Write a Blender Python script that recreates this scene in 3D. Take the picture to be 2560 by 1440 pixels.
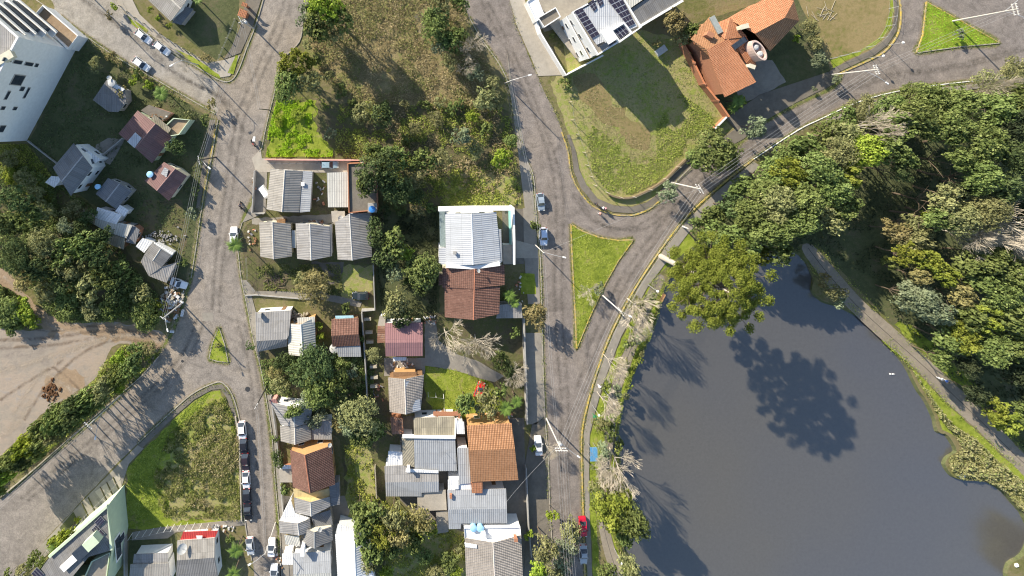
import bpy, bmesh, math, random
import numpy as np
from mathutils import Vector, Matrix
from mathutils.geometry import tessellate_polygon
for o in list(bpy.data.objects): bpy.data.objects.remove(o)
C = bpy.context.scene
col = C.collection
rad = math.radians
# ---------------- camera : a drone 120 m up, looking straight down, frame shifted -------------
S = 0.088            # metres on the ground for one photograph pixel
HC = 120.0           # camera height
NX, NY = 1020, 310   # photograph pixel right under the camera
cam = bpy.data.cameras.new('camera'); co = bpy.data.objects.new('camera', cam); col.objects.link(co)
co.location = (0, 0, HC); co.rotation_euler = (0, 0, 0)
cam.sensor_width = 36; cam.lens = HC / S / 2560 * 36
cam.shift_x = (1280 - NX) / 2560; cam.shift_y = -(720 - NY) / 2560
cam.clip_end = 3000; C.camera = co
# ---------------- world and sun ---------------------------------------------------------------
SUN_EL = 25.8
w = bpy.data.worlds.new('World'); C.world = w; w.use_nodes = True
nt = w.node_tree; bg = nt.nodes['Background']
sky = nt.nodes.new('ShaderNodeTexSky'); sky.sky_type = 'NISHITA'; sky.sun_disc = False
sky.sun_elevation = rad(SUN_EL); sky.sun_rotation = rad(315.8); sky.air_density = 1.0; sky.dust_density = 0.6
nt.links.new(sky.outputs[0], bg.inputs[0]); bg.inputs[1].default_value = 0.122
sl = bpy.data.lights.new('sun', 'SUN'); sl.energy = 5.0; sl.angle = rad(0.5); sl.color = (1.0, 0.90, 0.74)
so = bpy.data.objects.new('sun', sl); col.objects.link(so)
sd = Vector((-0.696 * math.cos(rad(SUN_EL)), 0.717 * math.cos(rad(SUN_EL)), math.sin(rad(SUN_EL))))
so.rotation_euler = sd.to_track_quat('Z', 'Y').to_euler(); so.location = sd * 200
C.view_settings.view_transform = 'Standard'; C.view_settings.look = 'None'
C.view_settings.exposure = 0.92; C.view_settings.gamma = 1
C.render.engine = 'CYCLES'; C.render.filter_size = 1.2; C.cycles.filter_width = 1.15
random.seed(7); rng = np.random.default_rng(7)

def G(px, py, z=0.0):
    k = S * (HC - z) / HC
    return Vector(((px - NX) * k, -(py - NY) * k, z))

# ---------------- object helpers --------------------------------------------------------------
def tag(o, label=None, cat=None, group=None, kind=None):
    if label: o['label'] = label
    if cat: o['category'] = cat
    if group: o['group'] = group
    if kind: o['kind'] = kind
    return o
def empty(name, loc=(0, 0, 0), rz=0):
    o = bpy.data.objects.new(name, None); col.objects.link(o); o.location = loc; o.rotation_euler = (0, 0, rz)
    o.empty_display_size = .3
    return o
def thing(name, label, cat, loc=(0, 0, 0), rz=0, group=None):
    return tag(empty(name, loc, rz), label, cat, group)
def link(name, me, parent=None):
    o = bpy.data.objects.new(name, me); col.objects.link(o)
    if parent: o.parent = parent
    return o
def copy_tree(o, parent=None):
    c = o.copy(); col.objects.link(c); c.parent = parent
    for ch in list(o.children): copy_tree(ch, c)
    return c

class MB:
    def __init__(s): s.v = []; s.f = []; s.uv = []
    def poly(s, pts, uv=None):
        i = len(s.v); s.v += [tuple(p) for p in pts]; s.f.append(tuple(range(i, i + len(pts))))
        if uv is None:
            p = [Vector(q) for q in pts]; n = Vector((0, 0, 0))
            for k in range(len(p)): n += p[k].cross(p[(k + 1) % len(p)])
            n = n.normalized() if n.length > 1e-9 else Vector((0, 0, 1))
            if abs(n.z) > .999: U = Vector((1, 0, 0))
            else: U = Vector((0, 0, 1)).cross(n).normalized()
            V = n.cross(U)
            uv = [(q.dot(U), q.dot(V)) for q in p]
        s.uv += list(uv); return s
    def box(s, c, d, rz=0, top=1.0, mat=None):
        cx, cy, cz = c; x, y, z = d[0] / 2, d[1] / 2, d[2] / 2; cr, sr = math.cos(rz), math.sin(rz)
        def T(a, b, e): return (cx + a * cr - b * sr, cy + a * sr + b * cr, cz + e)
        B = [T(-x, -y, -z), T(x, -y, -z), T(x, y, -z), T(-x, y, -z)]
        x *= top; y *= top
        U = [T(-x, -y, z), T(x, -y, z), T(x, y, z), T(-x, y, z)]
        s.poly(B[::-1]); s.poly(U)
        for k in range(4): s.poly([B[k], B[(k + 1) % 4], U[(k + 1) % 4], U[k]])
        return s
    def prism(s, pts, z0, z1):
        P = [(p[0], p[1]) for p in pts]
        a = sum(P[i][0] * P[(i + 1) % len(P)][1] - P[(i + 1) % len(P)][0] * P[i][1] for i in range(len(P)))
        if a < 0: P = P[::-1]
        n = len(P)
        for t in tessellate_polygon([[Vector((x, y, 0)) for x, y in P]]):
            q = [P[i] for i in t]
            ar = (q[1][0] - q[0][0]) * (q[2][1] - q[0][1]) - (q[2][0] - q[0][0]) * (q[1][1] - q[0][1])
            if ar < 0: q = q[::-1]
            s.poly([(x, y, z1) for x, y in q])
        for i in range(n):
            a, b = P[i], P[(i + 1) % n]
            s.poly([(a[0], a[1], z0), (b[0], b[1], z0), (b[0], b[1], z1), (a[0], a[1], z1)])
        return s
    def tube(s, p, q, r0, r1=None, n=6, caps=True):
        p, q = Vector(p), Vector(q); r1 = r0 if r1 is None else r1
        d = (q - p)
        if d.length < 1e-6: return s
        d.normalize(); a = d.orthogonal().normalized(); b = d.cross(a)
        A = [p + (a * math.cos(2 * math.pi * k / n) + b * math.sin(2 * math.pi * k / n)) * r0 for k in range(n)]
        B = [q + (a * math.cos(2 * math.pi * k / n) + b * math.sin(2 * math.pi * k / n)) * r1 for k in range(n)]
        for k in range(n): s.poly([A[k], A[(k + 1) % n], B[(k + 1) % n], B[k]], [(0, 0)] * 4)
        if caps: s.poly(B); s.poly(A[::-1])
        return s
    def lathe(s, c, prof, n=16):
        c = Vector(c)
        R = [[c + Vector((r * math.cos(2 * math.pi * k / n), r * math.sin(2 * math.pi * k / n), z)) for k in range(n)] for r, z in prof]
        for i in range(len(R) - 1):
            for k in range(n): s.poly([R[i][k], R[i][(k + 1) % n], R[i + 1][(k + 1) % n], R[i + 1][k]], [(0, 0)] * 4)
        s.poly(R[-1]); s.poly(R[0][::-1]); return s
    def mesh(s, name, mat, smooth=False):
        me = bpy.data.meshes.new(name); me.from_pydata(s.v, [], s.f)
        ul = me.uv_layers.new(name='UVMap'); ul.data.foreach_set('uv', [x for t in s.uv for x in t])
        if mat: me.materials.append(mat)
        if smooth: me.polygons.foreach_set('use_smooth', [True] * len(me.polygons))
        me.update(); return me
    def build(s, name, mat, parent=None, smooth=False):
        return link(name, s.mesh(name, mat, smooth), parent)

# ---------------- materials -------------------------------------------------------------------
MATS = {}
class N:
    """tiny node-tree writer"""
    def __init__(s, name, rough=.85, spec=.3, metal=0):
        s.m = bpy.data.materials.new(name); s.m.use_nodes = True; s.t = s.m.node_tree
        s.b = s.t.nodes['Principled BSDF']; s.b.inputs['Roughness'].default_value = rough
        s.b.inputs['Specular IOR Level'].default_value = spec; s.b.inputs['Metallic'].default_value = metal
        s.tc = s.n('ShaderNodeTexCoord')
    def n(s, t, **k):
        x = s.t.nodes.new(t)
        for a, b in k.items(): setattr(x, a, b)
        return x
    def l(s, a, b): s.t.links.new(a, b)
    def val(s, i, v):
        if hasattr(v, 'links') or hasattr(v, 'is_linked'): s.l(v, i)
        else: i.default_value = v
    def noise(s, scale, coord='Object', detail=4, rough=.6, dist=0):
        x = s.n('ShaderNodeTexNoise'); x.inputs['Scale'].default_value = scale; x.inputs['Detail'].default_value = detail
        x.inputs['Roughness'].default_value = rough; x.inputs['Distortion'].default_value = dist
        s.l(s.vec(coord), x.inputs['Vector']); return x.outputs['Fac']
    def vec(s, c):
        return s.tc.outputs[c] if isinstance(c, str) else c
    def world(s):
        g = s.n('ShaderNodeNewGeometry'); return g.outputs['Position']
    def vor(s, scale, coord='Object', out='Color', feature='F1'):
        x = s.n('ShaderNodeTexVoronoi'); x.feature = feature; x.inputs['Scale'].default_value = scale
        s.l(s.vec(coord), x.inputs['Vector']); return x.outputs[out]
    def ramp(s, f, stops, interp='LINEAR'):
        x = s.n('ShaderNodeValToRGB'); e = x.color_ramp.elements; x.color_ramp.interpolation = interp
        while len(e) < len(stops): e.new(.5)
        for k, (p, c) in enumerate(stops):
            e[k].position = p; e[k].color = (*c, 1) if len(c) == 3 else (c[0],) * 3 + (1,)
        s.l(f, x.inputs[0]); return x.outputs[0]
    def mix(s, f, a, b, mode='MIX'):
        x = s.n('ShaderNodeMix', data_type='RGBA', blend_type=mode)
        s.val(x.inputs[0], f)
        for i, v in ((6, a), (7, b)):
            if isinstance(v, tuple): x.inputs[i].default_value = (*v, 1)
            else: s.l(v, x.inputs[i])
        return x.outputs[2]
    def math(s, op, a, b=0, c=0):
        x = s.n('ShaderNodeMath', operation=op); s.val(x.inputs[0], a); s.val(x.inputs[1], b); s.val(x.inputs[2], c); return x.outputs[0]
    def sepuv(s, coord='UV'):
        x = s.n('ShaderNodeSeparateXYZ'); s.l(s.vec(coord), x.inputs[0]); return x.outputs
    def bump(s, h, strength=.5, dist=.05):
        x = s.n('ShaderNodeBump'); x.inputs['Strength'].default_value = strength; x.inputs['Distance'].default_value = dist
        s.l(h, x.inputs['Height']); s.l(x.outputs[0], s.b.inputs['Normal']); return s
    def out(s, c):
        if isinstance(c, tuple): s.b.inputs['Base Color'].default_value = (*c, 1)
        else: s.l(c, s.b.inputs['Base Color'])
        return s.m
def scl(c, k): return tuple(min(1, x * k) for x in c)

def plain(name, c, rough=.7, spec=.3, metal=0, var=.18, sc=3.0):
    k = 'plain' + name
    if k in MATS: return MATS[k]
    n = N(name, rough, spec, metal)
    f = n.noise(sc)
    MATS[k] = n.out(n.ramp(f, [(.3, scl(c, 1 - var)), (.7, scl(c, 1 + var))])); return MATS[k]

def ground_mat(name, cols, sc=(.12, 1.2, 9), bump=.6, contrast=.12, speck=.35):
    """patchy grass, soil, concrete: colours mixed by noise at three scales"""
    n = N(name, .95, .1); P = n.world()
    a = n.noise(sc[0], P, 5, .65, .4); b = n.noise(sc[1], P, 6, .7, .2); c = n.noise(sc[2], P, 4, .7)
    f = n.math('ADD', n.math('MULTIPLY', a, .55), n.math('MULTIPLY', b, .45))
    k = len(cols); lo, hi = .5 - contrast, .5 + contrast
    r = n.ramp(f, [(lo + (hi - lo) * i / (k - 1), cc) for i, cc in enumerate(cols)])
    s = n.ramp(c, [(.3, (1 - speck,) * 3), (.7, (1 + speck * .0 + .0,) * 3)])
    r = n.mix(1.0, r, s, 'MULTIPLY')
    n.bump(n.math('ADD', c, n.math('MULTIPLY', b, 2)), bump, .12)
    return n.out(r)

M = {}
M['ground'] = ground_mat('rough_grass', [(.10, .11, .04), (.17, .17, .06), (.24, .20, .11), (.19, .20, .07)], contrast=.16)
M['lawn'] = ground_mat('lawn', [(.16, .21, .028), (.25, .31, .04), (.32, .38, .055), (.35, .33, .11)], (.22, .9, 7), .5, .11, .45)
M['field'] = ground_mat('field_grass', [(.22, .27, .06), (.30, .34, .085), (.38, .33, .16), (.28, .33, .07), (.38, .33, .18)], (.10, .8, 6), .6, .16, .4)
M['meadow'] = ground_mat('dry_meadow', [(.17, .20, .06), (.26, .23, .10), (.34, .27, .14), (.25, .26, .09), (.20, .23, .07)], (.10, .8, 5), .9, .16, .5)
M['pasture'] = ground_mat('worn_pasture', [(.14, .17, .04), (.24, .20, .085), (.31, .24, .12), (.2, .2, .07)], (.08, .8, 6), .4, .14, .3)
M['dirt'] = ground_mat('dirt', [(.27, .23, .195), (.33, .285, .235), (.38, .31, .245), (.32, .29, .26)], (.07, .6, 5), .5, .14, .22)
M['clay'] = ground_mat('clay', [(.28, .205, .135), (.35, .26, .175), (.39, .30, .21)], (.1, .9, 5), .5, .14, .25)
M['soil'] = ground_mat('soil', [(.09, .085, .045), (.16, .135, .08), (.14, .15, .055), (.21, .17, .105)], (.2, 1.1, 7), .7, .15, .4)
M['shade'] = ground_mat('shade_tinted_ground', [(.08, .09, .045), (.12, .135, .06), (.17, .15, .09)], (.2, 1.1, 7), .7, .15, .4)  # ground darkened so the shade of shaded yards sits in its colour
M['concrete'] = ground_mat('concrete', [(.21, .19, .165), (.28, .255, .215), (.34, .31, .26)], (.15, 1.0, 8), .15, .16, .14)
M['paving'] = ground_mat('pale_paving', [(.33, .30, .25), (.40, .36, .30), (.46, .42, .35)], (.15, 1.2, 8), .2, .16, .18)
M['trail'] = ground_mat('trail', [(.22, .19, .15), (.29, .25, .195), (.35, .305, .24)], (.15, 1.2, 8), .2, .16, .25)
M['darkpath'] = ground_mat('dark_gravel', [(.14, .125, .105), (.19, .17, .14), (.23, .205, .17)], (.2, 1.2, 8), .3, .16, .2)

def cobble_mat(name, c, warm):
    n = N(name, .8, .3); P = n.world()
    a = n.noise(.05, P, 4, .6, .5); b = n.noise(.6, P, 6, .7, .3); d = n.noise(3.2, P, 3, .6); e = n.noise(11, P, 3, .7)
    base = n.ramp(a, [(.35, c), (.5, scl(c, 1.12)), (.66, warm)])
    base = n.mix(1.0, base, n.ramp(b, [(.28, (.76,) * 3), (.72, (1.12,) * 3)]), 'MULTIPLY')
    v = n.vor(5.5, P, 'Distance'); base = n.mix(.5, base, n.ramp(v, [(.15, (1.06,) * 3), (.62, (.72,) * 3)]), 'MULTIPLY')
    w_ = n.noise(.28, P, 5, .75, 1.2); base = n.mix(1.0, base, n.ramp(w_, [(.36, (.78,) * 3), (.5, (1.0,) * 3), (.64, (1.16,) * 3)]), 'MULTIPLY')
    base = n.mix(1.0, base, n.ramp(d, [(.35, (.86,) * 3), (.6, (1.08,) * 3)]), 'MULTIPLY')
    base = n.mix(n.ramp(e, [(.66, (0,) * 3), (.75, (.4,) * 3)]), base, scl(c, 1.7))
    n.bump(n.math('ADD', n.math('MULTIPLY', v, -1), e), .5, .06)
    return n.out(base)
M['cobble'] = cobble_mat('cobblestone', (.265, .232, .198), (.325, .272, .212))
M['cobble2'] = cobble_mat('pale_cobblestone', (.31, .285, .25), (.36, .32, .26))
M['asphalt'] = cobble_mat('grey_asphalt', (.225, .195, .172), (.265, .226, .192))

def corr(name, c, pitch=.36, var=.13, stain=.25, metal=0, rough=.7, sheet=(1.1, 2.4), dirt=(.16, .14, .11)):
    """corrugated sheets: ribs run down the slope, each sheet a slightly different tone"""
    k = 'corr' + name
    if k in MATS: return MATS[k]
    n = N(name, rough, .3, metal); u = n.sepuv()
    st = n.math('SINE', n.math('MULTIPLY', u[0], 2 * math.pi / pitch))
    br = n.n('ShaderNodeTexBrick'); n.l(n.vec('UV'), br.inputs['Vector'])
    br.offset = 0; br.inputs['Scale'].default_value = 1; br.inputs['Brick Width'].default_value = sheet[0]; br.inputs['Row Height'].default_value = sheet[1]
    br.inputs['Mortar Size'].default_value = .025; br.inputs['Mortar Smooth'].default_value = .3; br.inputs['Bias'].default_value = 0
    br.inputs['Color1'].default_value = (*scl(c, 1 - var), 1); br.inputs['Color2'].default_value = (*scl(c, 1 + var * .6), 1)
    br.inputs['Mortar'].default_value = (*scl(c, .62), 1)
    a = n.noise(.45, 'Object', 6, .7, .6)
    col_ = n.mix(n.ramp(a, [(.5, (0,) * 3), (.72, (stain * 2,) * 3)]), br.outputs[0], scl(dirt, 1))
    mp = n.n('ShaderNodeMapping'); n.l(n.vec('UV'), mp.inputs[0]); mp.inputs['Scale'].default_value = (2.2, .22, 1)
    sk = n.noise(1.0, mp.outputs[0], 4, .65); col_ = n.mix(1.0, col_, n.ramp(sk, [(.34, (.90,) * 3), (.5, (1.0,) * 3), (.68, (1.04,) * 3)]), 'MULTIPLY')
    f = n.noise(9, 'Object', 3, .7)
    col_ = n.mix(1.0, col_, n.ramp(f, [(.3, (.86,) * 3), (.7, (1.08,) * 3)]), 'MULTIPLY')
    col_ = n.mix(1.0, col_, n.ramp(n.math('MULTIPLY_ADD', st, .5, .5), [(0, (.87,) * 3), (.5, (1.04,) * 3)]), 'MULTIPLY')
    n.bump(st, .55, .03)
    MATS[k] = n.out(col_); return MATS[k]
def tiles(name, c, c2, lichen=(.35, .3, .22), amt=.3, pw=.34, ph=.42):
    k = 'tile' + name
    if k in MATS: return MATS[k]
    n = N(name, .85, .2); u = n.sepuv()
    br = n.n('ShaderNodeTexBrick'); n.l(n.vec('UV'), br.inputs['Vector']); br.offset = 0.0
    br.inputs['Scale'].default_value = 1; br.inputs['Brick Width'].default_value = pw; br.inputs['Row Height'].default_value = ph
    br.inputs['Mortar Size'].default_value = .045; br.inputs['Mortar Smooth'].default_value = .4
    br.inputs['Color1'].default_value = (*c, 1); br.inputs['Color2'].default_value = (*c2, 1); br.inputs['Mortar'].default_value = (*scl(c, .42), 1)
    a = n.noise(.5, 'Object', 6, .7, .4); f = n.noise(4, 'Object', 5, .85)
    x = n.mix(n.ramp(a, [(.42, (0,) * 3), (.7, (amt,) * 3)]), br.outputs[0], scl(c, .5))
    x = n.mix(n.ramp(f, [(.58, (0,) * 3), (.70, (amt * 1.5,) * 3)]), x, lichen)
    n.bump(n.math('SINE', n.math('MULTIPLY', u[0], 2 * math.pi / pw)), .5, .05)
    MATS[k] = n.out(x); return MATS[k]
R_ = {
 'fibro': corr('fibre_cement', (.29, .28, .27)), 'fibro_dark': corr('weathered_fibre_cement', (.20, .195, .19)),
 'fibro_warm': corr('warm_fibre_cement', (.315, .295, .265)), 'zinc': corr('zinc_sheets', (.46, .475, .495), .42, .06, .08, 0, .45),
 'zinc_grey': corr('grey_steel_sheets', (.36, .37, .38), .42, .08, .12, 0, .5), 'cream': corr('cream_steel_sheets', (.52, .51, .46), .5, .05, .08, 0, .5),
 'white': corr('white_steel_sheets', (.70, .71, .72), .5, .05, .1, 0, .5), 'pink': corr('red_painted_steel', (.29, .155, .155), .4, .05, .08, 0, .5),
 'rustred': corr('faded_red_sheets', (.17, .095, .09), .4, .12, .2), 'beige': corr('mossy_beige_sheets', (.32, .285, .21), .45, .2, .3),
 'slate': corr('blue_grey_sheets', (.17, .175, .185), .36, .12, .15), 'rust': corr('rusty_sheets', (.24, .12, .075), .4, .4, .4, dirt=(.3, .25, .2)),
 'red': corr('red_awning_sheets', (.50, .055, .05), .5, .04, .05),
 'tile': tiles('orange_clay_tiles', (.50, .21, .105), (.60, .28, .15), (.45, .3, .18), .25),
 'tile_brown': tiles('brown_clay_tiles', (.19, .10, .075), (.26, .14, .105), (.40, .33, .26), .6),
 'tile_dark': tiles('dark_brown_tiles', (.10, .065, .05), (.15, .09, .065), (.25, .2, .15), .3),
 'tile_grey': tiles('weathered_pale_tiles', (.36, .32, .28), (.46, .41, .36), (.2, .17, .14), .5),
 'tile_old_shaded': tiles('mossy_and_shaded_tiles', (.40, .20, .10), (.49, .26, .14), (.22, .2, .12), .45),  # mossy old roofs, also the darker shaded slope of the mansion
}
W_ = {'white': plain('white_plaster', (.72, .72, .71), .8, .2, 0, .06, 1.5), 'cream': plain('cream_plaster', (.58, .54, .42), .8, .2, 0, .08, 1.5),
 'grey': plain('grey_plaster', (.33, .32, .30), .9, .2, 0, .15, 1.5), 'orange': plain('ochre_plaster', (.46, .27, .12), .8, .2, 0, .08, 2),
 'yellow': plain('yellow_plaster', (.54, .43, .22), .8, .2, 0, .08, 2), 'green': plain('pale_green_plaster', (.50, .58, .42), .8, .2, 0, .06, 1),
 'wood': plain('brown_boards', (.22, .13, .07), .8, .2, 0, .25, 4), 'brick': plain('bare_brick', (.36, .17, .10), .9, .2, 0, .2, 6),
 'pink': plain('pink_plaster', (.56, .30, .26), .8, .2, 0, .1, 2), 'blue': plain('blue_plaster', (.25, .40, .50), .8, .2, 0, .1, 2)}
M['glass'] = plain('window_glass', (.035, .045, .06), .08, .6, 0, .2, 2)
M['frame'] = plain('white_frame', (.72, .72, .7), .5, .3, 0, .04)
M['metal'] = plain('galvanised_steel', (.45, .46, .47), .4, .4, .4, .1)
M['pole'] = plain('pole_concrete', (.50, .48, .45), .85, .2, 0, .12)
M['wirem'] = plain('cable', (.38, .38, .38), .5, .4, 0, .05)
M['darkmetal'] = plain('dark_steel', (.06, .06, .06), .5, .4, .3, .1)
M['black'] = plain('black_rubber', (.02, .02, .022), .7, .3, 0, .1)
M['yellow'] = None
n_ = N('worn_yellow_paint', .8, .2); P_ = n_.world()
M['yellow'] = n_.out(n_.mix(n_.ramp(n_.noise(1.6, P_, 5, .75), [(.42, (0,) * 3), (.58, (.9,) * 3)]), (.52, .37, .07), (.29, .26, .19)))
M['kerb'] = plain('kerb_stone', (.33, .30, .25), .9, .2, 0, .25, 1.5)
M['bluepl'] = plain('blue_plastic', (.05, .22, .55), .45, .4, 0, .06)
M['lbluepl'] = plain('pale_blue_plastic', (.32, .58, .80), .45, .4, 0, .06)
M['tank'] = plain('grey_tank', (.48, .48, .46), .7, .3, 0, .12)
M['whitep'] = plain('white_paint', (.80, .80, .79), .5, .4, 0, .04)
M['stone'] = plain('pale_stone', (.40, .36, .28), .9, .2, 0, .3, 4)
# ---------------- the setting -----------------------------------------------------------------
def rough(pts, amp=.3, step=1.2, closed=True, seed=0):
    """photograph pixels on the ground -> world outline whose long edges wander a little"""
    r = random.Random(seed + len(pts) * 31 + int(pts[0][0])); W = [G(*p) for p in pts]; out = []
    n = len(W)
    for i in range(n if closed else n - 1):
        a, b = W[i], W[(i + 1) % n]; L = (b - a).length; k = max(1, int(L / step)); d = (b - a) / L; nn = Vector((-d.y, d.x, 0))
        for j in range(k):
            q = a + (b - a) * j / k
            if amp: q = q + nn * r.uniform(-amp, amp) * (1 if j else .3)
            out.append((q.x, q.y))
    if not closed: out.append((W[-1].x, W[-1].y))
    return out
def smooth(pts, n=5, closed=False):
    """Catmull-Rom through photograph pixels"""
    P = [Vector(p) for p in pts]; out = []; L = len(P)
    for i in range(L if closed else L - 1):
        p1, p2 = P[i], P[(i + 1) % L]
        p0 = P[(i - 1) % L] if (closed or i > 0) else p1; p3 = P[(i + 2) % L] if (closed or i < L - 2) else p2
        for j in range(n):
            t = j / n
            q = .5 * ((2 * p1) + (p2 - p0) * t + (2 * p0 - 5 * p1 + 4 * p2 - p3) * t * t + (3 * p1 - p0 - 3 * p2 + p3) * t ** 3)
            out.append((q.x, q.y))
    if not closed: out.append(tuple(P[-1]))
    return out
def sheet(name, pts, mat, z, amp=.3, step=1.2, seed=0):
    P = rough(pts, amp, step, True, seed); mb = MB()
    for t in tessellate_polygon([[Vector((x, y, 0)) for x, y in P]]):
        q = [P[i] for i in t]
        if (q[1][0] - q[0][0]) * (q[2][1] - q[0][1]) - (q[2][0] - q[0][0]) * (q[1][1] - q[0][1]) < 0: q = q[::-1]
        mb.poly([(x, y, z) for x, y in q])
    return tag(mb.build(name, mat), kind='structure')
def slab(name, pts, mat, z0, z1, amp=0, step=2, kind='structure'):
    o = MB().prism(rough(pts, amp, step), z0, z1).build(name, mat)
    return tag(o, kind=kind) if kind else o
def strip_mesh(pts, wid, z0, z1, closed=False, px=True, wall_to=None):
    """a low band of width wid along a polyline (photograph pixels), butted piece to piece"""
    W = [G(*p) if px else Vector(p) for p in pts]; n = len(W); L = []; R = []
    for i in range(n):
        a = W[i - 1] if (i or closed) else W[i]; b = W[(i + 1) % n] if (i < n - 1 or closed) else W[i]
        d = (b - a); d.z = 0; d.normalize(); nn = Vector((-d.y, d.x, 0)) * wid / 2
        L.append(W[i] + nn); R.append(W[i] - nn)
    mb = MB()
    for i in range(n if closed else n - 1):
        j = (i + 1) % n
        def z(v, h): return (v.x, v.y, h)
        mb.poly([z(R[i], z1), z(R[j], z1), z(L[j], z1), z(L[i], z1)])
        mb.poly([z(L[i], z1), z(L[j], z1), z(L[j], z0), z(L[i], z0)])
        mb.poly([z(R[j], z1), z(R[i], z1), z(R[i], z0), z(R[j], z0)])
    if not closed:
        mb.poly([z(L[0], z0), z(R[0], z0), z(R[0], z1), z(L[0], z1)]); mb.poly([z(R[-1], z0), z(L[-1], z0), z(L[-1], z1), z(R[-1], z1)])
    return mb
def kerb(pts, mat='kerb', wid=.2, z1=.16, closed=False, sm=True):
    p = smooth(pts, 4, closed) if sm else pts
    return tag(strip_mesh(p, wid, 0, z1, closed).build('kerb', M[mat]), kind='structure')

# lake hollow: the ground is one sheet with a hole, the bank drops to the water
LAKE = [(1672, 700), (1652, 755), (1636, 812), (1612, 868), (1585, 930), (1563, 985), (1550, 1040), (1540, 1090), (1527, 1130), (1545, 1180), (1570, 1230),
        (1580, 1290), (1560, 1345), (1562, 1380), (1590, 1420), (1600, 1500), (1640, 1640), (2560, 1640), (2550, 1500), (2520, 1450), (2526, 1412), (2560, 1388), (2578, 1340), (2564, 1295), (2538, 1262),
        (2500, 1222), (2460, 1205), (2405, 1200), (2380, 1188), (2364, 1162), (2374, 1140), (2392, 1128), (2372, 1090), (2346, 1078), (2336, 1040), (2318, 1005), (2292, 965), (2268, 915), (2240, 880), (2222, 850),
        (2195, 818), (2150, 790), (2100, 765), (2058, 752), (2030, 725), (2034, 690), (2010, 645), (1978, 628), (1900, 640), (1800, 652), (1715, 662)]
LP = rough(smooth(LAKE, 3, True), .25, 1.0, True, 3)
outer = [(-700, 700), (-700, -700), (900, -700), (900, 700)]
mb = MB(); allp = outer + LP
for t in tessellate_polygon([[Vector((x, y, 0)) for x, y in outer], [Vector((x, y, 0)) for x, y in LP]]):
    q = [allp[i] for i in t]
    if (q[1][0] - q[0][0]) * (q[2][1] - q[0][1]) - (q[2][0] - q[0][0]) * (q[1][1] - q[0][1]) < 0: q = q[::-1]
    mb.poly([(x, y, 0) for x, y in q])
tag(mb.build('ground', M['ground']), kind='structure')
area = sum(LP[i][0] * LP[(i + 1) % len(LP)][1] - LP[(i + 1) % len(LP)][0] * LP[i][1] for i in range(len(LP)))
if area < 0: LP = LP[::-1]
mb = MB(); cx = sum(p[0] for p in LP) / len(LP); cy = sum(p[1] for p in LP) / len(LP)
for i in range(len(LP)):
    a, b = LP[i], LP[(i + 1) % len(LP)]
    def inn(p): k = 1 - .9 / max(1, math.hypot(p[0] - cx, p[1] - cy)); return (cx + (p[0] - cx) * k, cy + (p[1] - cy) * k, -1.1)
    mb.poly([(b[0], b[1], 0), (a[0], a[1], 0), inn(a), inn(b)])
tag(mb.build('lake_bank', M['shade']), kind='structure')
n_ = N('murky_water', .12, 1.0); P_ = n_.world()
f_ = n_.noise(.012, P_, 3, .5); g_ = n_.noise(9, P_, 3, .6)
c_ = n_.ramp(f_, [(.35, (.100, .090, .068)), (.65, (.080, .079, .081))])
c_ = n_.mix(1.0, c_, n_.ramp(n_.noise(1.6, P_, 6, .8, .5), [(.3, (.88,) * 3), (.7, (1.10,) * 3)]), 'MULTIPLY')
n_.b.inputs['IOR'].default_value = 1.6
g2_ = n_.noise(2.2, P_, 4, .6, .6); n_.bump(n_.math('ADD', g_, g2_), .16, .03); M['water'] = n_.out(c_)
sheet('water', LAKE, M['water'], -.55, 0).scale = (1.0, 1.0, 1)
# ---- roads (sheets 1 cm above the ground, each later one a little higher)
STREET_TOP = [(105, -40), (330, -60), (300, -8), (342, 62), (430, 128), (500, 172), (553, 202), (580, 200), (598, 172), (618, 118), (640, 62), (664, -20), (760, -60), (775, -10), (757, 60), (752, 100), (708, 150), (692, 215),
      (684, 250), (672, 300), (655, 372), (645, 398), (648, 460), (641, 520), (606, 556), (594, 600), (598, 650), (604, 700), (618, 765), (634, 850), (652, 920), (664, 985), (680, 1085), (688, 1200), (700, 1330), (705, 1500),
      (640, 1500), (632, 1400), (612, 1300), (606, 1200), (602, 1100), (598, 1045), (580, 985), (556, 956), (528, 960), (480, 985), (430, 1028), (345, 1108), (312, 1140), (240, 1215), (150, 1310), (30, 1440), (-60, 1540), (-150, 1400), (0, 1245), (60, 1195),
      (150, 1118), (240, 1040), (300, 988), (350, 945), (400, 890), (412, 855), (425, 830), (446, 790), (462, 752), (476, 700), (490, 620), (508, 500), (528, 400), (545, 300), (538, 284), (500, 262), (440, 228), (372, 188), (330, 166), (270, 128), (212, 88), (150, 40)]
sheet('road', STREET_TOP, M['cobble'], .012, .12, 1.5)
sheet('road', [(105, -40), (330, -60), (300, -8), (342, 62), (430, 128), (500, 172), (546, 200), (540, 286), (500, 262), (440, 228), (372, 188), (330, 166), (270, 128), (212, 88), (150, 40)], M['cobble2'], .018, .5, 1.0)
MID = smooth([(1146, -40), (1172, 42), (1205, 100), (1248, 160), (1272, 215), (1288, 300), (1306, 380), (1330, 440), (1340, 540), (1350, 640), (1354, 760), (1357, 900), (1362, 1040), (1366, 1140), (1372, 1300), (1385, 1500)], 3)
MIDR = smooth([(1470, 1500), (1462, 1400), (1458, 1290), (1455, 1150), (1456, 1080), (1470, 1010), (1490, 940), (1530, 830), (1600, 702), (1700, 562), (1792, 472), (1883, 398), (1990, 328), (2050, 298), (2170, 246), (2330, 214), (2600, 186)], 3)
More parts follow.
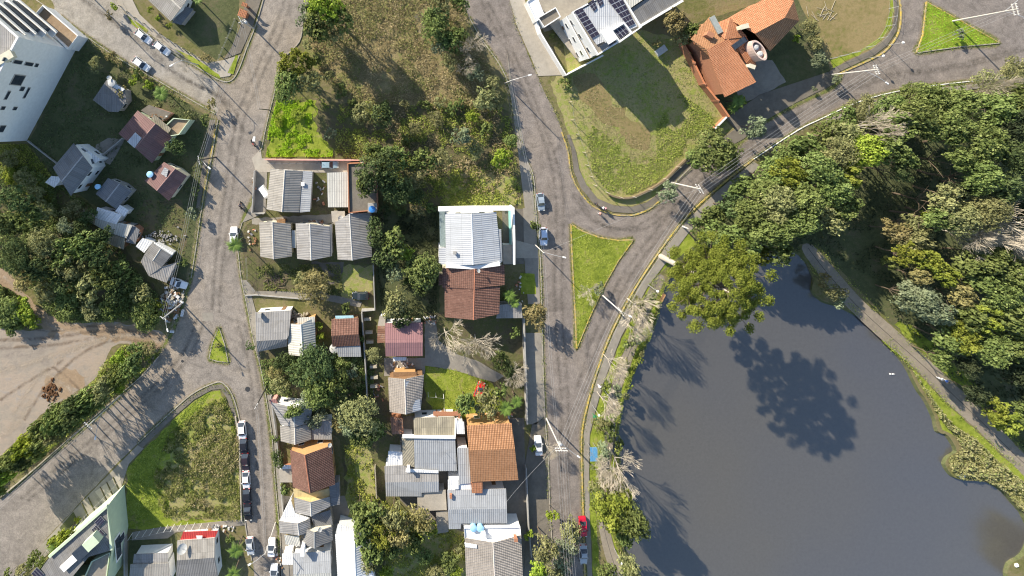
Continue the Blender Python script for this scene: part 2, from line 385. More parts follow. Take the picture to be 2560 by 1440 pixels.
TOPR = [(2720, 180), (2700, -60), (2236, -60), (2244, -10), (2252, 30), (2246, 80), (2222, 118), (2190, 142), (2110, 176), (2088, 214), (1990, 262), (1900, 312), (1858, 352), (1790, 392), (1724, 420), (1692, 452), (1652, 500), (1620, 524),
        (1580, 538), (1530, 534), (1480, 514), (1446, 474), (1428, 430), (1420, 370), (1396, 300), (1352, 210), (1318, 130), (1288, 60), (1264, -50)]
sheet('road', MID + MIDR + TOPR, M['asphalt'], .014, .1, 1.5)
# ---- planted road islands with a kerb
def island(pts, ker, label_mat='lawn'):
    slab('grass_island', pts, M['lawn'], 0, .15)
    for a, b, m in ker: kerb([pts[a] if isinstance(a, int) else a, pts[b] if isinstance(b, int) else b], m, .24, .2, sm=False)
I1 = [(1427, 560), (1455, 577), (1500, 594), (1545, 601), (1583, 599), (1545, 652), (1512, 710), (1475, 790), (1441, 872), (1438, 790), (1433, 700), (1429, 620)]
slab('grass_island', I1, M['lawn'], 0, .14)
kerb(I1[:5], 'yellow', .26, .19, sm=False); kerb(I1[4:9], 'yellow', .2, .19, sm=False); kerb(I1[8:] + I1[:1], 'yellow', .26, .19, sm=False)
I2 = [(2315, 5), (2400, 52), (2498, 108), (2390, 118), (2290, 132), (2306, 88)]
slab('grass_island', I2, M['lawn'], 0, .14); kerb(I2[:3], 'yellow', .2, .19, sm=False); kerb(I2[2:5], 'kerb', .2, .19, sm=False); kerb(I2[4:] + I2[:1], 'yellow', .28, .19, sm=False)
I3 = [(548, 817), (562, 860), (571, 905), (545, 903), (523, 896), (532, 855)]
slab('grass_island', I3, M['lawn'], 0, .14); kerb(I3, 'kerb', .2, .18, True, False)
# ---- kerbs
kerb([(1404, 330), (1420, 380), (1427, 430), (1446, 474), (1480, 514), (1530, 535), (1580, 538), (1620, 524), (1652, 498)], 'yellow', .26)
kerb([(1652, 498), (1692, 452), (1726, 418)], 'kerb', .24)
kerb([(2246, -10), (2252, 30), (2246, 80), (2222, 118), (2190, 142), (2098, 184)], 'yellow', .3)
kerb([(1462, 1440), (1458, 1290), (1454, 1150), (1455, 1080), (1469, 1010), (1489, 940), (1529, 830), (1599, 702), (1699, 562), (1791, 472), (1883, 398)], 'yellow', .28)
kerb([(1883, 398), (1990, 328), (2050, 298), (2170, 246), (2330, 214), (2600, 186)], 'whitep', .16)
kerb([(545, 300), (528, 400), (508, 500), (490, 620), (478, 695)], 'kerb', .2); kerb([(540, 318), (530, 375), (519, 430), (506, 506)], 'yellow', .24, .18)
kerb([(345, 1108), (430, 1028), (480, 985), (528, 960), (556, 956), (580, 985), (598, 1045), (603, 1110), (606, 1200), (612, 1300), (630, 1400)], 'kerb', .22)
kerb([(0, 1243), (60, 1193), (150, 1116), (240, 1038), (300, 986), (350, 943), (398, 890)], 'kerb', .2)
kerb([(300, -8), (342, 62), (430, 128), (500, 172), (553, 202), (580, 200), (598, 172), (618, 118), (640, 62), (664, -20)], 'kerb', .2)
kerb([(2, 0 - 60), (150, 40), (212, 88), (270, 128), (330, 166), (372, 188), (440, 228), (500, 262), (538, 284)], 'kerb', .18)
kerb([(1172, 42), (1205, 100), (1248, 160), (1272, 215), (1288, 300), (1306, 380), (1333, 440), (1340, 540), (1350, 640), (1354, 760), (1357, 900), (1362, 1040), (1370, 1140), (1376, 1300), (1388, 1440)], 'kerb', .2)
kerb([(757, 60), (748, 105), (706, 152), (690, 215), (682, 250), (668, 305), (654, 374)], 'kerb', .2)
kerb([(606, 556), (594, 600), (598, 650), (604, 700), (618, 765), (634, 850), (652, 920), (664, 985), (680, 1085), (688, 1200), (700, 1330), (704, 1440)], 'kerb', .18)
# ---- pavements (raised)
def pave(pts, m='concrete', h=.12, amp=0): return slab('pavement', pts, M[m], 0, h, amp)
pave([(283, -12), (330, 52), (420, 120), (496, 164), (548, 194), (575, 190), (588, 168), (600, 138), (560, 150), (520, 158), (470, 132), (400, 84), (350, 36), (322, -20)], 'paving')
pave([(560, 148), (602, 132), (634, 60), (656, -10), (618, -14), (600, 70), (578, 120)], 'darkpath')
pave([(1730, 424), (1700, 450), (1662, 494), (1626, 520), (1582, 533), (1532, 530), (1484, 509), (1452, 470), (1434, 428), (1428, 372), (1416, 338), (1424, 336), (1440, 380), (1448, 425), (1466, 462), (1494, 496), (1536, 514), (1580, 517), (1616, 506), (1648, 482), (1684, 436), (1716, 408)], 'darkpath')
pave([(2086, 208), (2096, 180), (2186, 137), (2216, 114), (2240, 78), (2245, 30), (2240, -12), (2230, -12), (2236, 30), (2230, 72), (2206, 104), (2178, 124), (2084, 170), (2072, 180)], 'darkpath')
pave([(1726, 420), (1860, 346), (1904, 306), (1990, 256), (2088, 208), (2070, 180), (1900, 236), (1815, 296), (1838, 322), (1800, 350), (1716, 392)], 'darkpath')
pave([(1468, 1440), (1463, 1290), (1459, 1150), (1460, 1080), (1474, 1012), (1494, 942), (1534, 832), (1604, 705), (1704, 565), (1795, 476), (1884, 404), (1900, 415), (1812, 492), (1722, 580), (1618, 718), (1552, 842), (1510, 950), (1490, 1020), (1474, 1084), (1472, 1150), (1474, 1290), (1480, 1440)], 'concrete')
pave([(2060, 302), (2180, 252), (2340, 220), (2600, 194), (2600, 206), (2340, 232), (2180, 266), (2070, 316)], 'concrete')
pave([(1268, 130), (1280, 210), (1298, 300), (1314, 380), (1330, 440), (1336, 520), (1312, 520), (1302, 440), (1290, 340), (1276, 240)], 'concrete', .1)
pave([(1308, 520), (1336, 520), (1346, 640), (1350, 760), (1320, 760), (1310, 640)], 'concrete', .12)
pave([(1310, 832), (1354, 832), (1358, 960), (1361, 1040), (1340, 1060), (1316, 1060)], 'concrete', .1)
pave([(1330, 1060), (1364, 1045), (1369, 1140), (1375, 1300), (1387, 1440), (1310, 1440), (1318, 1300), (1312, 1160)], 'darkpath', .1)
pave([(1264, -40), (1290, 60), (1330, 150), (1345, 190), (1408, 188), (1380, 120), (1345, 90), (1318, 20), (1300, -40)], 'paving', .1)
pave([(630, 396), (652, 372), (655, 396), (906, 398), (906, 432), (640, 430)], 'paving', .1)
pave([(640, 430), (668, 430), (664, 530), (632, 545), (606, 556), (636, 500)], 'concrete', .1)
pave([(604, 700), (618, 765), (634, 850), (652, 920), (646, 860), (640, 780), (628, 735), (800, 748), (900, 768), (905, 755), (800, 728), (640, 728), (616, 700)], 'concrete', .1)
pave([(668, 988), (684, 1085), (692, 1200), (704, 1330), (709, 1440), (724, 1440), (714, 1300), (702, 1180), (692, 1060), (680, 985)], 'concrete', .1)
pave([(345, 1112), (430, 1032), (480, 989), (528, 964), (556, 960), (576, 988), (594, 1046), (600, 1110), (604, 1200), (599, 1200), (594, 1110), (586, 1048), (568, 995), (552, 972), (530, 974), (486, 998), (438, 1040), (356, 1120)], 'darkpath', .12)
pave([(315, 1142), (345, 1112), (360, 1120), (322, 1160), (300, 1230), (262, 1262), (180, 1330), (60, 1440), (30, 1440), (150, 1312), (240, 1218)], 'concrete', .1)
pave([(400, 1318), (560, 1302), (608, 1298), (612, 1312), (560, 1318), (440, 1330), (420, 1345), (330, 1350), (330, 1330)], 'concrete', .1)
# ---- lake walk
sheet('footpath', smooth([(1640, 690), (1606, 760), (1582, 830), (1548, 905), (1530, 960), (1514, 1030), (1512, 1100), (1500, 1180), (1490, 1260), (1503, 1350), (1530, 1440), (1560, 1440), (1530, 1350), (1510, 1260), (1520, 1180), (1535, 1100), (1540, 1030), (1556, 962), (1578, 905), (1606, 830), (1630, 765), (1662, 700)], 3, True), M['trail'], .03, .08)
sheet('footpath', smooth([(2004, 622), (2050, 690), (2120, 770), (2205, 850), (2290, 925), (2360, 1000), (2430, 1062), (2500, 1130), (2580, 1210), (2620, 1240), (2620, 1195), (2560, 1135), (2470, 1040), (2395, 968), (2320, 898), (2235, 820), (2150, 745), (2085, 670), (2030, 612)], 3, True), M['trail'], .03, .08)
tag(strip_mesh(smooth([(2020, 620), (2070, 685), (2140, 762), (2228, 843), (2312, 918), (2388, 992), (2455, 1056), (2530, 1130), (2600, 1195)], 3), .09, .02, .036).build('path_joint', M['black']), kind='structure')
tag(strip_mesh(smooth([(1618, 775), (1594, 830), (1566, 900), (1545, 960), (1530, 1030), (1524, 1100), (1512, 1180), (1501, 1260), (1517, 1350), (1545, 1440)], 3), .08, .02, .036).build('path_joint', M['darkmetal']), kind='structure')
# grassy margins of the lake
sheet('grass', [(1720, 582), (1618, 722), (1554, 846), (1512, 954), (1492, 1022), (1476, 1088), (1475, 1290), (1483, 1440), (1500, 1440), (1488, 1260), (1498, 1180), (1510, 1100), (1512, 1030), (1528, 960), (1546, 905), (1580, 830), (1604, 760), (1640, 690), (1676, 660), (1740, 610)], M['lawn'], .010, .2)
sheet('grass', [(1664, 704), (1632, 770), (1608, 830), (1580, 905), (1558, 962), (1545, 1030), (1538, 1088), (1546, 1040), (1560, 985), (1582, 930), (1608, 870), (1630, 812), (1646, 755)], M['lawn'], .010, .1)
sheet('grass', [(1532, 1130), (1512, 1260), (1532, 1350), (1560, 1440), (1596, 1440), (1556, 1380), (1554, 1345), (1574, 1290), (1564, 1230), (1540, 1180)], M['lawn'], .010, .1)
sheet('grass', smooth([(2196, 812), (2222, 842), (2246, 876), (2275, 912), (2300, 962), (2330, 1006), (2346, 1040), (2356, 1074), (2398, 1095), (2440, 1150), (2500, 1210), (2550, 1260), (2620, 1290), (2620, 1240), (2500, 1135), (2430, 1066), (2360, 1004), (2290, 928), (2205, 852)], 2, True), M['lawn'], .010, .2)
sheet('grass', [(2236, 812), (2320, 890), (2395, 960), (2460, 1025), (2440, 960), (2360, 880), (2300, 830), (2250, 800)], M['lawn'], .010, .4)
# forest floor
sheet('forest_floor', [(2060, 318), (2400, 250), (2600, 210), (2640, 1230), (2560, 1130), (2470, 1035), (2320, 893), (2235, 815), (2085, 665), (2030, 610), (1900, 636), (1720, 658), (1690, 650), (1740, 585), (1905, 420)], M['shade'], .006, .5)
# ---- grounds and yards (px on the ground), later = higher
def yard(name, pts, m, z=.004, amp=.35, seed=0): return sheet(name, pts, M[m], z, amp, 1.0, seed)
yard('meadow', [(800, -30), (1150, -30), (1170, 60), (1215, 140), (1240, 220), (1230, 262), (1120, 268), (1000, 262), (900, 262), (850, 235), (800, 190), (762, 130), (770, 60)], 'meadow', .004, .6)
yard('rough_plot', [(690, 245), (900, 262), (1120, 268), (1240, 262), (1275, 280), (1290, 400), (1305, 510), (1290, 522), (1100, 522), (960, 500), (910, 400), (664, 392)], 'soil', .005, .5)
yard('grass_patch', [(692, 262), (790, 250), (790, 330), (835, 372), (832, 392), (664, 392)], 'lawn', .008, .5)
yard('grass_patch', [(1100, 440), (1200, 420), (1290, 440), (1302, 512), (1280, 520), (1120, 520)], 'field', .009, .6)
yard('field', [(1398, 180), (1410, 192), (1492, 140), (1600, 75), (1690, 95), (1810, 296), (1836, 322), (1790, 350), (1728, 382), (1716, 392), (1684, 436), (1648, 480), (1616, 504), (1580, 515), (1536, 512), (1494, 494), (1466, 460), (1448, 422), (1440, 380), (1410, 300), (1376, 210)], 'field', .006, .25)
yard('bare_patch', smooth([(1436, 195), (1490, 180), (1530, 250), (1580, 300), (1620, 330), (1618, 372), (1580, 370), (1530, 320), (1480, 280), (1450, 240)], 3, True), 'pasture', .012, 1.6)
yard('pasture', [(1985, -30), (2236, -30), (2234, 50), (2212, 96), (2180, 122), (2084, 168), (2066, 150), (2020, 60)], 'pasture', .006, .2)
yard('grass_patch', [(2244, -12), (2228, 70), (2204, 100), (2176, 122), (2084, 170), (2075, 150), (2150, 128), (2200, 90), (2222, 40), (2225, -12)], 'lawn', .012, .3)
yard('field', [(600, 1130), (590, 1060), (560, 1000), (550, 976), (530, 978), (488, 1002), (440, 1044), (360, 1124), (318, 1170), (316, 1320), (420, 1330), (560, 1304), (606, 1298)], 'lawn', .006, .25)
yard('rough_plot', [(560, 1010), (510, 1020), (440, 1090), (400, 1190), (430, 1300), (600, 1296), (598, 1130)], 'field', .010, .8)
yard('dirt_lot', smooth([(-40, 816), (60, 826), (130, 818), (190, 806), (300, 806), (380, 824), (408, 832), (416, 860), (398, 892), (372, 880), (320, 858), (280, 868), (262, 905), (240, 945), (190, 980), (140, 1010), (90, 1050), (50, 1095), (20, 1120), (-40, 1150)], 2, True), 'dirt', .016, .3)
yard('clay_track', [(200, 808), (300, 806), (380, 824), (410, 834), (414, 862), (396, 888), (360, 872), (300, 850), (250, 850), (200, 836), (120, 838), (130, 820)], 'clay', .020, .8)
yard('clay_track', smooth([(0, 672), (30, 690), (70, 740), (120, 790), (160, 812), (110, 824), (70, 790), (30, 735), (-30, 700)], 2, True), 'clay', .018, .5)
yard('clay_track', [(110, 950), (190, 920), (225, 940), (180, 985), (140, 1005), (115, 1000)], 'clay', .021, 1.0)
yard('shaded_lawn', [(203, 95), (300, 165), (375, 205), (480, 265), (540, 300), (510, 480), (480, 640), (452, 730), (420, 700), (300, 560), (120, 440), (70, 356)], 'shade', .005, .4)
yard('yard', [(-60, 350), (70, 350), (130, 440), (330, 640), (400, 740), (330, 800), (150, 800), (60, 690), (-60, 660)], 'soil', .007, .5)
yard('grass_patch', [(360, 500), (455, 500), (468, 560), (460, 640), (430, 620), (350, 575), (340, 530)], 'soil', .009, .4)
yard('yard', [(270, 345), (312, 348), (300, 372), (275, 412), (236, 392), (240, 362)], 'concrete', .03, .05)
yard('yard', [(545, 300), (530, 400), (505, 520), (490, 520), (508, 400), (524, 300)], 'darkpath', .03, .05)
yard('yard', [(600, 640), (680, 650), (940, 655), (940, 770), (640, 730), (612, 700)], 'soil', .01, .3)
yard('grass_patch', [(848, 665), (936, 660), (938, 700), (900, 760), (850, 760)], 'field', .014, .8)
yard('yard', [(780, 655), (860, 655), (850, 700), (820, 712), (780, 690)], 'darkpath', .018, .5)
yard('yard', [(615, 430), (945, 400), (960, 540), (940, 660), (610, 650), (600, 580), (640, 540)], 'soil', .008, .1)
yard('yard', [(630, 545), (930, 530), (930, 560), (630, 560)], 'concrete', .03, .2)
yard('yard', [(700, 1240), (890, 1240), (890, 1440), (700, 1440)], 'concrete', .012, .1)
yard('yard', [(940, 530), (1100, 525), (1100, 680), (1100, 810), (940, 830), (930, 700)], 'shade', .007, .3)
yard('yard', [(630, 870), (940, 860), (1000, 1060), (990, 1440), (880, 1440), (850, 1100), (690, 1000)], 'soil', .007, .3)
yard('grass_patch', [(860, 1110), (925, 1110), (940, 1230), (920, 1300), (870, 1290)], 'field', .013, .6)
yard('yard', [(1060, 780), (1310, 790), (1312, 1050), (1030, 1060), (1040, 930)], 'soil', .009, .2)
yard('grass_patch', [(1062, 915), (1130, 920), (1220, 952), (1250, 975), (1260, 1020), (1180, 1050), (1100, 1048), (1064, 1000)], 'lawn', .016, .4)
yard('driveway', [(1062, 850), (1062, 914), (1128, 924), (1236, 956), (1260, 940), (1200, 905), (1130, 880), (1096, 850), (1090, 800), (1062, 800)], 'concrete', .03, .1)
yard('yard', [(960, 895), (1062, 895), (1062, 935), (960, 940)], 'concrete', .03, .1)
yard('yard', [(915, 770), (960, 780), (970, 1040), (925, 1040)], 'soil', .02, .3)
yard('yard', [(1000, 1040), (1310, 1045), (1318, 1300), (1312, 1440), (1150, 1440), (1040, 1290), (1000, 1250)], 'darkpath', .012, .1)
yard('grass_patch', [(1050, 1300), (1160, 1330), (1165, 1440), (960, 1440), (970, 1340)], 'field', .016, .5)
yard('yard', [(322, 1340), (440, 1332), (450, 1440), (322, 1440)], 'shade', .014, .2)
yard('yard', [(1405, 90), (1430, 60), (1495, 145), (1420, 186)], 'field', .014, .1)
yard('yard', [(1318, -30), (1500, -30), (1420, 60), (1360, 80)], 'concrete', .03, .1)
yard('yard', [(1700, 70), (1985, -20), (2070, 150), (2076, 178), (1905, 236), (1820, 290), (1760, 180)], 'shade', .008, .1)  # courtyard shade is put into the ground colour
yard('yard', [(1880, 150), (1930, 150), (1965, 205), (1905, 238), (1850, 262), (1840, 225)], 'concrete', .03, .1)
yard('yard', [(1256, 520), (1310, 522), (1310, 660), (1256, 662)], 'darkpath', .03, .05)
yard('yard', [(1290, 600), (1345, 615), (1346, 645), (1290, 645)], 'paving', .13, .02)
yard('grass_patch', [(1300, 682), (1336, 684), (1340, 735), (1302, 735)], 'lawn', .135, .1)
yard('yard', [(410, 0), (600, -20), (590, 120), (540, 150), (430, 70)], 'shade', .01, .1)
yard('grass_patch', [(436, 122), (480, 140), (548, 186), (552, 196), (500, 172)], 'lawn', .135, .1)
yard('grass_patch', [(570, 182), (590, 138), (596, 140), (584, 186)], 'lawn', .14, .05)
yard('grass_patch', [(318, 38), (350, 60), (372, 76), (366, 84), (330, 60)], 'lawn', .135, .1)
yard('verge', [(205, 92), (300, 150), (372, 192), (440, 232), (500, 268), (480, 262), (372, 204), (290, 160)], 'meadow', .012, .4)
yard('verge', [(1410, 300), (1440, 380), (1450, 424), (1466, 462), (1494, 496), (1530, 512), (1500, 480), (1470, 430), (1440, 320), (1400, 220), (1376, 200)], 'field', .022, .3)
def manhole(px, py, r=.45):
    o = MB().lathe(G(px, py, .02), [(r, 0), (r, .02), (r * .8, .024)], 20).build('manhole_cover', M['darkmetal'])
    return o

# ---- wear, ruts and dirt: thin worn films on the ground that fade out at their edges
def film_mat(name, c, amt, sc=.8):
    n = N(name, .95, .1); P = n.world(); u = n.sepuv(); a = n.math('MULTIPLY', n.math('SUBTRACT', u[0], .5), 2); a = n.math('ABSOLUTE', a); e = n.math('SUBTRACT', 1, a)
    f = n.ramp(n.noise(sc, P, 5, .7, .8), [(.36, (0,) * 3), (.62, (1,) * 3)]); al = n.math('MULTIPLY', n.math('MULTIPLY', e, f), amt)
    n.l(n.math('MINIMUM', al, 1), n.b.inputs['Alpha']); return n.out(n.ramp(n.noise(3, P, 4, .7), [(.3, scl(c, .8)), (.7, scl(c, 1.2))]))
M['rut'] = film_mat('tyre_wear', (.13, .115, .10), .42); M['sand'] = film_mat('kerb_sand', (.36, .30, .21), 1.7, 1.5); M['rut_dirt'] = film_mat('wheel_ruts', (.20, .15, .11), .75, .6); M['moss'] = film_mat('kerb_moss', (.15, .17, .05), 1.6, 1.2)
M['rut_pale'] = film_mat('pale_ruts', (.44, .37, .29), .7, .6)
zf = [.026]
def film(pts, wid, mat, name='road_wear', sm=True, jit=0):
    p = smooth(pts, 5) if sm else pts; W = [G(*q) for q in p]; mb = MB(); L = []; R = []; n = len(W)
    for i in range(n):
        d = (W[min(i + 1, n - 1)] - W[max(i - 1, 0)]); d.normalize(); nn = Vector((-d.y, d.x, 0)) * wid / 2; L.append(W[i] + nn); R.append(W[i] - nn)
    zf[0] += .0007
    for i in range(n - 1):
        v = [R[i], R[i + 1], L[i + 1], L[i]]; mb.poly([(q.x, q.y, zf[0]) for q in v], [(0, i), (0, i + 1), (1, i + 1), (1, i)])
    return tag(mb.build(name, M[mat]), kind='structure')
for c_ in ([(720, 0), (690, 90), (640, 200), (600, 300), (580, 420), (560, 560), (545, 680), (540, 780)], [(1210, 0), (1270, 120), (1325, 240), (1370, 360), (1395, 460), (1400, 560), (1395, 700), (1400, 850), (1412, 1000), (1410, 1150), (1415, 1300), (1420, 1440)],
           [(200, -10), (330, 90), (450, 190), (560, 250), (600, 330)], [(2560, 120), (2400, 165), (2200, 195), (2050, 262), (1900, 350), (1760, 455), (1640, 590), (1560, 700), (1490, 850), (1450, 980)], [(600, 800), (628, 900), (640, 1000), (650, 1150), (655, 1300), (665, 1440)],
           [(500, 800), (470, 880), (400, 960), (300, 1050), (180, 1150), (60, 1250)], [(1440, 490), (1500, 560), (1600, 570), (1690, 500)]):
    for o in (-9, 9): film([(x + o, y + o * .3) for x, y in c_], 1.3, 'rut')
for p_ in (MID[3:-1], MIDR, TOPR[7:19], [(692, 215), (672, 300), (655, 372), (648, 460), (606, 556), (598, 650), (634, 850), (664, 985), (688, 1200), (700, 1400)], [(545, 300), (528, 400), (508, 500), (490, 620), (476, 700), (446, 790), (412, 860), (300, 990), (150, 1120), (20, 1230)],
           [(300, -8), (342, 62), (430, 128), (500, 172), (553, 200), (590, 190), (640, 62)], [(150, 40), (212, 88), (330, 166), (440, 228), (538, 284)], [(345, 1110), (430, 1030), (528, 962), (580, 987), (600, 1100), (610, 1300)], I3 + I3[:1], I1 + I1[:1], I2 + I2[:1]):
    film(p_, 1.8, 'sand', 'kerb_dirt'); film(p_, 1.2, 'moss', 'kerb_dirt')
for c_, m_, w_ in (([(0, 850), (120, 845), (260, 828), (400, 850)], 'rut_dirt', 1.2), ([(0, 870), (130, 862), (280, 842), (400, 872)], 'rut_dirt', 1.2), ([(0, 930), (100, 900), (220, 860), (330, 838), (410, 858)], 'rut_pale', 1.6), ([(60, 1050), (120, 960), (210, 880), (300, 845)], 'rut_dirt', 1.0), ([(30, 1040), (100, 940), (190, 870), (280, 838)], 'rut_pale', 1.4),
                   ([(0, 1000), (60, 960), (160, 900)], 'rut_dirt', 1.0), ([(20, 800), (120, 828), (240, 815), (380, 836)], 'rut_dirt', .8), ([(10, 690), (60, 740), (130, 815), (200, 830)], 'rut_pale', 1.2), ([(100, 930), (150, 950), (190, 990)], 'rut_pale', 2.2), ([(130, 915), (170, 945), (200, 975)], 'rut_dirt', .9), ([(0, 1090), (40, 1060), (80, 1000)], 'rut_pale', 2.5)):
    film(c_, w_, m_, 'wheel_ruts')

yard('yard', [(238, 1228), (300, 1182), (306, 1222), (264, 1262)], 'paving', .14, .02)
yard('yard', [(188, 1272), (234, 1234), (258, 1264), (206, 1304)], 'concrete', .14, .02)
yard('yard', [(150, 1318), (184, 1278), (200, 1306), (162, 1340)], 'shade', .14, .02)
for x_, y_ in ((284, 1192), (268, 1204), (252, 1216), (222, 1242), (206, 1256)):
    tag(strip_mesh([(x_, y_), (x_ + 18, y_ + 38)], .14, .14, .32).build('deck_beam', M['soil']), kind='structure')
# ---------------- foliage ---------------------------------------------------------------------
def leaf_mesh(name, c, nrm, size, mat, tint=None, asp=.62, r=None):
    r = r or rng; n = len(c)
    t = np.cross(nrm, r.normal(size=(n, 3))); t /= np.linalg.norm(t, axis=1)[:, None] + 1e-9
    b = np.cross(nrm, t); s = size[:, None] if hasattr(size, '__len__') else size
    v = np.empty((n, 4, 3)); v[:, 0] = c - t * s; v[:, 1] = c - b * s * asp; v[:, 2] = c + t * s; v[:, 3] = c + b * s * asp
    me = bpy.data.meshes.new(name); me.vertices.add(n * 4); me.vertices.foreach_set('co', v.astype(np.float32).ravel())
    me.loops.add(n * 4); me.loops.foreach_set('vertex_index', np.arange(n * 4, dtype=np.int32))
    me.polygons.add(n); me.polygons.foreach_set('loop_start', np.arange(0, n * 4, 4, dtype=np.int32))
    me.update(calc_edges=True)
    a = me.attributes.new('tint', 'FLOAT', 'POINT'); tt = r.random(n) if tint is None else tint
    a.data.foreach_set('value', np.repeat(tt, 4).astype(np.float32))
    me.materials.append(mat); return me
def leafmat(name, cols, rnd=.16, transl=.25, patch=0.0):
    n = N('leaf_' + name, .75, .12); at = n.n('ShaderNodeAttribute', attribute_name='tint')
    k = len(cols); c = n.ramp(at.outputs['Fac'], [(i / (k - 1), x) for i, x in enumerate(cols)])
    oi = n.n('ShaderNodeObjectInfo'); hs = n.n('ShaderNodeHueSaturation'); n.l(c, hs.inputs['Color'])
    n.l(n.math('MULTIPLY_ADD', oi.outputs['Random'], .026, .493), hs.inputs['Hue'])
    n.l(n.math('MULTIPLY_ADD', oi.outputs['Random'], rnd * 2, 1 - rnd), hs.inputs['Value'])
    c = hs.outputs[0]; n.l(c, n.b.inputs['Base Color'])
    if transl:
        tr = n.n('ShaderNodeBsdfTranslucent'); n.l(c, tr.inputs['Color']); mx = n.n('ShaderNodeMixShader'); mx.inputs[0].default_value = transl
        n.l(n.b.outputs[0], mx.inputs[1]); n.l(tr.outputs[0], mx.inputs[2]); n.l(mx.outputs[0], n.t.nodes['Material Output'].inputs['Surface'])
    return n.m
LM = {
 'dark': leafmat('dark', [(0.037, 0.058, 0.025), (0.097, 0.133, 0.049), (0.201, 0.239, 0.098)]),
 'mid': leafmat('mid', [(0.058, 0.080, 0.024), (0.161, 0.201, 0.060), (0.321, 0.361, 0.129)]),
 'bright': leafmat('bright', [(0.118, 0.168, 0.020), (0.269, 0.336, 0.043), (0.454, 0.504, 0.093)]),
 'olive': leafmat('olive', [(0.095, 0.104, 0.045), (0.239, 0.242, 0.103), (0.428, 0.415, 0.196)]),
 'grey': leafmat('grey', [(0.118, 0.143, 0.084), (0.235, 0.277, 0.160), (0.386, 0.420, 0.269)]),
 'gold': leafmat('gold', [(0.083, 0.105, 0.016), (0.217, 0.242, 0.040), (0.370, 0.372, 0.074)]),
 'brown': leafmat('brown', [(0.140, 0.124, 0.057), (0.281, 0.242, 0.103), (0.434, 0.372, 0.183)]),
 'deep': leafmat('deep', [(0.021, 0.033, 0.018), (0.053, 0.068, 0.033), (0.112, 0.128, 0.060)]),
}
M['bark'] = plain('bark', (.14, .11, .08), .95, .1, 0, .25, 5)
M['palebark'] = plain('pale_bark', (.42, .38, .32), .9, .15, 0, .15, 3)
M['twig'] = plain('dry_twigs', (.44, .39, .31), .9, .15, 0, .2, 2)

def crown_points(r, ncl, nleaf, flat=.75, rc=(.22, .38), top=.0, spread=1.0, spray=.045):
    """leaf positions on the upper sides of many small clumps that fill an uneven crown"""
    th = r.random(ncl) * 2 * math.pi; rr = np.sqrt(r.random(ncl)) * .80 * spread * (1 + .12 * np.sin(th * 3 + r.random() * 6))
    z = np.sqrt(np.clip(1 - rr ** 2, 0.05, 1)) * flat * (.55 + .45 * r.random(ncl)) - .30 * r.random(ncl)
    cc = np.stack([rr * np.cos(th), rr * np.sin(th), z], 1); cr = rc[0] + (rc[1] - rc[0]) * r.random(ncl)
    ns = nleaf // 6; w = cr ** 2; idx = r.choice(ncl, ns, p=w / w.sum())
    d = r.normal(size=(ns, 3)); d[:, 2] = d[:, 2] * .9 + .35; d /= np.linalg.norm(d, axis=1)[:, None]
    rad_ = cr[idx] * (.68 + .46 * r.random(ns)); p = cc[idx] + d * rad_[:, None] * np.array([1, 1, .8])
    q = np.repeat(np.arange(ns), 6); st = r.random(ns)[q]; sc_ = spray * (.6 + .8 * st)
    tang = np.cross(d, r.normal(size=(ns, 3)))[q]; p = p[q] + r.normal(size=(ns * 6, 3)) * sc_[:, None] * .5 + tang * (np.tile(np.linspace(-1, 1, 6), ns) * sc_)[:, None]
    d = d[q]; idx = idx[q]; nleaf = ns * 6
    nn = d * .8 + r.normal(size=(nleaf, 3)) * .45 + np.array([0, 0, .25]); nn /= np.linalg.norm(nn, axis=1)[:, None]
    base = r.random(ncl)[idx]; tint = np.clip(.40 * base + .35 * st + .25 * r.random(nleaf), 0, 1)
    return p, nn, tint
CROWN = {}
def crown(kind, cls, var):
    k = (kind, cls, var)
    if k in CROWN: return CROWN[k]
    style = 'clump' if kind in ('gold',) else ('coarse' if kind in ('mid', 'bright') else 'fine')
    r = np.random.default_rng(hash((('dark', 'mid', 'bright', 'olive', 'grey', 'gold', 'brown', 'deep').index(kind), cls, var)) % 99991)
    nl, ncl, sz = [(700, 12, .12), (2400, 26, .065), (6500, 48, .042)][cls]
    if style == 'clump': ncl = int(ncl * 1.2); p, nn, t = crown_points(r, ncl, nl, .55, (.10, .19), spread=1.12)
    elif style == 'coarse': p, nn, t = crown_points(r, ncl, int(nl * .9), .75, (.20, .34)); sz *= 1.15
    else: p, nn, t = crown_points(r, ncl, nl, .75, (.20, .36)); sz *= .92
    CROWN[k] = leaf_mesh('crown', p, nn, sz * (.7 + .6 * r.random(len(p))), LM[kind], t, r=r); return CROWN[k]
TRUNK = {}
def trunk_mesh(var, pale=False):
    k = (var, pale)
    if k in TRUNK: return TRUNK[k]
    r = random.Random(var + 50); mb = MB(); p = Vector((0, 0, 0)); R = .020
    for i in range(3):
        q = p + Vector((r.uniform(-.03, .03), r.uniform(-.03, .03), .16)); mb.tube(p, q, R, R * .85, 6, False); p = q; R *= .85
    for i in range(6):
        a = i * 1.05 + r.uniform(-.3, .3); q = p + Vector((math.cos(a) * .15, math.sin(a) * .15, .16 + .1 * r.random())); mb.tube(p, q, R * .6, R * .4, 5, False)
        q2 = q + Vector((math.cos(a) * .13, math.sin(a) * .13, .12)); mb.tube(q, q2, R * .4, R * .15, 4, False)
    TRUNK[k] = mb.mesh('trunk', M['bark'], True); return TRUNK[k]
BARE = {}
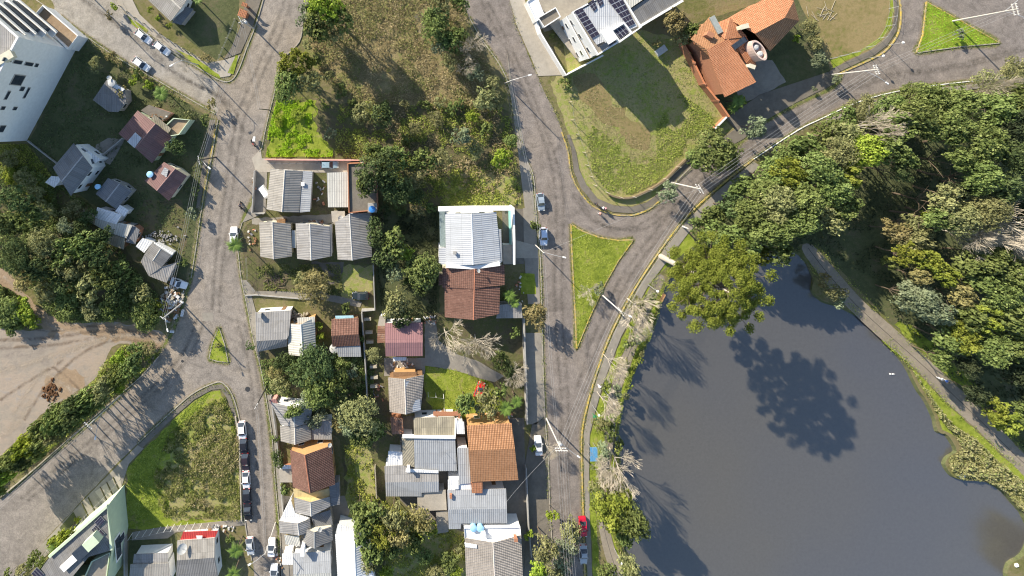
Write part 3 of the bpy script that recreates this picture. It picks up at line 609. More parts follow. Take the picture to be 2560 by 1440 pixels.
def bare_mesh(var):
    if var in BARE: return BARE[var]
    r = random.Random(var + 9); mb = MB(); tw = MB()
    def grow(p, d, L, R, lev):
        q = p
        for s_ in range(2):
            d2 = (d + Vector((r.uniform(-.10, .10), r.uniform(-.10, .10), r.uniform(-.03, .08)))).normalized()
            n2 = q + d2 * L / 2; R = max(R, .0034); (mb if lev < 3 else tw).tube(q, n2, R, R * .85, 5 if lev < 2 else 3, False); q = n2; d = d2; R *= .85
            if lev >= 2 and s_ == 0 and lev < 5: side(q, d, L, R, lev)
        if lev >= 5: return
        for b in range((5, 4, 3, 3, 3)[lev]):
            a = r.uniform(0, 6.283) if lev else b * .9 + r.uniform(-.3, .3); o = d.orthogonal().normalized(); o.rotate(Matrix.Rotation(a, 3, d))
            nd = (d + o * (r.uniform(.35, 1.1) if lev == 0 else r.uniform(.22, .55))); nd.z = max(nd.z, -.05) + .03; grow(q, nd.normalized(), L * (.75 if lev == 0 else r.uniform(.72, .92)), R * .62, lev + 1)
    def side(q, d, L, R, lev):
        o = d.orthogonal().normalized(); o.rotate(Matrix.Rotation(r.uniform(0, 6.28), 3, d)); e = q + (d + o * .6).normalized() * L * .7; tw.tube(q, e, R * .6, R * .4, 3, False)
    grow(Vector((0, 0, 0)), Vector((0, 0, 1)), .36, .026, 0)
    BARE[var] = (mb.mesh('trunk', M['palebark'], True), tw.mesh('twigs', M['twig'])); return BARE[var]
PALM = {}
def palm_mesh(var):
    if var in PALM: return PALM[var]
    r = random.Random(var + 3); P = []; Nn = []; T = []; mb = MB()
    for i in range(17):
        a = i * 2.4 + r.uniform(-.2, .2); el = r.uniform(.1, 1.0); L = r.uniform(.85, 1.1)
        prev = Vector((0, 0, 0))
        for j in range(1, 9):
            t = j / 8; x = L * t; z = math.sin(el) * x * .9 - .75 * x * x * (1 - el * .3)
            q = Vector((math.cos(a) * x, math.sin(a) * x, z)); d = (q - prev).normalized(); sd_ = d.cross(Vector((0, 0, 1))).normalized(); w_ = .26 * math.sin(min(1, t * 1.1 + .12) * math.pi) ** .6 + .03
            for s_ in (-1, 1):
                e = q + sd_ * s_ * w_ + d * .10 - Vector((0, 0, .05))
                for kk in (0, .5):
                    qq = prev.lerp(q, kk); ee = prev.lerp(q, kk) + (e - q); wv = d * .028
                    mb.poly([qq - wv, qq + wv, ee + wv * .3, ee - wv * .3])
            prev = q
    PALM[var] = mb; return mb
def reg(name, label, cat, loc, rz, group):
    return thing(name, label, cat, loc, rz, group)
TREES = []
ROADP = MID + MIDR + TOPR
def on_road(px, py, z):
    c = G(px, py, z); x = NX + c.x / S; y = NY - c.y / S; a = np.array([x]); b = np.array([y]); m = 22
    return any(inpoly(ROADP, a + dx, b + dy)[0] for dx, dy in ((0, 0), (m, 0), (0, m), (-m, 0), (0, -m)))
TREE_WORDS = {'dark': 'dark green', 'mid': 'mid green', 'bright': 'bright green', 'olive': 'olive green', 'grey': 'grey green', 'gold': 'yellow green', 'brown': 'brownish', 'deep': 'deep green shaded'}
tcount = 0
def tree(px, py, rp, kind, h=None, label=None, group=None, name=None, flat=1.0):
    """px, py: where the crown's centre shows in the photograph; rp: its radius there; h: height in metres"""
    global tcount; tcount += 1; rnd = random.Random(tcount * 7 + int(px))
    r = rp * S
    if h is None: h = max(1.2, r * 1.7)
    if kind == 'bare': zc = h * .62
    else: zc = max(h - r * .75, h * .45)
    while h > 5 and kind != 'bare' and on_road(px, py, zc): h *= .93; zc = max(h - r * .75, h * .45)
    r *= (HC - zc) / HC; c = G(px, py, zc); var = tcount % 3; rz = rnd.uniform(0, 6.28)
    base = (c.x, c.y, 0)
    small = h < 2.6
    if px < 300 and 930 < py < 1260: flat = 1.6
    nm = name or ('bush' if small else ('bare_tree' if kind == 'bare' else ('palm_tree' if kind == 'palm' else ('araucaria_tree' if kind == 'gold' and rp > 60 else 'tree'))))
    t = thing(nm, label, 'bush' if small else ('palm tree' if kind == 'palm' else 'tree'), base, rz, group)
    if kind == 'bare':
        k = h / 1.45; kk = r / .62; a, b = bare_mesh(tcount % 4)
        o = link('trunk', a, t); o.scale = (kk, kk, k); o = link('twigs', b, t); o.scale = (kk, kk, k)
    elif kind == 'palm':
        key = 'palm%d' % var
        if key not in MATS: MATS[key] = palm_mesh(var).mesh('crown', LM['palmleaf'])
        o = link('crown', MATS[key], t); o.scale = (r, r, r); o.location = (0, 0, h - r * .3)
        MB().tube((0, 0, 0), (0, 0, h - r * .3), .14, .10, 7).build('trunk', M['bark'], t, True)
    else:
        cls = 0 if r < 1.7 else (1 if r < 3.4 else 2)
        o = link('crown', crown(kind, cls, var), t); hz = max(min(r, h * .62), min(1.6 * r, h * .55)) * flat; an = rnd.uniform(.84, 1.16); o.scale = (r * an, r / an, hz); o.location = (0, 0, h - hz * .78)
        if not small:
            o = link('trunk', trunk_mesh(var, kind in ('grey',)), t); s_ = (h - hz * .5); o.scale = (s_ * 1.0, s_ * 1.0, s_)
    TREES.append((t, px, py, rp, kind, h)); return t
LM['araucaria'] = leafmat('araucaria', [(0.061, 0.078, 0.011), (0.164, 0.189, 0.028), (0.285, 0.295, 0.060)], 0)
LM['palmleaf'] = plain('palm_leaf', (0.105, 0.168, 0.028), .6, .3, 0, .3, 2)

def inpoly(P, x, y):
    ins = np.zeros(len(x), bool); n = len(P)
    for i in range(n):
        x1, y1 = P[i]; x2, y2 = P[(i + 1) % n]
        c = ((y1 > y) != (y2 > y)); ins ^= c & (x < (x2 - x1) * (y - y1) / ((y2 - y1) or 1e-9) + x1)
    return ins
LM['straw'] = leafmat('straw', [(.18, .15, .075), (.31, .25, .13), (.44, .37, .21)], 0, .15)
LM['weed'] = leafmat('weed', [(0.103, 0.147, 0.026), (0.258, 0.302, 0.053), (0.447, 0.459, 0.113)], 0, .2)
LM['lime'] = leafmat('lime', [(0.172, 0.278, 0.016), (0.310, 0.475, 0.026), (0.447, 0.623, 0.053)], 0, .25)
LM['mixweed'] = leafmat('mixed_weed', [(.075, .105, .025), (.15, .185, .045), (.25, .26, .085), (.37, .325, .165)], 0, .2)
LM['reed'] = leafmat('reed', [(.13, .15, .05), (.24, .25, .10), (.36, .34, .17), (.20, .25, .08)], 0, .2)
def vnoise(x, y, sc, seed, octs=4):
    r = np.random.default_rng(seed); t = r.random((64, 64)); out = 0; amp = 1; tot = 0
    for o in range(octs):
        u = x * sc + o * 17.3; v = y * sc + o * 9.1; i = np.floor(u).astype(int); j = np.floor(v).astype(int); a = u - i; b = v - j; a = a * a * (3 - 2 * a); b = b * b * (3 - 2 * b)
        g = lambda p, q: t[p % 64, q % 64]
        out = out + amp * ((g(i, j) * (1 - a) + g(i + 1, j) * a) * (1 - b) + (g(i, j + 1) * (1 - a) + g(i + 1, j + 1) * a) * b); tot += amp; amp *= .55; sc *= 2.1
    return out / tot * 2 - 1
def cover(name, poly, n, mat, hmax=.5, size=.18, lump=.25, up=.6, z0=0, thresh=-9, label=None, seed=1):
    """ground cover that nobody could count: leaf clumps heaped by noise over a plot"""
    r = np.random.default_rng(seed); xs = [p[0] for p in poly]; ys = [p[1] for p in poly]
    x = r.uniform(min(xs), max(xs), n * 3); y = r.uniform(min(ys), max(ys), n * 3); k = inpoly(poly, x, y); x, y = x[k][:n], y[k][:n]; n = len(x)
    wx, wy = (x - NX) * S, -(y - NY) * S
    f = vnoise(wx, wy, lump * .8, seed + 5) * 2.2
    keep = f > thresh; f = f[keep]; wx = wx[keep]; wy = wy[keep]; n = len(f)
    z = z0 + np.clip(.5 + .5 * f, .05, 1.2) * hmax * r.uniform(.25, 1, n)
    c = np.stack([wx, wy, z], 1); nn = r.normal(size=(n, 3)) * up + np.array([0, 0, .8]); nn /= np.linalg.norm(nn, axis=1)[:, None]
    tint = np.clip(.5 + .28 * f + r.normal(size=n) * .2, 0, 1)
    me = leaf_mesh(name, c, nn, size * r.uniform(.5, 1.4, n), mat, tint, .4, r)
    return tag(link(name, me), label, name.replace('_', ' ') if label else None, kind='stuff')

def edge_weeds(lines, n_per_m, mat, label, seed, sd_=.28, hmax=.25):
    r = np.random.default_rng(seed); X = []
    for l in lines:
        W = [G(*p) for p in l]
        for a, b in zip(W[:-1], W[1:]):
            k = max(1, int((b - a).length * n_per_m)); t = r.random(k); X.append(np.stack([a.x + (b.x - a.x) * t, a.y + (b.y - a.y) * t], 1))
    X = np.concatenate(X); f = vnoise(X[:, 0], X[:, 1], .5, seed); X = X[f > -.12]; X = X + r.normal(size=X.shape) * sd_; n = len(X)
    c = np.stack([X[:, 0], X[:, 1], .12 + hmax * r.random(n)], 1); nn = r.normal(size=(n, 3)) * .6 + np.array([0, 0, .8]); nn /= np.linalg.norm(nn, axis=1)[:, None]
    return tag(link('kerb_weeds', leaf_mesh('kerb_weeds', c, nn, .12 * r.uniform(.5, 1.5, n), mat, None, .4, r)), label, 'weeds', kind='stuff')
# ---------------- buildings -------------------------------------------------------------------
def P3(p, z=None):
    if isinstance(p, Vector): return p
    return G(p[0], p[1], p[2] if len(p) > 2 else z)
def roof_slab(mb, pts, t=.12):
    p = [Vector(q) for q in pts]; n = Vector((0, 0, 0))
    for k in range(len(p)): n += p[k].cross(p[(k + 1) % len(p)])
    if n.z < 0: p = p[::-1]
    mb.poly(p); d = [Vector((q.x, q.y, q.z - t)) for q in p]; mb.poly(d[::-1])
    for k in range(len(p)):
        j = (k + 1) % len(p); mb.poly([p[j], p[k], d[k], d[j]])
class House:
    def __init__(s, label, at, name='house', cat='house', group=None):
        s.root = thing(name, label, cat, (0, 0, 0), 0, group); b = G(*at, 0); s.root.location = (b.x, b.y, 0); s.off = b; s.wn = 0
    def add(s, name, mb, mat, parent=None, label=None):
        ox, oy = s.off.x, s.off.y; mb.v = [(x - ox, y - oy, z) for x, y, z in mb.v]
        o = mb.build(name, mat, parent or s.root)
        if label: o['label'] = label
        return o
    def walls(s, outline, mat, inset=.3, win=True, z0=0, levels=None, drop=.14, parent=None):
        P = [Vector(q) for q in outline]
        a = sum(P[i].x * P[(i + 1) % len(P)].y - P[(i + 1) % len(P)].x * P[i].y for i in range(len(P)))
        if a < 0: P = P[::-1]
        c = sum(P, Vector()) / len(P); Q = []; n = len(P)
        for i in range(n):
            e0 = (P[i] - P[i - 1]); e1 = (P[(i + 1) % n] - P[i]); e0.z = e1.z = 0; e0.normalize(); e1.normalize()
            n0 = Vector((-e0.y, e0.x, 0)); n1 = Vector((-e1.y, e1.x, 0)); m = (n0 + n1)
            m = m / max(.5, m.dot(m) / 2) if m.length > .1 else n0
            Q.append(P[i] + m * inset - Vector((0, 0, drop)))
        mb = MB()
        for i in range(n):
            p, q = Q[i], Q[(i + 1) % n]; mb.poly([(p.x, p.y, z0), (q.x, q.y, z0), q, p])
        s.add('wall', mb, mat)
        if win:
            for i in range(n):
                p, q = Q[i], Q[(i + 1) % n]; L = Vector((q.x - p.x, q.y - p.y, 0)); ln = L.length
                if ln < 2.4: continue
                L /= ln; nn = Vector((L.y, -L.x, 0)); m = (p + q) / 2
                if nn.dot(Vector((-m.x, -m.y, 0)).normalized()) < .15: continue
                zt = min(p.z, q.z); k = max(1, int(ln / 3.2))
                for lev in range(max(1, int((zt - z0) / 2.7))):
                    for j in range(k):
                        ctr = Vector((p.x, p.y, 0)) + L * ln * (j + .5) / k; zc = z0 + 1.55 + lev * 2.8
                        if zc + .7 > zt: continue
                        door = lev == 0 and j == 0 and k > 1; hh = 2.05 if door else 1.1; ww = .85 if door else 1.25; zc = z0 + 1.04 if door else zc; rz = math.atan2(L.y, L.x)
                        f = s.add('door' if door else 'window', MB().box(tuple(ctr + nn * .02 + Vector((0, 0, zc))), (ww, .08, hh), rz), M['frame'] if not door else W_['wood'])
                        pm = MB().box(tuple(ctr + nn * .05 + Vector((0, 0, zc))), (ww - .2, .05, hh - .2), rz) if not door else MB().box(tuple(ctr + nn * .08 + L * .3 + Vector((0, 0, zc))), (.06, .06, .16), rz)
                        s.add('pane' if not door else 'handle', pm, M['glass'] if not door else M['metal'], f)
    def roof(s, planes, mat, t=.12, name='roof', label=None):
        mb = MB()
        for p in planes: roof_slab(mb, [P3(q) for q in p], t)
        s.last = s.add(name, mb, mat, None, label); return s.last
    def ridge(s, p, q, mat=None, w=.28):
        p, q = P3(p), P3(q); mb = MB(); d = q - p; L = d.length; d.normalize(); sd_ = d.cross(Vector((0, 0, 1))).normalized() * w / 2
        up = Vector((0, 0, .07)); dn = Vector((0, 0, -.02))
        mb.poly([p + up, q + up, q - sd_ + dn, p - sd_ + dn][::-1]); mb.poly([p + up, q + up, q + sd_ + dn, p + sd_ + dn])
        s.add('ridge_cap', mb, mat or M['metal'], s.last)
    def gable(s, a, m1, b, c, m2, d, ze, zr, mat, wall='white', win=True, ridge=True, zeb=None, inset=.3, ridge_mat=None, z0=0):
        zb = ze if zeb is None else zeb; zr = ze + (zr - ze) * 1.55
        A, B, C_, D, m, k = P3(a, ze), P3(b, zb), P3(c, zb), P3(d, ze), P3(m1, zr), P3(m2, zr)
        R = s.roof([[A, m, k, D], [m, B, C_, k]], R_[mat] if isinstance(mat, str) else mat)
        if ridge: s.ridge(m, k, ridge_mat or plain('ridge' + str(mat), scl(tuple(x for x in RC.get(mat, (.4, .4, .4))), 1.25), .7))
        if wall: s.walls([A, m, B, C_, k, D], W_[wall], inset, win, z0)
        return s
    def mono(s, pts, zs, mat, wall='white', win=True, inset=.25, t=.12, z0=0, name='roof', label=None):
        if not hasattr(zs, '__len__'): zs = [zs] * len(pts)
        P = [P3(p, z) for p, z in zip(pts, zs)]
        s.roof([P], R_[mat] if isinstance(mat, str) and mat in R_ else (W_[mat] if isinstance(mat, str) and mat in W_ else (M[mat] if isinstance(mat, str) else mat)), t, name, label)
        if wall: s.walls(P, W_[wall], inset, win, z0)
        return s
    def flat(s, pts, z, mat='concrete', wall='white', par=.5, pw=.22, win=True, parmat=None):
        P = [P3(p, z) for p in pts]; s.roof([P], M[mat] if mat in M else W_[mat], .2); s.walls(P, W_[wall], .02, win, 0, None, .2)
        if par:
            mb = strip_mesh(P, pw, z - .1, z + par, True, False); s.add('parapet', mb, W_[parmat or wall])
        return s
    def chimney(s, px, py, zt, w=.7, h=1.2, mat='white', d=None, rz=0):
        p = G(px, py, zt); mb = MB().box((p.x, p.y, zt - h / 2), (w, d or w, h), rz).box((p.x, p.y, zt + .05), (w + .16, (d or w) + .16, .1), rz)
        s.add('chimney', mb, W_.get(mat, W_['white']), s.last)
    def panel(s, pts, zs, mat, name='roof_panel', t=.05):
        s.mono(pts, zs, mat, None, False, 0, t, 0, name)
RC = {'fibro': (.40, .39, .37), 'fibro_dark': (.3, .3, .29), 'fibro_warm': (.42, .39, .35), 'zinc': (.62, .63, .64), 'cream': (.58, .57, .52), 'pink': (.36, .17, .17), 'tile_brown': (.36, .17, .11),
      'tile_dark': (.3, .14, .08), 'tile': (.5, .24, .14), 'tile_grey': (.45, .4, .36), 'rustred': (.2, .12, .11), 'slate': (.25, .25, .26), 'white': (.75, .75, .75), 'zinc_grey': (.5, .5, .5)}
WAT = []
def water_tank(px, py, z, r, mat, label, h=None, zb=None):
    h = h or r * 1.3; p = G(px, py, z)
    o = thing('water_tank', label, 'water tank', (p.x, p.y, z - h))
    MB().lathe((0, 0, 0), [(r * .85, 0), (r, h * .9)], 18).build('tank_body', mat, o, False)
    l = MB().lathe((0, 0, h * .9), [(r * 1.05, 0), (r * 1.05, h * .06), (r * .55, h * .16), (r * .18, h * .2)], 18)
    for k in range(8):
        a = k * math.pi / 4; l.box((math.cos(a) * r * .6, math.sin(a) * r * .6, h * .13), (r * .7, .05, h * .07), a)
    l.build('lid', mat, o); return o
def dish(px, py, z, r, label, col_='tank', zbase=None):
    p = G(px, py, z); o = thing('satellite_dish', label, 'satellite dish', (p.x, p.y, z - .5)); o.rotation_euler = (0, 0, 2.2)
    mb = MB(); Rg = []
    for i in range(4):
        rr = r * i / 3; Rg.append([Vector((rr * math.cos(t * math.pi / 9), rr * math.sin(t * math.pi / 9), .22 * (rr * rr) / r)) for t in range(18)])
    for i in range(3):
        for k in range(18): mb.poly([Rg[i][k], Rg[i][(k + 1) % 18], Rg[i + 1][(k + 1) % 18], Rg[i + 1][k]], [(0, 0)] * 4)
    d = mb.build('reflector', M[col_], o, True); d.rotation_euler = (rad(35), 0, 0); d.location = (0, 0, .5)
    MB().tube((0, 0, 0), (0, 0, .55), .04, .04, 6).build('mast', M['metal'], o)
    f = MB().tube((0, 0, .5), (0, -r * .55, .5 + r * .75), .025, .02, 5).tube((r * .7, 0, .7), (0, -r * .55, .5 + r * .75), .015, .015, 4).build('feed_arm', M['metal'], o); return o
def antenna(px, py, z, h, label):
    p = G(px, py, z); o = thing('antenna', label, 'antenna', (p.x, p.y, z))
    MB().tube((0, 0, 0), (0, 0, h), .03, .02, 5).build('mast', M['darkmetal'], o)
    mb = MB().tube((-.6, 0, h), (.6, 0, h), .02)
    for i in range(6): mb.tube((-.55 + .2 * i, -.35 + .04 * i, h), (-.55 + .2 * i, .35 - .04 * i, h), .012, .012, 4)
    mb.build('elements', M['metal'], o); return o

# --- upper left ---
h = House('huge white apartment block with stepped balconies at the upper left corner', (80, 240), 'apartment_building', 'apartment building')
ZA = 17.0
RP = [(52, 95, ZA), (-90, 359, ZA), (-340, 230, ZA), (-190, -120, ZA)]
h.roof([[P3(p) for p in RP]], R_['fibro'], .3)
h.walls([P3(p) for p in RP], W_['white'], .02, False, 0)
h.add('parapet', strip_mesh([P3(p) for p in RP], .5, ZA - .2, ZA + .9, True, False), W_['white'])
h.add('roof_hatch', MB().box(tuple(G(5, 150, ZA + .6)), (5, 1.6, 1.0), rad(30)), W_['cream'])
A_, B_ = Vector(G(189, 122)), Vector(G(67, 352))
# the real wall plane, from the roof outline
Pa, Pb = P3(RP[0]), P3(RP[1]); dw = Vector((Pb.x - Pa.x, Pb.y - Pa.y, 0)).normalized(); nw = Vector((-dw.y, dw.x, 0))
if nw.dot(-Pa) < 0: nw = -nw
def on_wall(px, py, P0=None, n_=None):
    P0 = P0 or Pa; n_ = n_ or nw; d = G(px, py, 0) - Vector((0, 0, HC)); o = Vector((0, 0, HC)); t = (P0 - o).dot(n_) / d.dot(n_); return o + d * t
def wall_window(h, quad, P0, n_, depth=.06, mat='glass', frame='grey'):
    Q = [on_wall(x, y, P0, n_) for x, y in quad]; zc = [q.z for q in Q]; z0, z1 = min(zc), max(zc)
    u = Vector((-n_.y, n_.x, 0)); us = [q.dot(u) for q in Q]; u0, u1 = min(us), max(us); c = u * (u0 + u1) / 2 + n_ * P0.dot(n_)
    rz = math.atan2(u.y, u.x)
    f = h.add('window', MB().box((c.x + n_.x * .03, c.y + n_.y * .03, (z0 + z1) / 2), (u1 - u0, .12, z1 - z0), rz), W_[frame])
    h.add('pane', MB().box((c.x + n_.x * .08, c.y + n_.y * .08, (z0 + z1) / 2), ((u1 - u0) * .86, .08, (z1 - z0) * .84), rz), M[mat], f)
def wall_win(h, px, py, w_, hh, P0, n_, frame='grey', mat='glass'):
    q = on_wall(px, py, P0, n_); rz = math.atan2(n_.x, -n_.y)
    f = h.add('window', MB().box((q.x + n_.x * .03, q.y + n_.y * .03, q.z), (w_, .12, hh), rz), W_[frame])
    h.add('pane', MB().box((q.x + n_.x * .08, q.y + n_.y * .08, q.z), (w_ * .84, .08, hh * .86), rz), M[mat], f)
for x, y, w_, hh in ((18, 149, .8, 2.4), (44, 155, .8, 2.4), (72, 160, .8, 2.4), (91, 163, .8, 1.0), (44, 200, 2.4, 3.2), (66, 232, 2.6, .7), (55, 222, 1.0, 1.2), (18, 238, 2.0, .8), (7, 270, .8, 1.1), (37, 271, .8, 1.1), (4, 322, 1.6, 1.6)):
    wall_win(h, x, y, w_, hh, Pa, nw)
# lower front wing with a walled terrace
T = [(203, 92, 3), (178, 122, 3), (128, 78, 3), (96, 46, 3), (118, 18, 3)]
h.flat([(201, 91), (176, 124), (90, 44), (114, 16)], 3.0, 'clay', 'white', 1.0, .25, False)
for k, (x, y) in enumerate([(62, 118), (84, 108), (108, 98)]): pass
for k in range(4):
    z = 14.2 - 2.9 * k
    # balcony slabs step down the street side
    a = G(60 + 26 * k, 92 - 2 * k, z); b = G(-30 + 22 * k, 12 - 4 * k, z); d = (b - a); L = d.length; rz = math.atan2(d.y, d.x); m = (a + b) / 2
    h.add('balcony', MB().box((m.x, m.y, z), (L, 1.6, .25), rz).box((m.x - math.sin(rz) * -.8, m.y - math.cos(rz) * .8, z + .5), (L, .12, .9), rz), W_['white'])
    h.add('glass_door', MB().box((m.x, m.y, z + 1.2), (L * .8, .9, 1.2), rz), M['glass'])
h2 = House('grey roofed shed with antennas beside the shaded yard above the red terrace house', (275, 250), 'shed', 'shed')
h2.mono([(266, 200), (311, 222), (316, 252), (296, 280), (271, 279), (232, 250)], [3.3, 3.3, 2.9, 2.7, 2.7, 3.0], 'fibro_dark', 'grey')
h2.mono([(268, 199), (312, 223), (305, 229), (270, 212)], [3.5, 3.5, 3.45, 3.45], 'white', None)
water_tank(278, 207, 4.2, .75, M['tank'], 'round pale water tank on the grey shed near the apartment block')
dish(273, 195, 4.4, .5, 'small white dish on the top corner of the grey shed')
h3 = House('dark red ribbed roof house with a terracotta terrace and pale green wall', (385, 340))
h3.gable((344, 276), (389, 309), (430, 342), (380, 408), (338, 370), (296, 334), 3.2, 4.3, 'rustred', 'green')
h3.mono([(338, 331), (354, 345), (336, 370), (318, 354)], [5.05, 5.05, 5.0, 5.0], 'zinc', None)
h3.flat([(408, 322), (436, 296), (476, 300), (449, 336), (424, 340)], 2.8, 'clay', 'green', .5, .2, False)
h3.mono([(372, 262), (428, 282), (404, 306), (352, 276)], 2.7, M['darkpath'], 'pink', False)
h3.mono([(384, 285), (428, 322), (420, 334), (378, 298)], [3.9, 3.5, 3.4, 3.8], 'beige', None)
h4 = House('tall white house with grey ridge roof and white box annex left of the shaded lots', (205, 420))
h4.gable((132, 418), (157, 388), (184, 358), (231, 420), (205, 452), (177, 490), 5.6, 6.6, 'slate', 'white') if 0 else None
h4.gable((184, 358), (207, 389), (231, 420), (177, 490), (154, 454), (132, 419), 5.6, 6.8, 'slate', 'white')
h4.mono([(128, 440), (158, 443), (136, 469), (113, 456)], [4.6, 4.6, 4.0, 4.0], 'white', 'white')
h4.mono([(190, 360), (206, 366), (252, 398), (238, 408)], 4.0, 'white', 'white', True)
h5 = House('small blue grey roofed shack with a porch, below the tall white house', (288, 485))
h5.gable((270, 445), (299, 459), (330, 478), (290, 523), (264, 504), (239, 485), 2.9, 3.5, 'slate', 'grey')
water_tank(243, 467, 3.8, .55, M['lbluepl'], 'small pale blue tank between the white house and the grey shack')
h6 = House('long makeshift white sheet roof house with mismatched extensions below the shack', (265, 565))
h6.mono([(208, 523), (238, 545), (236, 562), (206, 544)], [2.9, 3.1, 3.0, 2.8], 'beige', 'wood')
h6.mono([(243, 518), (305, 537), (290, 561), (237, 545)], [3.2, 3.4, 3.2, 3.0], 'white', 'white')
h6.mono([(238, 547), (331, 563), (316, 596), (268, 580), (237, 562)], [3.0, 3.1, 2.8, 2.7, 2.8], 'cream', 'grey')
h6.mono([(268, 581), (313, 596), (309, 624), (264, 607)], [2.6, 2.6, 2.4, 2.4], 'beige', 'wood')
h6.mono([(332, 562), (349, 575), (338, 611), (313, 605), (318, 596)], [2.7, 2.7, 2.5, 2.5, 2.6], 'slate', 'brick')
h6.mono([(300, 512), (322, 526), (310, 542), (288, 528)], [3.0, 3.0, 2.9, 2.9], 'white', 'white')
h7 = House('grey ribbed roof house with a bright white porch roof beside the rubbish lot', (395, 655))
h7.gable((381, 607), (402, 622), (428, 638), (404, 668), (382, 652), (360, 637), 3.2, 3.5, 'fibro_dark', 'white')
h7.mono([(360, 638), (405, 667), (441, 657), (416, 707), (372, 690), (352, 654)], [3.3, 3.2, 3.0, 2.6, 2.6, 2.9], 'fibro', 'grey')
h7.mono([(356, 595), (381, 606), (360, 632), (339, 616)], [2.8, 2.8, 2.6, 2.6], 'white', 'white')
h7.mono([(384, 604), (434, 632), (428, 642), (386, 614)], [2.2, 2.2, 2.1, 2.1], 'white', 'white', True)
h8 = House('rusty red ribbed roof house with windows facing the street, above the clipped bush', (415, 455))
h8.gable((410, 405), (438, 422), (467, 440), (422, 502), (392, 477), (362, 452), 3.2, 4.0, 'rustred', 'cream')
h8.mono([(454, 432), (467, 441), (423, 503), (413, 496)], [3.35, 3.3, 3.25, 3.3], 'rust', None) if 0 else None
h8.mono([(411, 418), (421, 424), (416, 443), (402, 434)], [4.5, 4.55, 4.55, 4.4], 'zinc_grey', None)
water_tank(374, 436, 4.2, .65, M['lbluepl'], 'pale blue tank at the corner of the rusty red roof')
h9 = House('long grey ribbed roof at the top edge beside the pale street', (425, 20))
h9.gable((345, -24), (376, -52), (400, -80), (470, -5), (452, 22), (426, 53), 3.4, 4.2, 'fibro_warm', 'white')
h9.mono([(430, 56), (462, 16), (484, 22), (452, 62)], [2.6, 2.6, 2.4, 2.4], 'slate', 'grey', False)
h10 = House('small terracotta tiled entrance roof at the street corner near the top', (604, 32), 'gate_shelter', 'shelter')
h10.mono([(600, 20), (619, 28), (613, 46), (593, 38)], [2.6, 2.6, 2.3, 2.3], 'tile', 'brick', False)
h10.mono([(606, 4), (620, 10), (616, 18), (603, 14)], [2.8, 2.8, 2.6, 2.6], 'tile', 'brick', False)

# --- middle block ---
h = House('wide grey ribbed roof house left of the light roofed house, above the row of three', (720, 478))
h.gable((676, 422), (712, 425), (756, 427), (748, 531), (705, 530), (666, 523), 3.3, 4.2, 'fibro_warm', 'white')
h.mono([(757, 427), (781, 429), (775, 529), (749, 531)], [3.2, 3.1, 3.1, 3.2], 'zinc_grey', 'grey', False)
h.chimney(757, 460, 3.5, .6, .3, 'white')
h = House('light grey low sloped roof house beside the flat concrete roof', (843, 475))
h.mono([(817, 432), (869, 430), (870, 518), (820, 518)], [3.3, 3.3, 3.0, 3.0], 'cream', 'white')
h = House('flat concrete roofed house with dark deck next to the big dark tree', (905, 470))
h.flat([(870, 409), (940, 406), (944, 524), (873, 531)], 4.4, 'darkpath', 'brick', .45, .25, True)
h.add('plinth', MB().box(tuple(G(931, 519, 4.8)), (1.9, 1.9, .9)), W_['grey'])
water_tank(930, 523, 6.0, .68, M['bluepl'], 'bright blue ribbed water tank on the concrete flat roof', .9)
h = House('leftmost of the three small grey ridge roof houses in a row', (688, 600), group=None)
h.gable((648, 556), (681, 555), (727, 560), (730, 641), (684, 648), (651, 641), 3.1, 3.9, 'fibro_warm', 'cream')
h.mono([(692, 549), (713, 548), (713, 559), (692, 559)], 2.6, 'wood', 'wood', False)
antenna(676, 590, 3.9, 1.3, 'antenna on the leftmost of the three row houses')
h = House('middle one of the three small grey ridge roof houses, patched with lighter sheets', (783, 605))
h.gable((739, 558), (775, 559), (824, 566), (826, 641), (778, 651), (743, 647), 3.1, 3.9, 'fibro', 'cream')
h.mono([(729, 576), (739, 576), (740, 620), (730, 619)], 2.6, 'cream', 'cream', False)
h.mono([(824, 561), (829, 561), (830, 640), (826, 641)], 3.0, 'slate', 'grey', False)
h = House('rightmost and largest of the three grey ridge roof houses in the row', (885, 592))
h.gable((837, 556), (874, 534), (926, 533), (930, 641), (881, 651), (844, 649), 3.1, 4.0, 'fibro', 'white')
h.mono([(828, 528), (862, 528), (862, 555), (830, 555)], 2.4, 'paving', 'grey', False)
dish(852, 547, 3.0, .7, 'large mesh dish on the small terrace left of the rightmost row house')
antenna(901, 603, 3.6, 1.5, 'antenna on the rightmost of the three row houses')
h = House('large bright white metal roof house with glass side and courtyard', (1180, 597))
h.gable((1113, 534), (1179, 534), (1241, 530), (1252, 657), (1183, 662), (1115, 662), 6.0, 6.9, 'zinc', 'white', ridge_mat=M['whitep'])
h.mono([(1097, 619), (1115, 619), (1115, 661), (1097, 661)], [5.8, 5.95, 5.95, 5.8], 'zinc', 'white', False)
h.mono([(1241, 574), (1253, 573), (1256, 653), (1252, 657), (1243, 655)], [5.9, 5.8, 5.8, 5.9, 5.9], 'zinc_grey', 'white', False)
h.mono([(1098, 524), (1113, 524), (1114, 617), (1100, 617)], 4.6, 'glassroof' if 'glassroof' in M else plain('greenish_glass', (.20, .25, .25), .15, .5), 'white', False, name='glass_canopy')
h.add('gutter', strip_mesh([G(1096, 523, 6.5), G(1184, 521, 6.5), G(1279, 521, 6.5)], .9, 5.6, 6.5, False, False), W_['white'])
h.add('gutter', strip_mesh([G(1115, 665, 6.6), G(1184, 669, 6.6), G(1250, 660, 6.6)], .75, 5.9, 6.6, False, False), W_['white'])
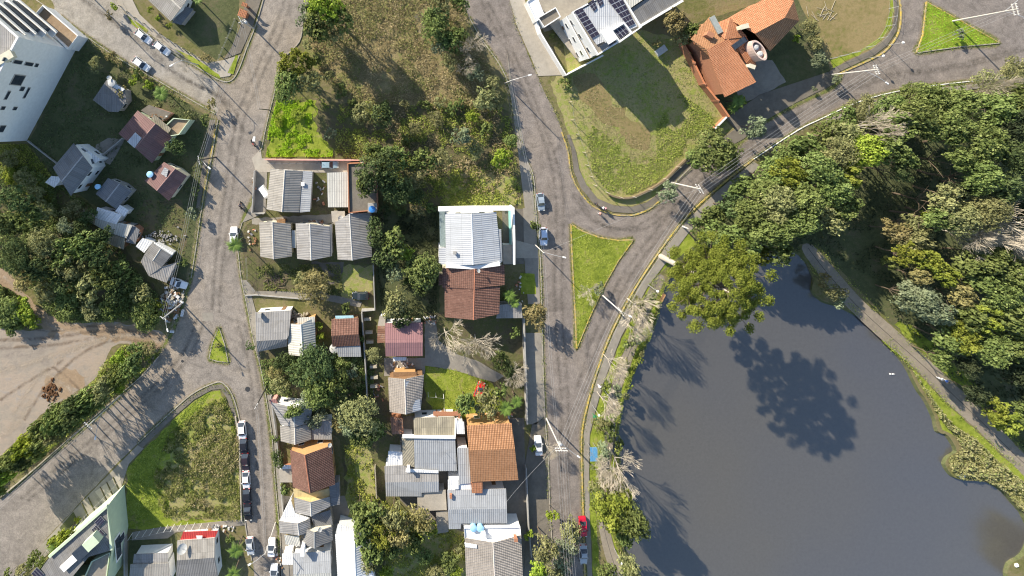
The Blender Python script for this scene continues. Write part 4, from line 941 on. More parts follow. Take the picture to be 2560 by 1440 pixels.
h.add('courtyard_wall', strip_mesh([G(1284, 519, 4.2), G(1286, 600, 4.2), G(1286, 662, 4.2)], .4, 0, 4.2, False, False), W_['white'])
h.add('courtyard_trim', strip_mesh([G(1277, 525, 2.0), G(1279, 612, 2.0)], .35, 0, 2.0, False, False), plain('teal_paint', (.25, .55, .52)))
h.mono([(1258, 612), (1285, 612), (1285, 660), (1258, 660)], 3.0, 'paving', 'white', False, name='terrace')
h.chimney(1137, 632, 7.2, .5, .8, 'grey')
h = House('brown clay tile roof house joined to the south of the big white metal roof', (1182, 735))
h.gable((1106, 671), (1187, 673), (1261, 662), (1262, 712), (1186, 722), (1106, 720), 5.2, 6.2, 'tile_brown', 'cream', ridge_mat=plain('clay_ridge', (.36, .15, .09)))
h.gable((1111, 706), (1186, 722), (1250, 716), (1248, 785), (1184, 800), (1112, 793), 5.15, 6.1, 'tile_brown', 'cream', ridge_mat=plain('clay_ridge', (.36, .15, .09)))
h.mono([(1097, 684), (1120, 692), (1132, 709), (1097, 714)], [4.8, 5.3, 5.4, 4.8], 'tile_brown', 'cream', False)
h.mono([(1250, 762), (1304, 758), (1306, 795), (1240, 796)], [3.0, 3.0, 2.8, 2.8], 'fibro', 'grey', False)
dish(1196, 677, 7.6, .42, 'small round dish at the ridge end between white roof and brown tiles')
h = House('large grey sheet roof house with a white north wall, at the road bend', (682, 825))
h.gable((641, 852), (640, 852), (640, 780), (728, 776), (717, 847), (717, 847), 4.0, 4.0, 'fibro', None) if 0 else None
h.mono([(638, 781), (728, 776), (722, 838), (717, 848), (641, 853)], [3.6, 3.6, 4.1, 4.2, 4.2], 'fibro', None)
h.mono([(641, 853), (717, 848), (718, 866), (643, 880)], [4.2, 4.2, 3.1, 3.0], 'fibro', None)
h.walls([P3(p) for p in [(638, 781, 3.6), (728, 776, 3.6), (718, 848, 4.2), (718, 866, 3.3), (643, 880, 3.2), (641, 853, 4.2)]], W_['white'], .3)
h.chimney(648, 789, 4.7, .7, 1.0, 'grey')
h = House('cream metal ridge roof house beside the large dark tree and the grey roof', (757, 842))
h.gable((716, 809), (752, 811), (787, 793), (789, 868), (757, 891), (722, 887), 3.3, 4.2, 'cream', 'orange')
h.mono([(743, 795), (787, 792), (786, 806), (744, 810)], 3.6, 'cream', None)
h = House('small house with a mossy brown tile roof, dark lower slope and metal lean-to', (864, 845))
h.mono([(829, 798), (896, 795), (896, 836), (828, 840)], [3.2, 3.2, 4.2, 4.2], 'tile_brown', None)
h.mono([(828, 840), (897, 836), (901, 864), (831, 867)], [4.2, 4.2, 3.1, 3.1], 'tile_brown', None)
h.walls([P3(p) for p in [(829, 798, 3.2), (896, 795, 3.2), (897, 838, 4.2), (901, 864, 3.4), (831, 867, 3.4), (828, 840, 4.2)]], W_['wood'], .3)
h.mono([(840, 867), (901, 864), (903, 892), (846, 892)], [2.9, 2.9, 2.5, 2.5], 'zinc_grey', 'grey', False)
h.mono([(838, 790), (883, 789), (885, 796), (839, 797)], 2.8, plain('blue_tarp', (.35, .55, .62), .5), None, name='tarpaulin')
water_tank(835, 872, 2.6, .95, M['tank'], 'big round dark rimmed tank beside the dark tile roof')
h = House('pinkish red ribbed metal roof house with a rusty side porch', (1010, 848))
h.mono([(962, 808), (1056, 806), (1057, 856), (963, 857)], [3.5, 3.5, 4.3, 4.3], 'pink', None)
h.mono([(963, 857), (1057, 856), (1057, 890), (964, 891)], [4.3, 4.3, 3.6, 3.6], 'pink', None)
h.walls([P3(p) for p in [(962, 808, 3.5), (1056, 806, 3.5), (1057, 856, 4.3), (1057, 890, 3.6), (964, 891, 3.6), (963, 857, 4.3)]], W_['white'], .3)
h.mono([(949, 790), (964, 789), (963, 815), (944, 815)], 2.6, 'paving', 'white', False)
h.mono([(944, 816), (962, 816), (963, 856), (943, 858)], [2.8, 2.9, 2.9, 2.8], 'rust', 'wood', False)
h.mono([(982, 893), (1016, 893), (1016, 901), (983, 902)], 2.2, 'white', None, name='bathroom_roof')
h = House('weathered pale tile ridge roof house with white skylight sheets, by the green lawn', (1013, 988))
h.gable((970, 944), (1012, 948), (1060, 937), (1052, 1027), (1015, 1036), (974, 1030), 3.4, 4.3, 'tile_grey', 'wood')
for q in ([(1013, 955), (1038, 950), (1037, 963), (1032, 988), (1014, 990)], [(1030, 1002), (1050, 998), (1052, 1025), (1032, 1030)]):
    pz = [4.32 - (x - 1012) / 46 * .9 for x, y in q]; h.mono(q, [4.32 + .5 - (x - 1012) / 46 * 1.4 for x, y in q], 'zinc', None, name='skylight')
h.mono([(983, 931), (1041, 930), (1042, 944), (984, 946)], 2.9, 'wood', 'orange', False)
h = House('mossy beige corrugated roof house under the arched brick pergola', (1086, 1068))
h.mono([(1034, 1045), (1138, 1042), (1139, 1094), (1035, 1093)], [3.6, 3.6, 4.0, 4.0], 'beige', 'white')
h.mono([(975, 1042), (1006, 1046), (1010, 1085), (980, 1086)], 3.0, 'rust', 'brick', False)
h.add('pergola', MB().box(tuple(G(1118, 1034, 2.9)), (6.0, .8, .25)).box(tuple(G(1092, 1036, 1.5)), (.35, .6, 2.9)).box(tuple(G(1120, 1036, 1.5)), (.35, .6, 2.9)).box(tuple(G(1146, 1036, 1.5)), (.35, .6, 2.9)), W_['brick'])
h = House('broad blue grey ribbed roof house between the mossy roof and the orange tiles', (1088, 1137))
h.mono([(1035, 1097), (1138, 1096), (1142, 1177), (1037, 1179)], [4.1, 4.1, 3.5, 3.5], 'zinc_grey', 'white')
h.mono([(1004, 1093), (1034, 1097), (1036, 1168), (1008, 1164)], [3.9, 4.0, 3.6, 3.5], 'beige', 'white', False)
h.mono([(1140, 1050), (1160, 1055), (1162, 1085), (1142, 1085)], 4.4, 'white', 'white', False)
h.mono([(1143, 1120), (1171, 1120), (1177, 1208), (1147, 1211)], [4.4, 4.4, 4.1, 4.1], 'zinc_grey', 'white', False)
h.add('parapet', strip_mesh([G(1006, 1093, 4.5), G(1138, 1095, 4.5), G(1140, 1050, 4.5)], .4, 3.7, 4.5, False, False), W_['white'])
antenna(1112, 1130, 4.0, 1.4, 'antenna on the broad blue grey ribbed roof')
h = House('L shaped grey ribbed roof house with a white flat annex, left of the street house', (1030, 1200))
h.mono([(961, 1166), (1012, 1163), (1040, 1180), (1096, 1181), (1097, 1204), (963, 1206)], [3.3, 3.3, 3.45, 3.5, 3.8, 3.8], 'fibro', 'white')
h.mono([(963, 1206), (1097, 1204), (1097, 1230), (1054, 1232), (1054, 1241), (965, 1241)], [3.8, 3.8, 3.4, 3.4, 3.2, 3.2], 'zinc_grey', 'white')
h.mono([(971, 1128), (1006, 1130), (1007, 1164), (968, 1165)], 3.0, 'white', 'white', False)
h.mono([(1015, 1172), (1096, 1177), (1096, 1183), (1014, 1180)], 3.9, 'white', None, name='gutter')
h.chimney(1021, 1176, 5.0, .6, 1.6, 'white')
h = House('big faded orange clay tile roof house facing the lake street', (1232, 1132))
h.mono([(1167, 1064), (1279, 1058), (1287, 1122), (1172, 1126)], [5.2, 5.2, 6.0, 6.0], 'tile_old_shaded', None)
h.mono([(1172, 1126), (1287, 1122), (1296, 1200), (1177, 1205)], [6.0, 6.0, 5.2, 5.2], 'tile_old_shaded', None)
h.walls([P3(p) for p in [(1167, 1064, 5.2), (1279, 1058, 5.2), (1287, 1122, 6), (1296, 1200, 5.2), (1177, 1205, 5.2), (1172, 1126, 6)]], W_['orange'], .3)
h.mono([(1177, 1206), (1206, 1205), (1206, 1233), (1180, 1233)], [5.0, 5.0, 4.6, 4.6], 'tile', 'brick', False)
h.mono([(1120, 1200), (1178, 1198), (1179, 1223), (1120, 1224)], 3.8, 'white', 'white', False)
h.chimney(1140, 1216, 4.1, .9, .4, 'white')
h = House('grey ribbed roof house with two pale blue tanks behind', (1195, 1272))
h.mono([(1118, 1225), (1265, 1222), (1267, 1272), (1120, 1274)], [3.9, 3.9, 4.3, 4.3], 'zinc_grey', None)
h.mono([(1120, 1274), (1267, 1272), (1268, 1308), (1153, 1309), (1152, 1322), (1122, 1323)], [4.3, 4.3, 3.8, 3.8, 3.7, 3.7], 'zinc_grey', None)
h.walls([P3(p) for p in [(1118, 1225, 3.9), (1265, 1222, 3.9), (1267, 1272, 4.3), (1268, 1308, 3.8), (1122, 1320, 3.7), (1120, 1274, 4.3)]], W_['white'], .3)
h.mono([(1043, 1236), (1114, 1225), (1117, 1275), (1044, 1278)], 2.9, 'paving', 'grey', False, name='carport_roof')
h.add('roof_bench', MB().box(tuple(G(1127, 1240, 4.4)), (.5, .9, .5)), W_['brick'])
h.mono([(1090, 1280), (1119, 1276), (1121, 1330), (1093, 1334)], 2.4, 'concrete', 'orange', False, name='porch')
water_tank(1184, 1322, 4.6, .72, M['lbluepl'], 'left one of two pale blue tanks behind the grey ribbed roof')
water_tank(1201, 1322, 4.6, .72, M['lbluepl'], 'right one of two pale blue tanks behind the grey ribbed roof')
h = House('brownish grey ridge roof house with a white roof deck, cut by the bottom edge', (1235, 1395))
h.gable((1162, 1345), (1233, 1357), (1303, 1338), (1308, 1470), (1238, 1470), (1166, 1470), 4.2, 5.0, 'tile_grey', 'white')
h.flat([(1160, 1318), (1300, 1316), (1302, 1342), (1234, 1354), (1162, 1344)], 3.9, 'whitep', 'white', .3, .2, False)
h.mono([(1161, 1357), (1192, 1362), (1192, 1371), (1163, 1368)], [4.5, 4.95, 4.95, 4.5], 'white', None, name='skylight')
h.chimney(1208, 1335, 4.9, .8, .9, 'white'); h.chimney(1290, 1350, 5.6, .6, 1.2, 'brick')
h = House('pale grey irregular roof house partly under the grey green shrub, by the steep street', (757, 1055))
h.gable((677, 1006), (735, 1020), (782, 1002), (776, 1057), (736, 1068), (702, 1062), 3.4, 4.2, 'fibro', 'white')
h.gable((700, 1064), (737, 1069), (777, 1059), (778, 1099), (738, 1112), (702, 1103), 3.2, 4.0, 'fibro_warm', 'white')
h.mono([(778, 1056), (828, 1050), (829, 1099), (779, 1099)], [3.0, 3.0, 2.8, 2.8], 'fibro', 'white', False)
h.mono([(672, 1000), (690, 998), (695, 1008), (678, 1012)], 3.0, 'pink', 'pink', False)
h = House('steep brown tiled ridge roof house with an ochre gable wall, by the steep street', (780, 1172))
h.gable((725, 1125), (762, 1138), (828, 1114), (838, 1211), (775, 1233), (732, 1218), 3.8, 5.6, 'tile_brown', 'orange', ridge_mat=plain('clay_ridge', (.36, .15, .09)))
h.mono([(730, 1118), (764, 1126), (806, 1112), (808, 1120), (763, 1137), (728, 1126)], 2.9, 'yellow' if 0 else 'orange', 'orange', False, name='awning')
h.mono([(698, 1172), (730, 1170), (732, 1206), (699, 1206)], 2.2, 'paving', 'brick', False, name='porch')
h.mono([(700, 1163), (728, 1163), (729, 1172), (700, 1173)], 2.6, 'white', None, name='awning')
dish(824, 1113, 5.0, .45, 'round white dish at the top corner of the steep brown roof')
h = House('grey ridge roof house with a yellow front wall below the steep brown roof', (785, 1262))
h.gable((735, 1244), (776, 1256), (824, 1242), (826, 1266), (778, 1291), (738, 1281), 3.6, 4.4, 'fibro', 'yellow')
h.mono([(733, 1222), (776, 1233), (824, 1220), (824, 1240), (776, 1254), (735, 1243)], 3.0, 'yellow', 'yellow', False, name='terrace')
h.mono([(823, 1213), (848, 1205), (850, 1261), (826, 1266)], [3.3, 3.0, 3.0, 3.3], 'slate', 'grey', False)
h = House('cluster of small grey roofs around a dazzling white terrace', (765, 1330))
h.mono([(727, 1250), (738, 1283), (774, 1295), (746, 1309), (698, 1302)], 3.3, 'white', 'white', False, name='terrace')
h.gable((698, 1303), (744, 1309), (775, 1297), (777, 1331), (748, 1339), (700, 1332), 3.6, 4.2, 'fibro', 'white')
h.mono([(711, 1338), (748, 1341), (750, 1366), (714, 1361)], [3.2, 3.3, 3.1, 3.0], 'cream', 'yellow', False)
h.gable((763, 1322), (786, 1331), (830, 1316), (832, 1351), (786, 1371), (757, 1360), 3.7, 4.5, 'fibro_dark', 'cream')
h.mono([(777, 1290), (826, 1275), (832, 1312), (788, 1326)], [3.1, 3.0, 2.8, 2.9], 'slate', 'grey', False)
dish(800, 1324, 4.9, .45, 'white dish on the cluster of small grey roofs')
h = House('pale ribbed roof house with a long white chimney block at the bottom edge', (780, 1412))
h.mono([(732, 1384), (826, 1377), (828, 1432), (733, 1436)], [3.6, 3.6, 4.3, 4.3], 'zinc_grey', 'white')
h.mono([(733, 1436), (828, 1432), (830, 1480), (734, 1480)], [4.3, 4.3, 3.7, 3.7], 'cream', None)
h.mono([(705, 1385), (731, 1383), (732, 1412), (706, 1412)], 2.6, 'white', 'white', False, name='canopy')
h.chimney(756, 1380, 5.4, .7, 2.2, 'white', 1.6)
h = House('white and pale blue ridge roof house at the bottom beside the shrubs', (885, 1390))
h.gable((838, 1336), (886, 1346), (926, 1370), (940, 1480), (890, 1480), (846, 1480), 3.7, 4.6, 'white', 'white')
h.mono([(845, 1310), (888, 1322), (886, 1346), (838, 1336)], 3.2, 'white', 'white', False, name='terrace')
h = House('grey roof house with a big mesh dish and a red awning, bottom left', (495, 1392))
h.mono([(443, 1352), (537, 1345), (536, 1394), (442, 1401)], [3.4, 3.4, 4.2, 4.2], 'fibro_warm', None)
h.mono([(442, 1401), (536, 1394), (546, 1450), (440, 1456)], [4.2, 4.2, 3.4, 3.4], 'fibro_dark', None)
h.walls([P3(p) for p in [(443, 1352, 3.4), (537, 1345, 3.4), (536, 1394, 4.2), (546, 1450, 3.4), (440, 1456, 3.4), (442, 1401, 4.2)]], W_['white'], .3)
h.mono([(458, 1330), (545, 1327), (538, 1343), (450, 1350)], [3.0, 3.0, 2.8, 2.8], 'red', None, False, name='awning')
h.mono([(490, 1340), (506, 1340), (505, 1347), (492, 1347)], 3.3, 'white', None, name='skylight')
dish(455, 1372, 4.6, 1.0, 'large mesh dish on the grey roof below the red awning')
h = House('low pale sheet roof house at the bottom edge beside the pale green building', (375, 1412))
h.mono([(335, 1386), (420, 1382), (420, 1408), (332, 1410)], [2.9, 2.9, 3.1, 3.1], 'fibro', 'white', False)
h.mono([(326, 1411), (421, 1408), (428, 1460), (322, 1460)], [3.3, 3.3, 3.0, 3.0], 'fibro_warm', 'white', False)

# --- pale green corner building ---
h = House('pale green two storey corner building with grey roof and solar panels, bottom left', (190, 1370), 'building', 'building')
ZG = 7.0
GP = [(267, 1267, ZG), (277, 1376, ZG), (236, 1408, ZG), (262, 1500, ZG), (40, 1500, ZG), (120, 1395, ZG)]
h.roof([[P3((267, 1267, ZG)), P3((277, 1376, ZG)), P3((222, 1392, ZG + .6)), P3((150, 1480, ZG + .6)), P3((60, 1480, ZG)), P3((125, 1392, ZG)), P3((188, 1330, ZG + .2))]], R_['fibro_dark'], .15)
h.walls([P3(p) for p in [(267, 1267, ZG), (278, 1376, ZG), (262, 1480, ZG), (55, 1480, ZG), (122, 1393, ZG)]], W_['green'], .02, False)
h.flat([(277, 1378), (268, 1440), (240, 1480), (196, 1480), (232, 1400)], ZG - .9, 'concrete', 'green', .5, .2, False)
h.add('parapet', strip_mesh([G(122, 1393, ZG + .5), G(267, 1267, ZG + .5), G(278, 1376, ZG + .5)], .55, ZG - .1, ZG + .5, False, False), W_['green'])
h.add('penthouse', MB().box(tuple(G(232, 1352, ZG + 1.1)), (3.0, 2.0, 1.6), rad(42)), W_['green'])
h.add('skylight', MB().box(tuple(G(206, 1377, ZG + 1.0)), (3.4, 2.2, .8), rad(42)), M['glass'])
h.add('skylight_frame', MB().box(tuple(G(175, 1405, ZG + .8)), (4.2, 1.4, .5), rad(42)), W_['white'])
def solar(h, quad, z, nx, ny, par=None):
    """a grid of dark panels on the quad a-b-c-d"""
    a, b, c, d = [P3(p, z) if len(p) == 2 else P3(p) for p in quad]; mb = MB(); fr = MB()
    roof_slab(fr, [a, b, c, d], .06)
    for i in range(nx):
        for j in range(ny):
            def q(u, v): return a.lerp(b, u).lerp(d.lerp(c, u), v) + Vector((0, 0, .03))
            e = .04 / max(nx, ny) * 2; roof_slab(mb, [q(i / nx + e, j / ny + e), q((i + 1) / nx - e, j / ny + e), q((i + 1) / nx - e, (j + 1) / ny - e), q(i / nx + e, (j + 1) / ny - e)], .02)
    f = h.add('solar_panel', fr, M['metal']); h.add('solar_cells', mb, M['solar'], f)
M['solar'] = plain('solar_cells', (.030, .026, .042), .25, .5, 0, .1)
solar(h, [(252, 1290), (262, 1302), (248, 1320), (236, 1306)], ZG + .35, 3, 1)
solar(h, [(240, 1312), (262, 1334), (250, 1350), (228, 1324)], ZG + .35, 2, 3)
solar(h, [(92, 1418), (110, 1436), (96, 1452), (78, 1434)], ZG + .35, 1, 3)
PW = P3((267, 1267, ZG)); PX = P3((278, 1376, ZG)); uw = (PX - PW).normalized(); nwg = Vector((-uw.y, uw.x, 0)); nwg = nwg if nwg.dot(-PW) > 0 else -nwg
wall_win(h, 295, 1368, 5.0, 2.2, PW, nwg, 'white'); wall_win(h, 304, 1345, 1.6, 2.2, PW, nwg, 'white')

# --- upper right ---
h = House('modern white house with rooftop solar panels and walled front garden', (1510, 70), 'house', 'house')
ZW = 10.6
h.flat([(1430, 32), (1540, -30), (1600, 69), (1566, 92), (1493, 137)], ZW - .5, 'concrete', 'white', .5, .4, True)
h.roof([[P3((1436, 34, ZW - .2)), P3((1540, -24, ZW - .2)), P3((1594, 66, ZW - .2)), P3((1492, 112, ZW - .2))]], R_['white'] if 0 else R_['zinc'], .1)
solar(h, [(1436, 28), (1455, 19), (1499, 86), (1480, 97)], ZW, 2, 7)
solar(h, [(1519, 1), (1550, -14), (1588, 60), (1572, 68)], ZW, 3, 6)
solar(h, [(1469, 8), (1484, -2), (1493, 21), (1485, 29)], ZW, 2, 3)
solar(h, [(1487, -8), (1501, -15), (1509, 10), (1499, 17)], ZW, 2, 3)
h.add('parapet', strip_mesh([G(1530, 76, ZW + .9), G(1560, 57, ZW + .9), G(1580, 82, ZW + .9), G(1550, 104, ZW + .9)], .4, ZW - .4, ZW + .9, True, False), W_['white'])
solar(h, [(1535, 77), (1557, 63), (1573, 80), (1551, 97)], ZW + .5, 3, 2)
h.add('roof_platform', MB().box(tuple(G(1521, 90, ZW + .2)), (2.2, 2.8, 1.2), rad(33)), W_['white'])
h.add('patio', MB().box(tuple(G(1516, 113, ZW + .35)), (2.6, 1.0, .3), rad(33)), M['glass'])
h.flat([(1414, 43), (1430, 33), (1493, 138), (1470, 147)], 6.2, 'paving', 'white', .6, .22, True)
h.flat([(1317, 5), (1340, -10), (1360, 40), (1340, 54)], 3.0, 'whitep', 'white', .3, .2, False)
h.flat([(1345, 45), (1388, 20), (1400, 42), (1360, 68)], 3.4, 'darkpath', 'white', .4, .25, False)
h.mono([(1368, 52), (1398, 46), (1456, 138), (1440, 146)], 1.2, 'paving', 'white', False, name='ramp')
h = House('dark grey ribbed roof house adjoining the white solar house at the top', (1630, 15))
h.mono([(1574, 24), (1680, -44), (1706, 0), (1602, 62)], [5.2, 5.2, 4.8, 4.8], 'fibro_dark', 'cream')
h.mono([(1560, -10), (1640, -60), (1672, -46), (1574, 22)], [5.6, 5.6, 5.6, 5.6], 'cream', 'cream', False)
h.add('gutter', strip_mesh([G(1603, 64, 5.2), G(1708, 1, 5.2)], .45, 4.3, 5.2, False, False), W_['white'])
h = House('large orange clay tile house of several wings with a pink round water tower', (1850, 110))
P3_ = P3
def P3(p, z=None):
    return P3_((p[0], p[1], p[2] * 1.4) if len(p) > 2 and not isinstance(p, Vector) else p, z)
h.roof([[P3((1767, 124, 5)), P3((1821, 96, 5.6)), P3((1891, 205, 5.6)), P3((1812, 243, 4.4))]], R_['tile'], .15)
h.roof([[P3((1727, 98, 4.2)), P3((1774, 42, 4.4)), P3((1822, 96, 5.55)), P3((1767, 124, 5)), P3((1778, 146, 4.6))]], R_['tile_old_shaded'], .15)
h.roof([[P3((1778, 62, 4.6)), P3((1826, 44, 5.6)), P3((1868, 92, 5.4)), P3((1812, 98, 5.6))]], R_['tile'], .15)
h.roof([[P3((1822, 48, 5.4)), P3((1930, -14, 5.4)), P3((1985, 2, 5.8)), P3((1962, 44, 6.6)), P3((1888, 84, 6.6))]], R_['tile'], .15)
h.roof([[P3((1888, 84, 6.6)), P3((1962, 44, 6.6)), P3((1985, 2, 5.8)), P3((1998, 52, 5.2)), P3((1925, 128, 5.0))]], R_['tile_old_shaded'], .15)  # south-east slope: its shade is put into the colour by darker tiles
h.walls([P3(p) for p in [(1735, 100, 4.2), (1776, 46, 4.4), (1824, 92, 5.5), (1888, 205, 5.4), (1812, 240, 4.4), (1767, 124, 4.9)]], W_['brick'], .35, False)
h.walls([P3(p) for p in [(1826, 50, 5.3), (1930, -10, 5.3), (1984, 4, 5.7), (1996, 50, 5.2), (1925, 126, 5), (1882, 130, 5)]], W_['brick'], .35)
h.roof([[P3((1813, 99, 5.5)), P3((1866, 92, 5.3)), P3((1886, 128, 4.9)), P3((1845, 122, 5.2))]], R_['tile'], .15)
h.roof([[P3((1843, 118, 5.4)), P3((1885, 140, 5)), P3((1892, 166, 4.4)), P3((1866, 158, 5))]], R_['tile'], .15)
P3 = P3_
h.add('light_well', MB().box(tuple(G(1848, 108, 7.9)), (3.2, 1.1, .5), rad(35)), M['glass'])
h.chimney(1776, 86, 7.9, 1.3, 1.5, 'brick', .9, rad(-30)); h.chimney(1861, 66, 9.4, 1.6, 1.4, 'cream', .8, rad(15)); h.chimney(1880, 166, 7.8, 1.2, 1.4, 'cream', .7, rad(-20))
h.add('skylight', MB().box(tuple(G(1790, 62, 7.6)), (3.8, 1.1, .4), rad(-62)), plain('old_glass', (.3, .32, .3), .3))
h.roof([[P3((1730, 100, 4.5)), P3((1734, 96, 4.5)), P3((1740, 110, 4.5)), P3((1735, 112, 4.5))]], R_['tile'], .1)
# water tower: oval pink shaft, open top with two tanks
tw = thing('water_tower', 'tall oval pink water tower with open top beside the orange roofs', 'water tower', tuple(G(1830, 140, 0)))
ov = [(2.35 * math.cos(a) , 1.05 * math.sin(a)) for a in [k * math.pi / 12 for k in range(24)]]
ov = [(x * math.cos(-1.0) - y * math.sin(-1.0), x * math.sin(-1.0) + y * math.cos(-1.0)) for x, y in ov]
mb = MB()
for i in range(24):
    a, b = ov[i], ov[(i + 1) % 24]; ia, ib = (a[0] * .86, a[1] * .8), (b[0] * .86, b[1] * .8)
    mb.poly([(*a, 0), (*b, 0), (*b, 9.4), (*a, 9.4)]); mb.poly([(*a, 9.4), (*b, 9.4), (*ib, 9.4), (*ia, 9.4)]); mb.poly([(*ib, 8.4), (*ia, 8.4), (*ia, 9.4), (*ib, 9.4)])
mb.poly([(x * .86, y * .8, 8.4) for x, y in ov]); mb.build('shaft', plain('pinkish_render', (.55, .42, .36), .85, .2, 0, .08), tw)
for s_ in (-.8, .8): MB().lathe((s_ * math.cos(-1.0), s_ * math.sin(-1.0), 8.42), [(.55, 0), (.6, .6), (.3, .75)], 14).build('tank', M['tank'], tw)
# ---------------- vehicles --------------------------------------------------------------------
CARM = {}
def car(px, py, ang, L, color, style, label, cat='car', name='parked_car', group='cars parked and driving on the streets', rough_=.25):
    """ang: direction of the nose in the photograph, degrees clockwise from right"""
    p = G(px, py, .0); c = thing(name, label, cat, (p.x, p.y, .03), -rad(ang), group)
    L = max(3.5, min(4.5, L)); W = 1.68; hw = W / 2; h = L / 2
    paint = plain('paint_' + '%d_%d_%d' % tuple(int(x * 100) for x in color), color, rough_, .5, 0, .03)
    mb = MB()
    zt = {'hatch': [(-h, .62, .55), (-h + .1, .78, .86), (-h + .9, .83, .92), (0, .84, .93), (h - 1.0, .83, .88), (h - .3, .78, .74), (h, .66, .50)],
          'sedan': [(-h, .66, .55), (-h + .12, .79, .88), (-h + .9, .83, .94), (0, .84, .93), (h - 1.1, .83, .88), (h - .3, .78, .74), (h, .66, .50)]}.get(style if style == 'sedan' else 'hatch')
    rings = []
    for x, w_, z in zt:
        rings.append([Vector((x, -w_ * .96, .24)), Vector((x, -w_, .5 * z + .15)), Vector((x, -w_ * .95, z - .06)), Vector((x, -w_ * .82, z)), Vector((x, w_ * .82, z)), Vector((x, w_ * .95, z - .06)), Vector((x, w_, .5 * z + .15)), Vector((x, w_ * .96, .24))])
    for i in range(len(rings) - 1):
        a, b = rings[i], rings[i + 1]
        for k in range(8): mb.poly([a[k], a[(k + 1) % 8], b[(k + 1) % 8], b[k]][::-1])
    mb.poly(rings[0]); mb.poly(rings[-1][::-1]); body = mb.build('body', paint, c)
    if style == 'sedan': xr0, xr1, xf1, xf0 = -h + .75, -h + 1.35, h - 2.05, h - 1.35
    elif style == 'wagon': xr0, xr1, xf1, xf0 = -h + .12, -h + .4, h - 1.9, h - 1.2
    elif style == 'pickup': xr0, xr1, xf1, xf0 = -h + 1.7, -h + 1.9, h - 1.9, h - 1.3
    else: xr0, xr1, xf1, xf0 = -h + .14, -h + .75, h - 1.85, h - 1.15
    zb, zr = .90, 1.44; wb, wr = .78, .62
    B = [Vector((xr0, -wb, zb)), Vector((xf0, -wb, zb - .02)), Vector((xf0, wb, zb - .02)), Vector((xr0, wb, zb))]
    T = [Vector((xr1, -wr, zr)), Vector((xf1, -wr, zr)), Vector((xf1, wr, zr)), Vector((xr1, wr, zr))]
    roof_m = MB(); xm = (xr1 + xf1) / 2
    for a_, b_ in ((xr1, xm), (xm, xf1)):
        za = zr if a_ == xr1 else zr + .05; zc = zr if b_ == xf1 else zr + .05
        roof_m.poly([(a_, -wr, za), (b_, -wr, zc), (b_, wr, zc), (a_, wr, za)])
    roof_m.poly([(xr1, -wr, zr), (xm, -wr, zr - .01), (xf1, -wr, zr), (xm, -wr, zr + .05)]); roof_m.poly([(xr1, wr, zr), (xm, wr, zr + .05), (xf1, wr, zr), (xm, wr, zr - .01)])
    for i, j in ((0, 0), (1, 1), (2, 2), (3, 3)): roof_m.tube(B[i], T[j], .05, .05, 5)
    roof_m.build('roof', paint, c)
    MB().poly([B[1], B[2], T[2], T[1]]).build('windshield', M['glass'], c)
    MB().poly([B[3], B[0], T[0], T[3]]).build('rear_window', M['glass'], c)
    MB().poly([B[0], B[1], T[1], T[0]]).build('side_window', M['glass'], c); MB().poly([B[2], B[3], T[3], T[2]]).build('side_window', M['glass'], c)
    if 'wheel' not in CARM:
        wm = MB(); R = [[(.31 * math.cos(a), y, .31 * math.sin(a)) for a in [k * math.pi / 9 for k in range(18)]] for y in (-.1, .1)]
        for k in range(18): wm.poly([R[0][k], R[0][(k + 1) % 18], R[1][(k + 1) % 18], R[1][k]], [(0, 0)] * 4)
        wm.poly(R[0]); wm.poly(R[1][::-1]); CARM['wheel'] = wm.mesh('wheel', M['black'])
        rm = MB(); R2 = [(.2 * math.cos(a), 0, .2 * math.sin(a)) for a in [k * math.pi / 7 for k in range(14)]]; rm.poly(R2); CARM['rim'] = rm.mesh('rim', M['metal'])
        CARM['light'] = MB().box((0, 0, 0), (.12, .34, .14)).mesh('light', plain('lamp_glass', (.75, .75, .72), .15, .5)); CARM['tail'] = MB().box((0, 0, 0), (.08, .3, .16)).mesh('light', plain('red_lamp', (.45, .02, .02), .2, .5))
    for x in (-h + .75, h - .78):
        for s_ in (-1, 1):
            o = link('wheel', CARM['wheel'], c); o.location = (x, s_ * (hw - .08), .31); r_ = link('rim', CARM['rim'], o); r_.location = (0, s_ * .105, 0)
    for s_ in (-1, 1):
        o = link('headlight', CARM['light'], c); o.location = (h - .1, s_ * .56, .62); o = link('taillight', CARM['tail'], c); o.location = (-h + .03, s_ * .58, .74)
        MB().box((xf0 - .25, s_ * .93, .98), (.12, .2, .12)).build('mirror', paint, c)
    if style == 'pickup': MB().box((-h + .95, 0, .93), (1.4, 1.3, .03)).build('cargo_cover', M['black'], c)
    return c
WHT = (.78, .79, .80); BLK = (.018, .018, .022); SIL = (.42, .45, .48)
car(362, 92, 38, 4.0, WHT, 'hatch', 'white car parked at the upper kerb, first of the two by the grass strip')
car(408, 121, 38, 4.0, WHT, 'hatch', 'white car half hidden under bare twigs at the kerb of the pale street')
car(357, 161, 36, 4.1, WHT, 'hatch', 'white hatchback parked alone on the lower side of the pale street')
car(450, 706, 20, 3.8, WHT, 'sedan', 'white car parked on the yard beside the rubbish heap and grey ribbed roof')
car(587, 588, 270, 3.9, WHT, 'wagon', 'white car with its front against the palm, on the right side of the street')
car(1350, 504, 84, 3.9, (.30, .36, .42), 'hatch', 'greyish blue car on the left side of the lake street, above the small round tree')
car(1357, 590, 88, 3.9, (.55, .64, .78), 'wagon', 'pale blue white van parked just below the small round tree')
car(608, 1073, 86, 4.1, WHT, 'hatch', 'white car at the top end of the row parked by the weedy triangle')
car(612, 1113, 88, 3.9, BLK, 'hatch', 'black car second from the top of the parked row')
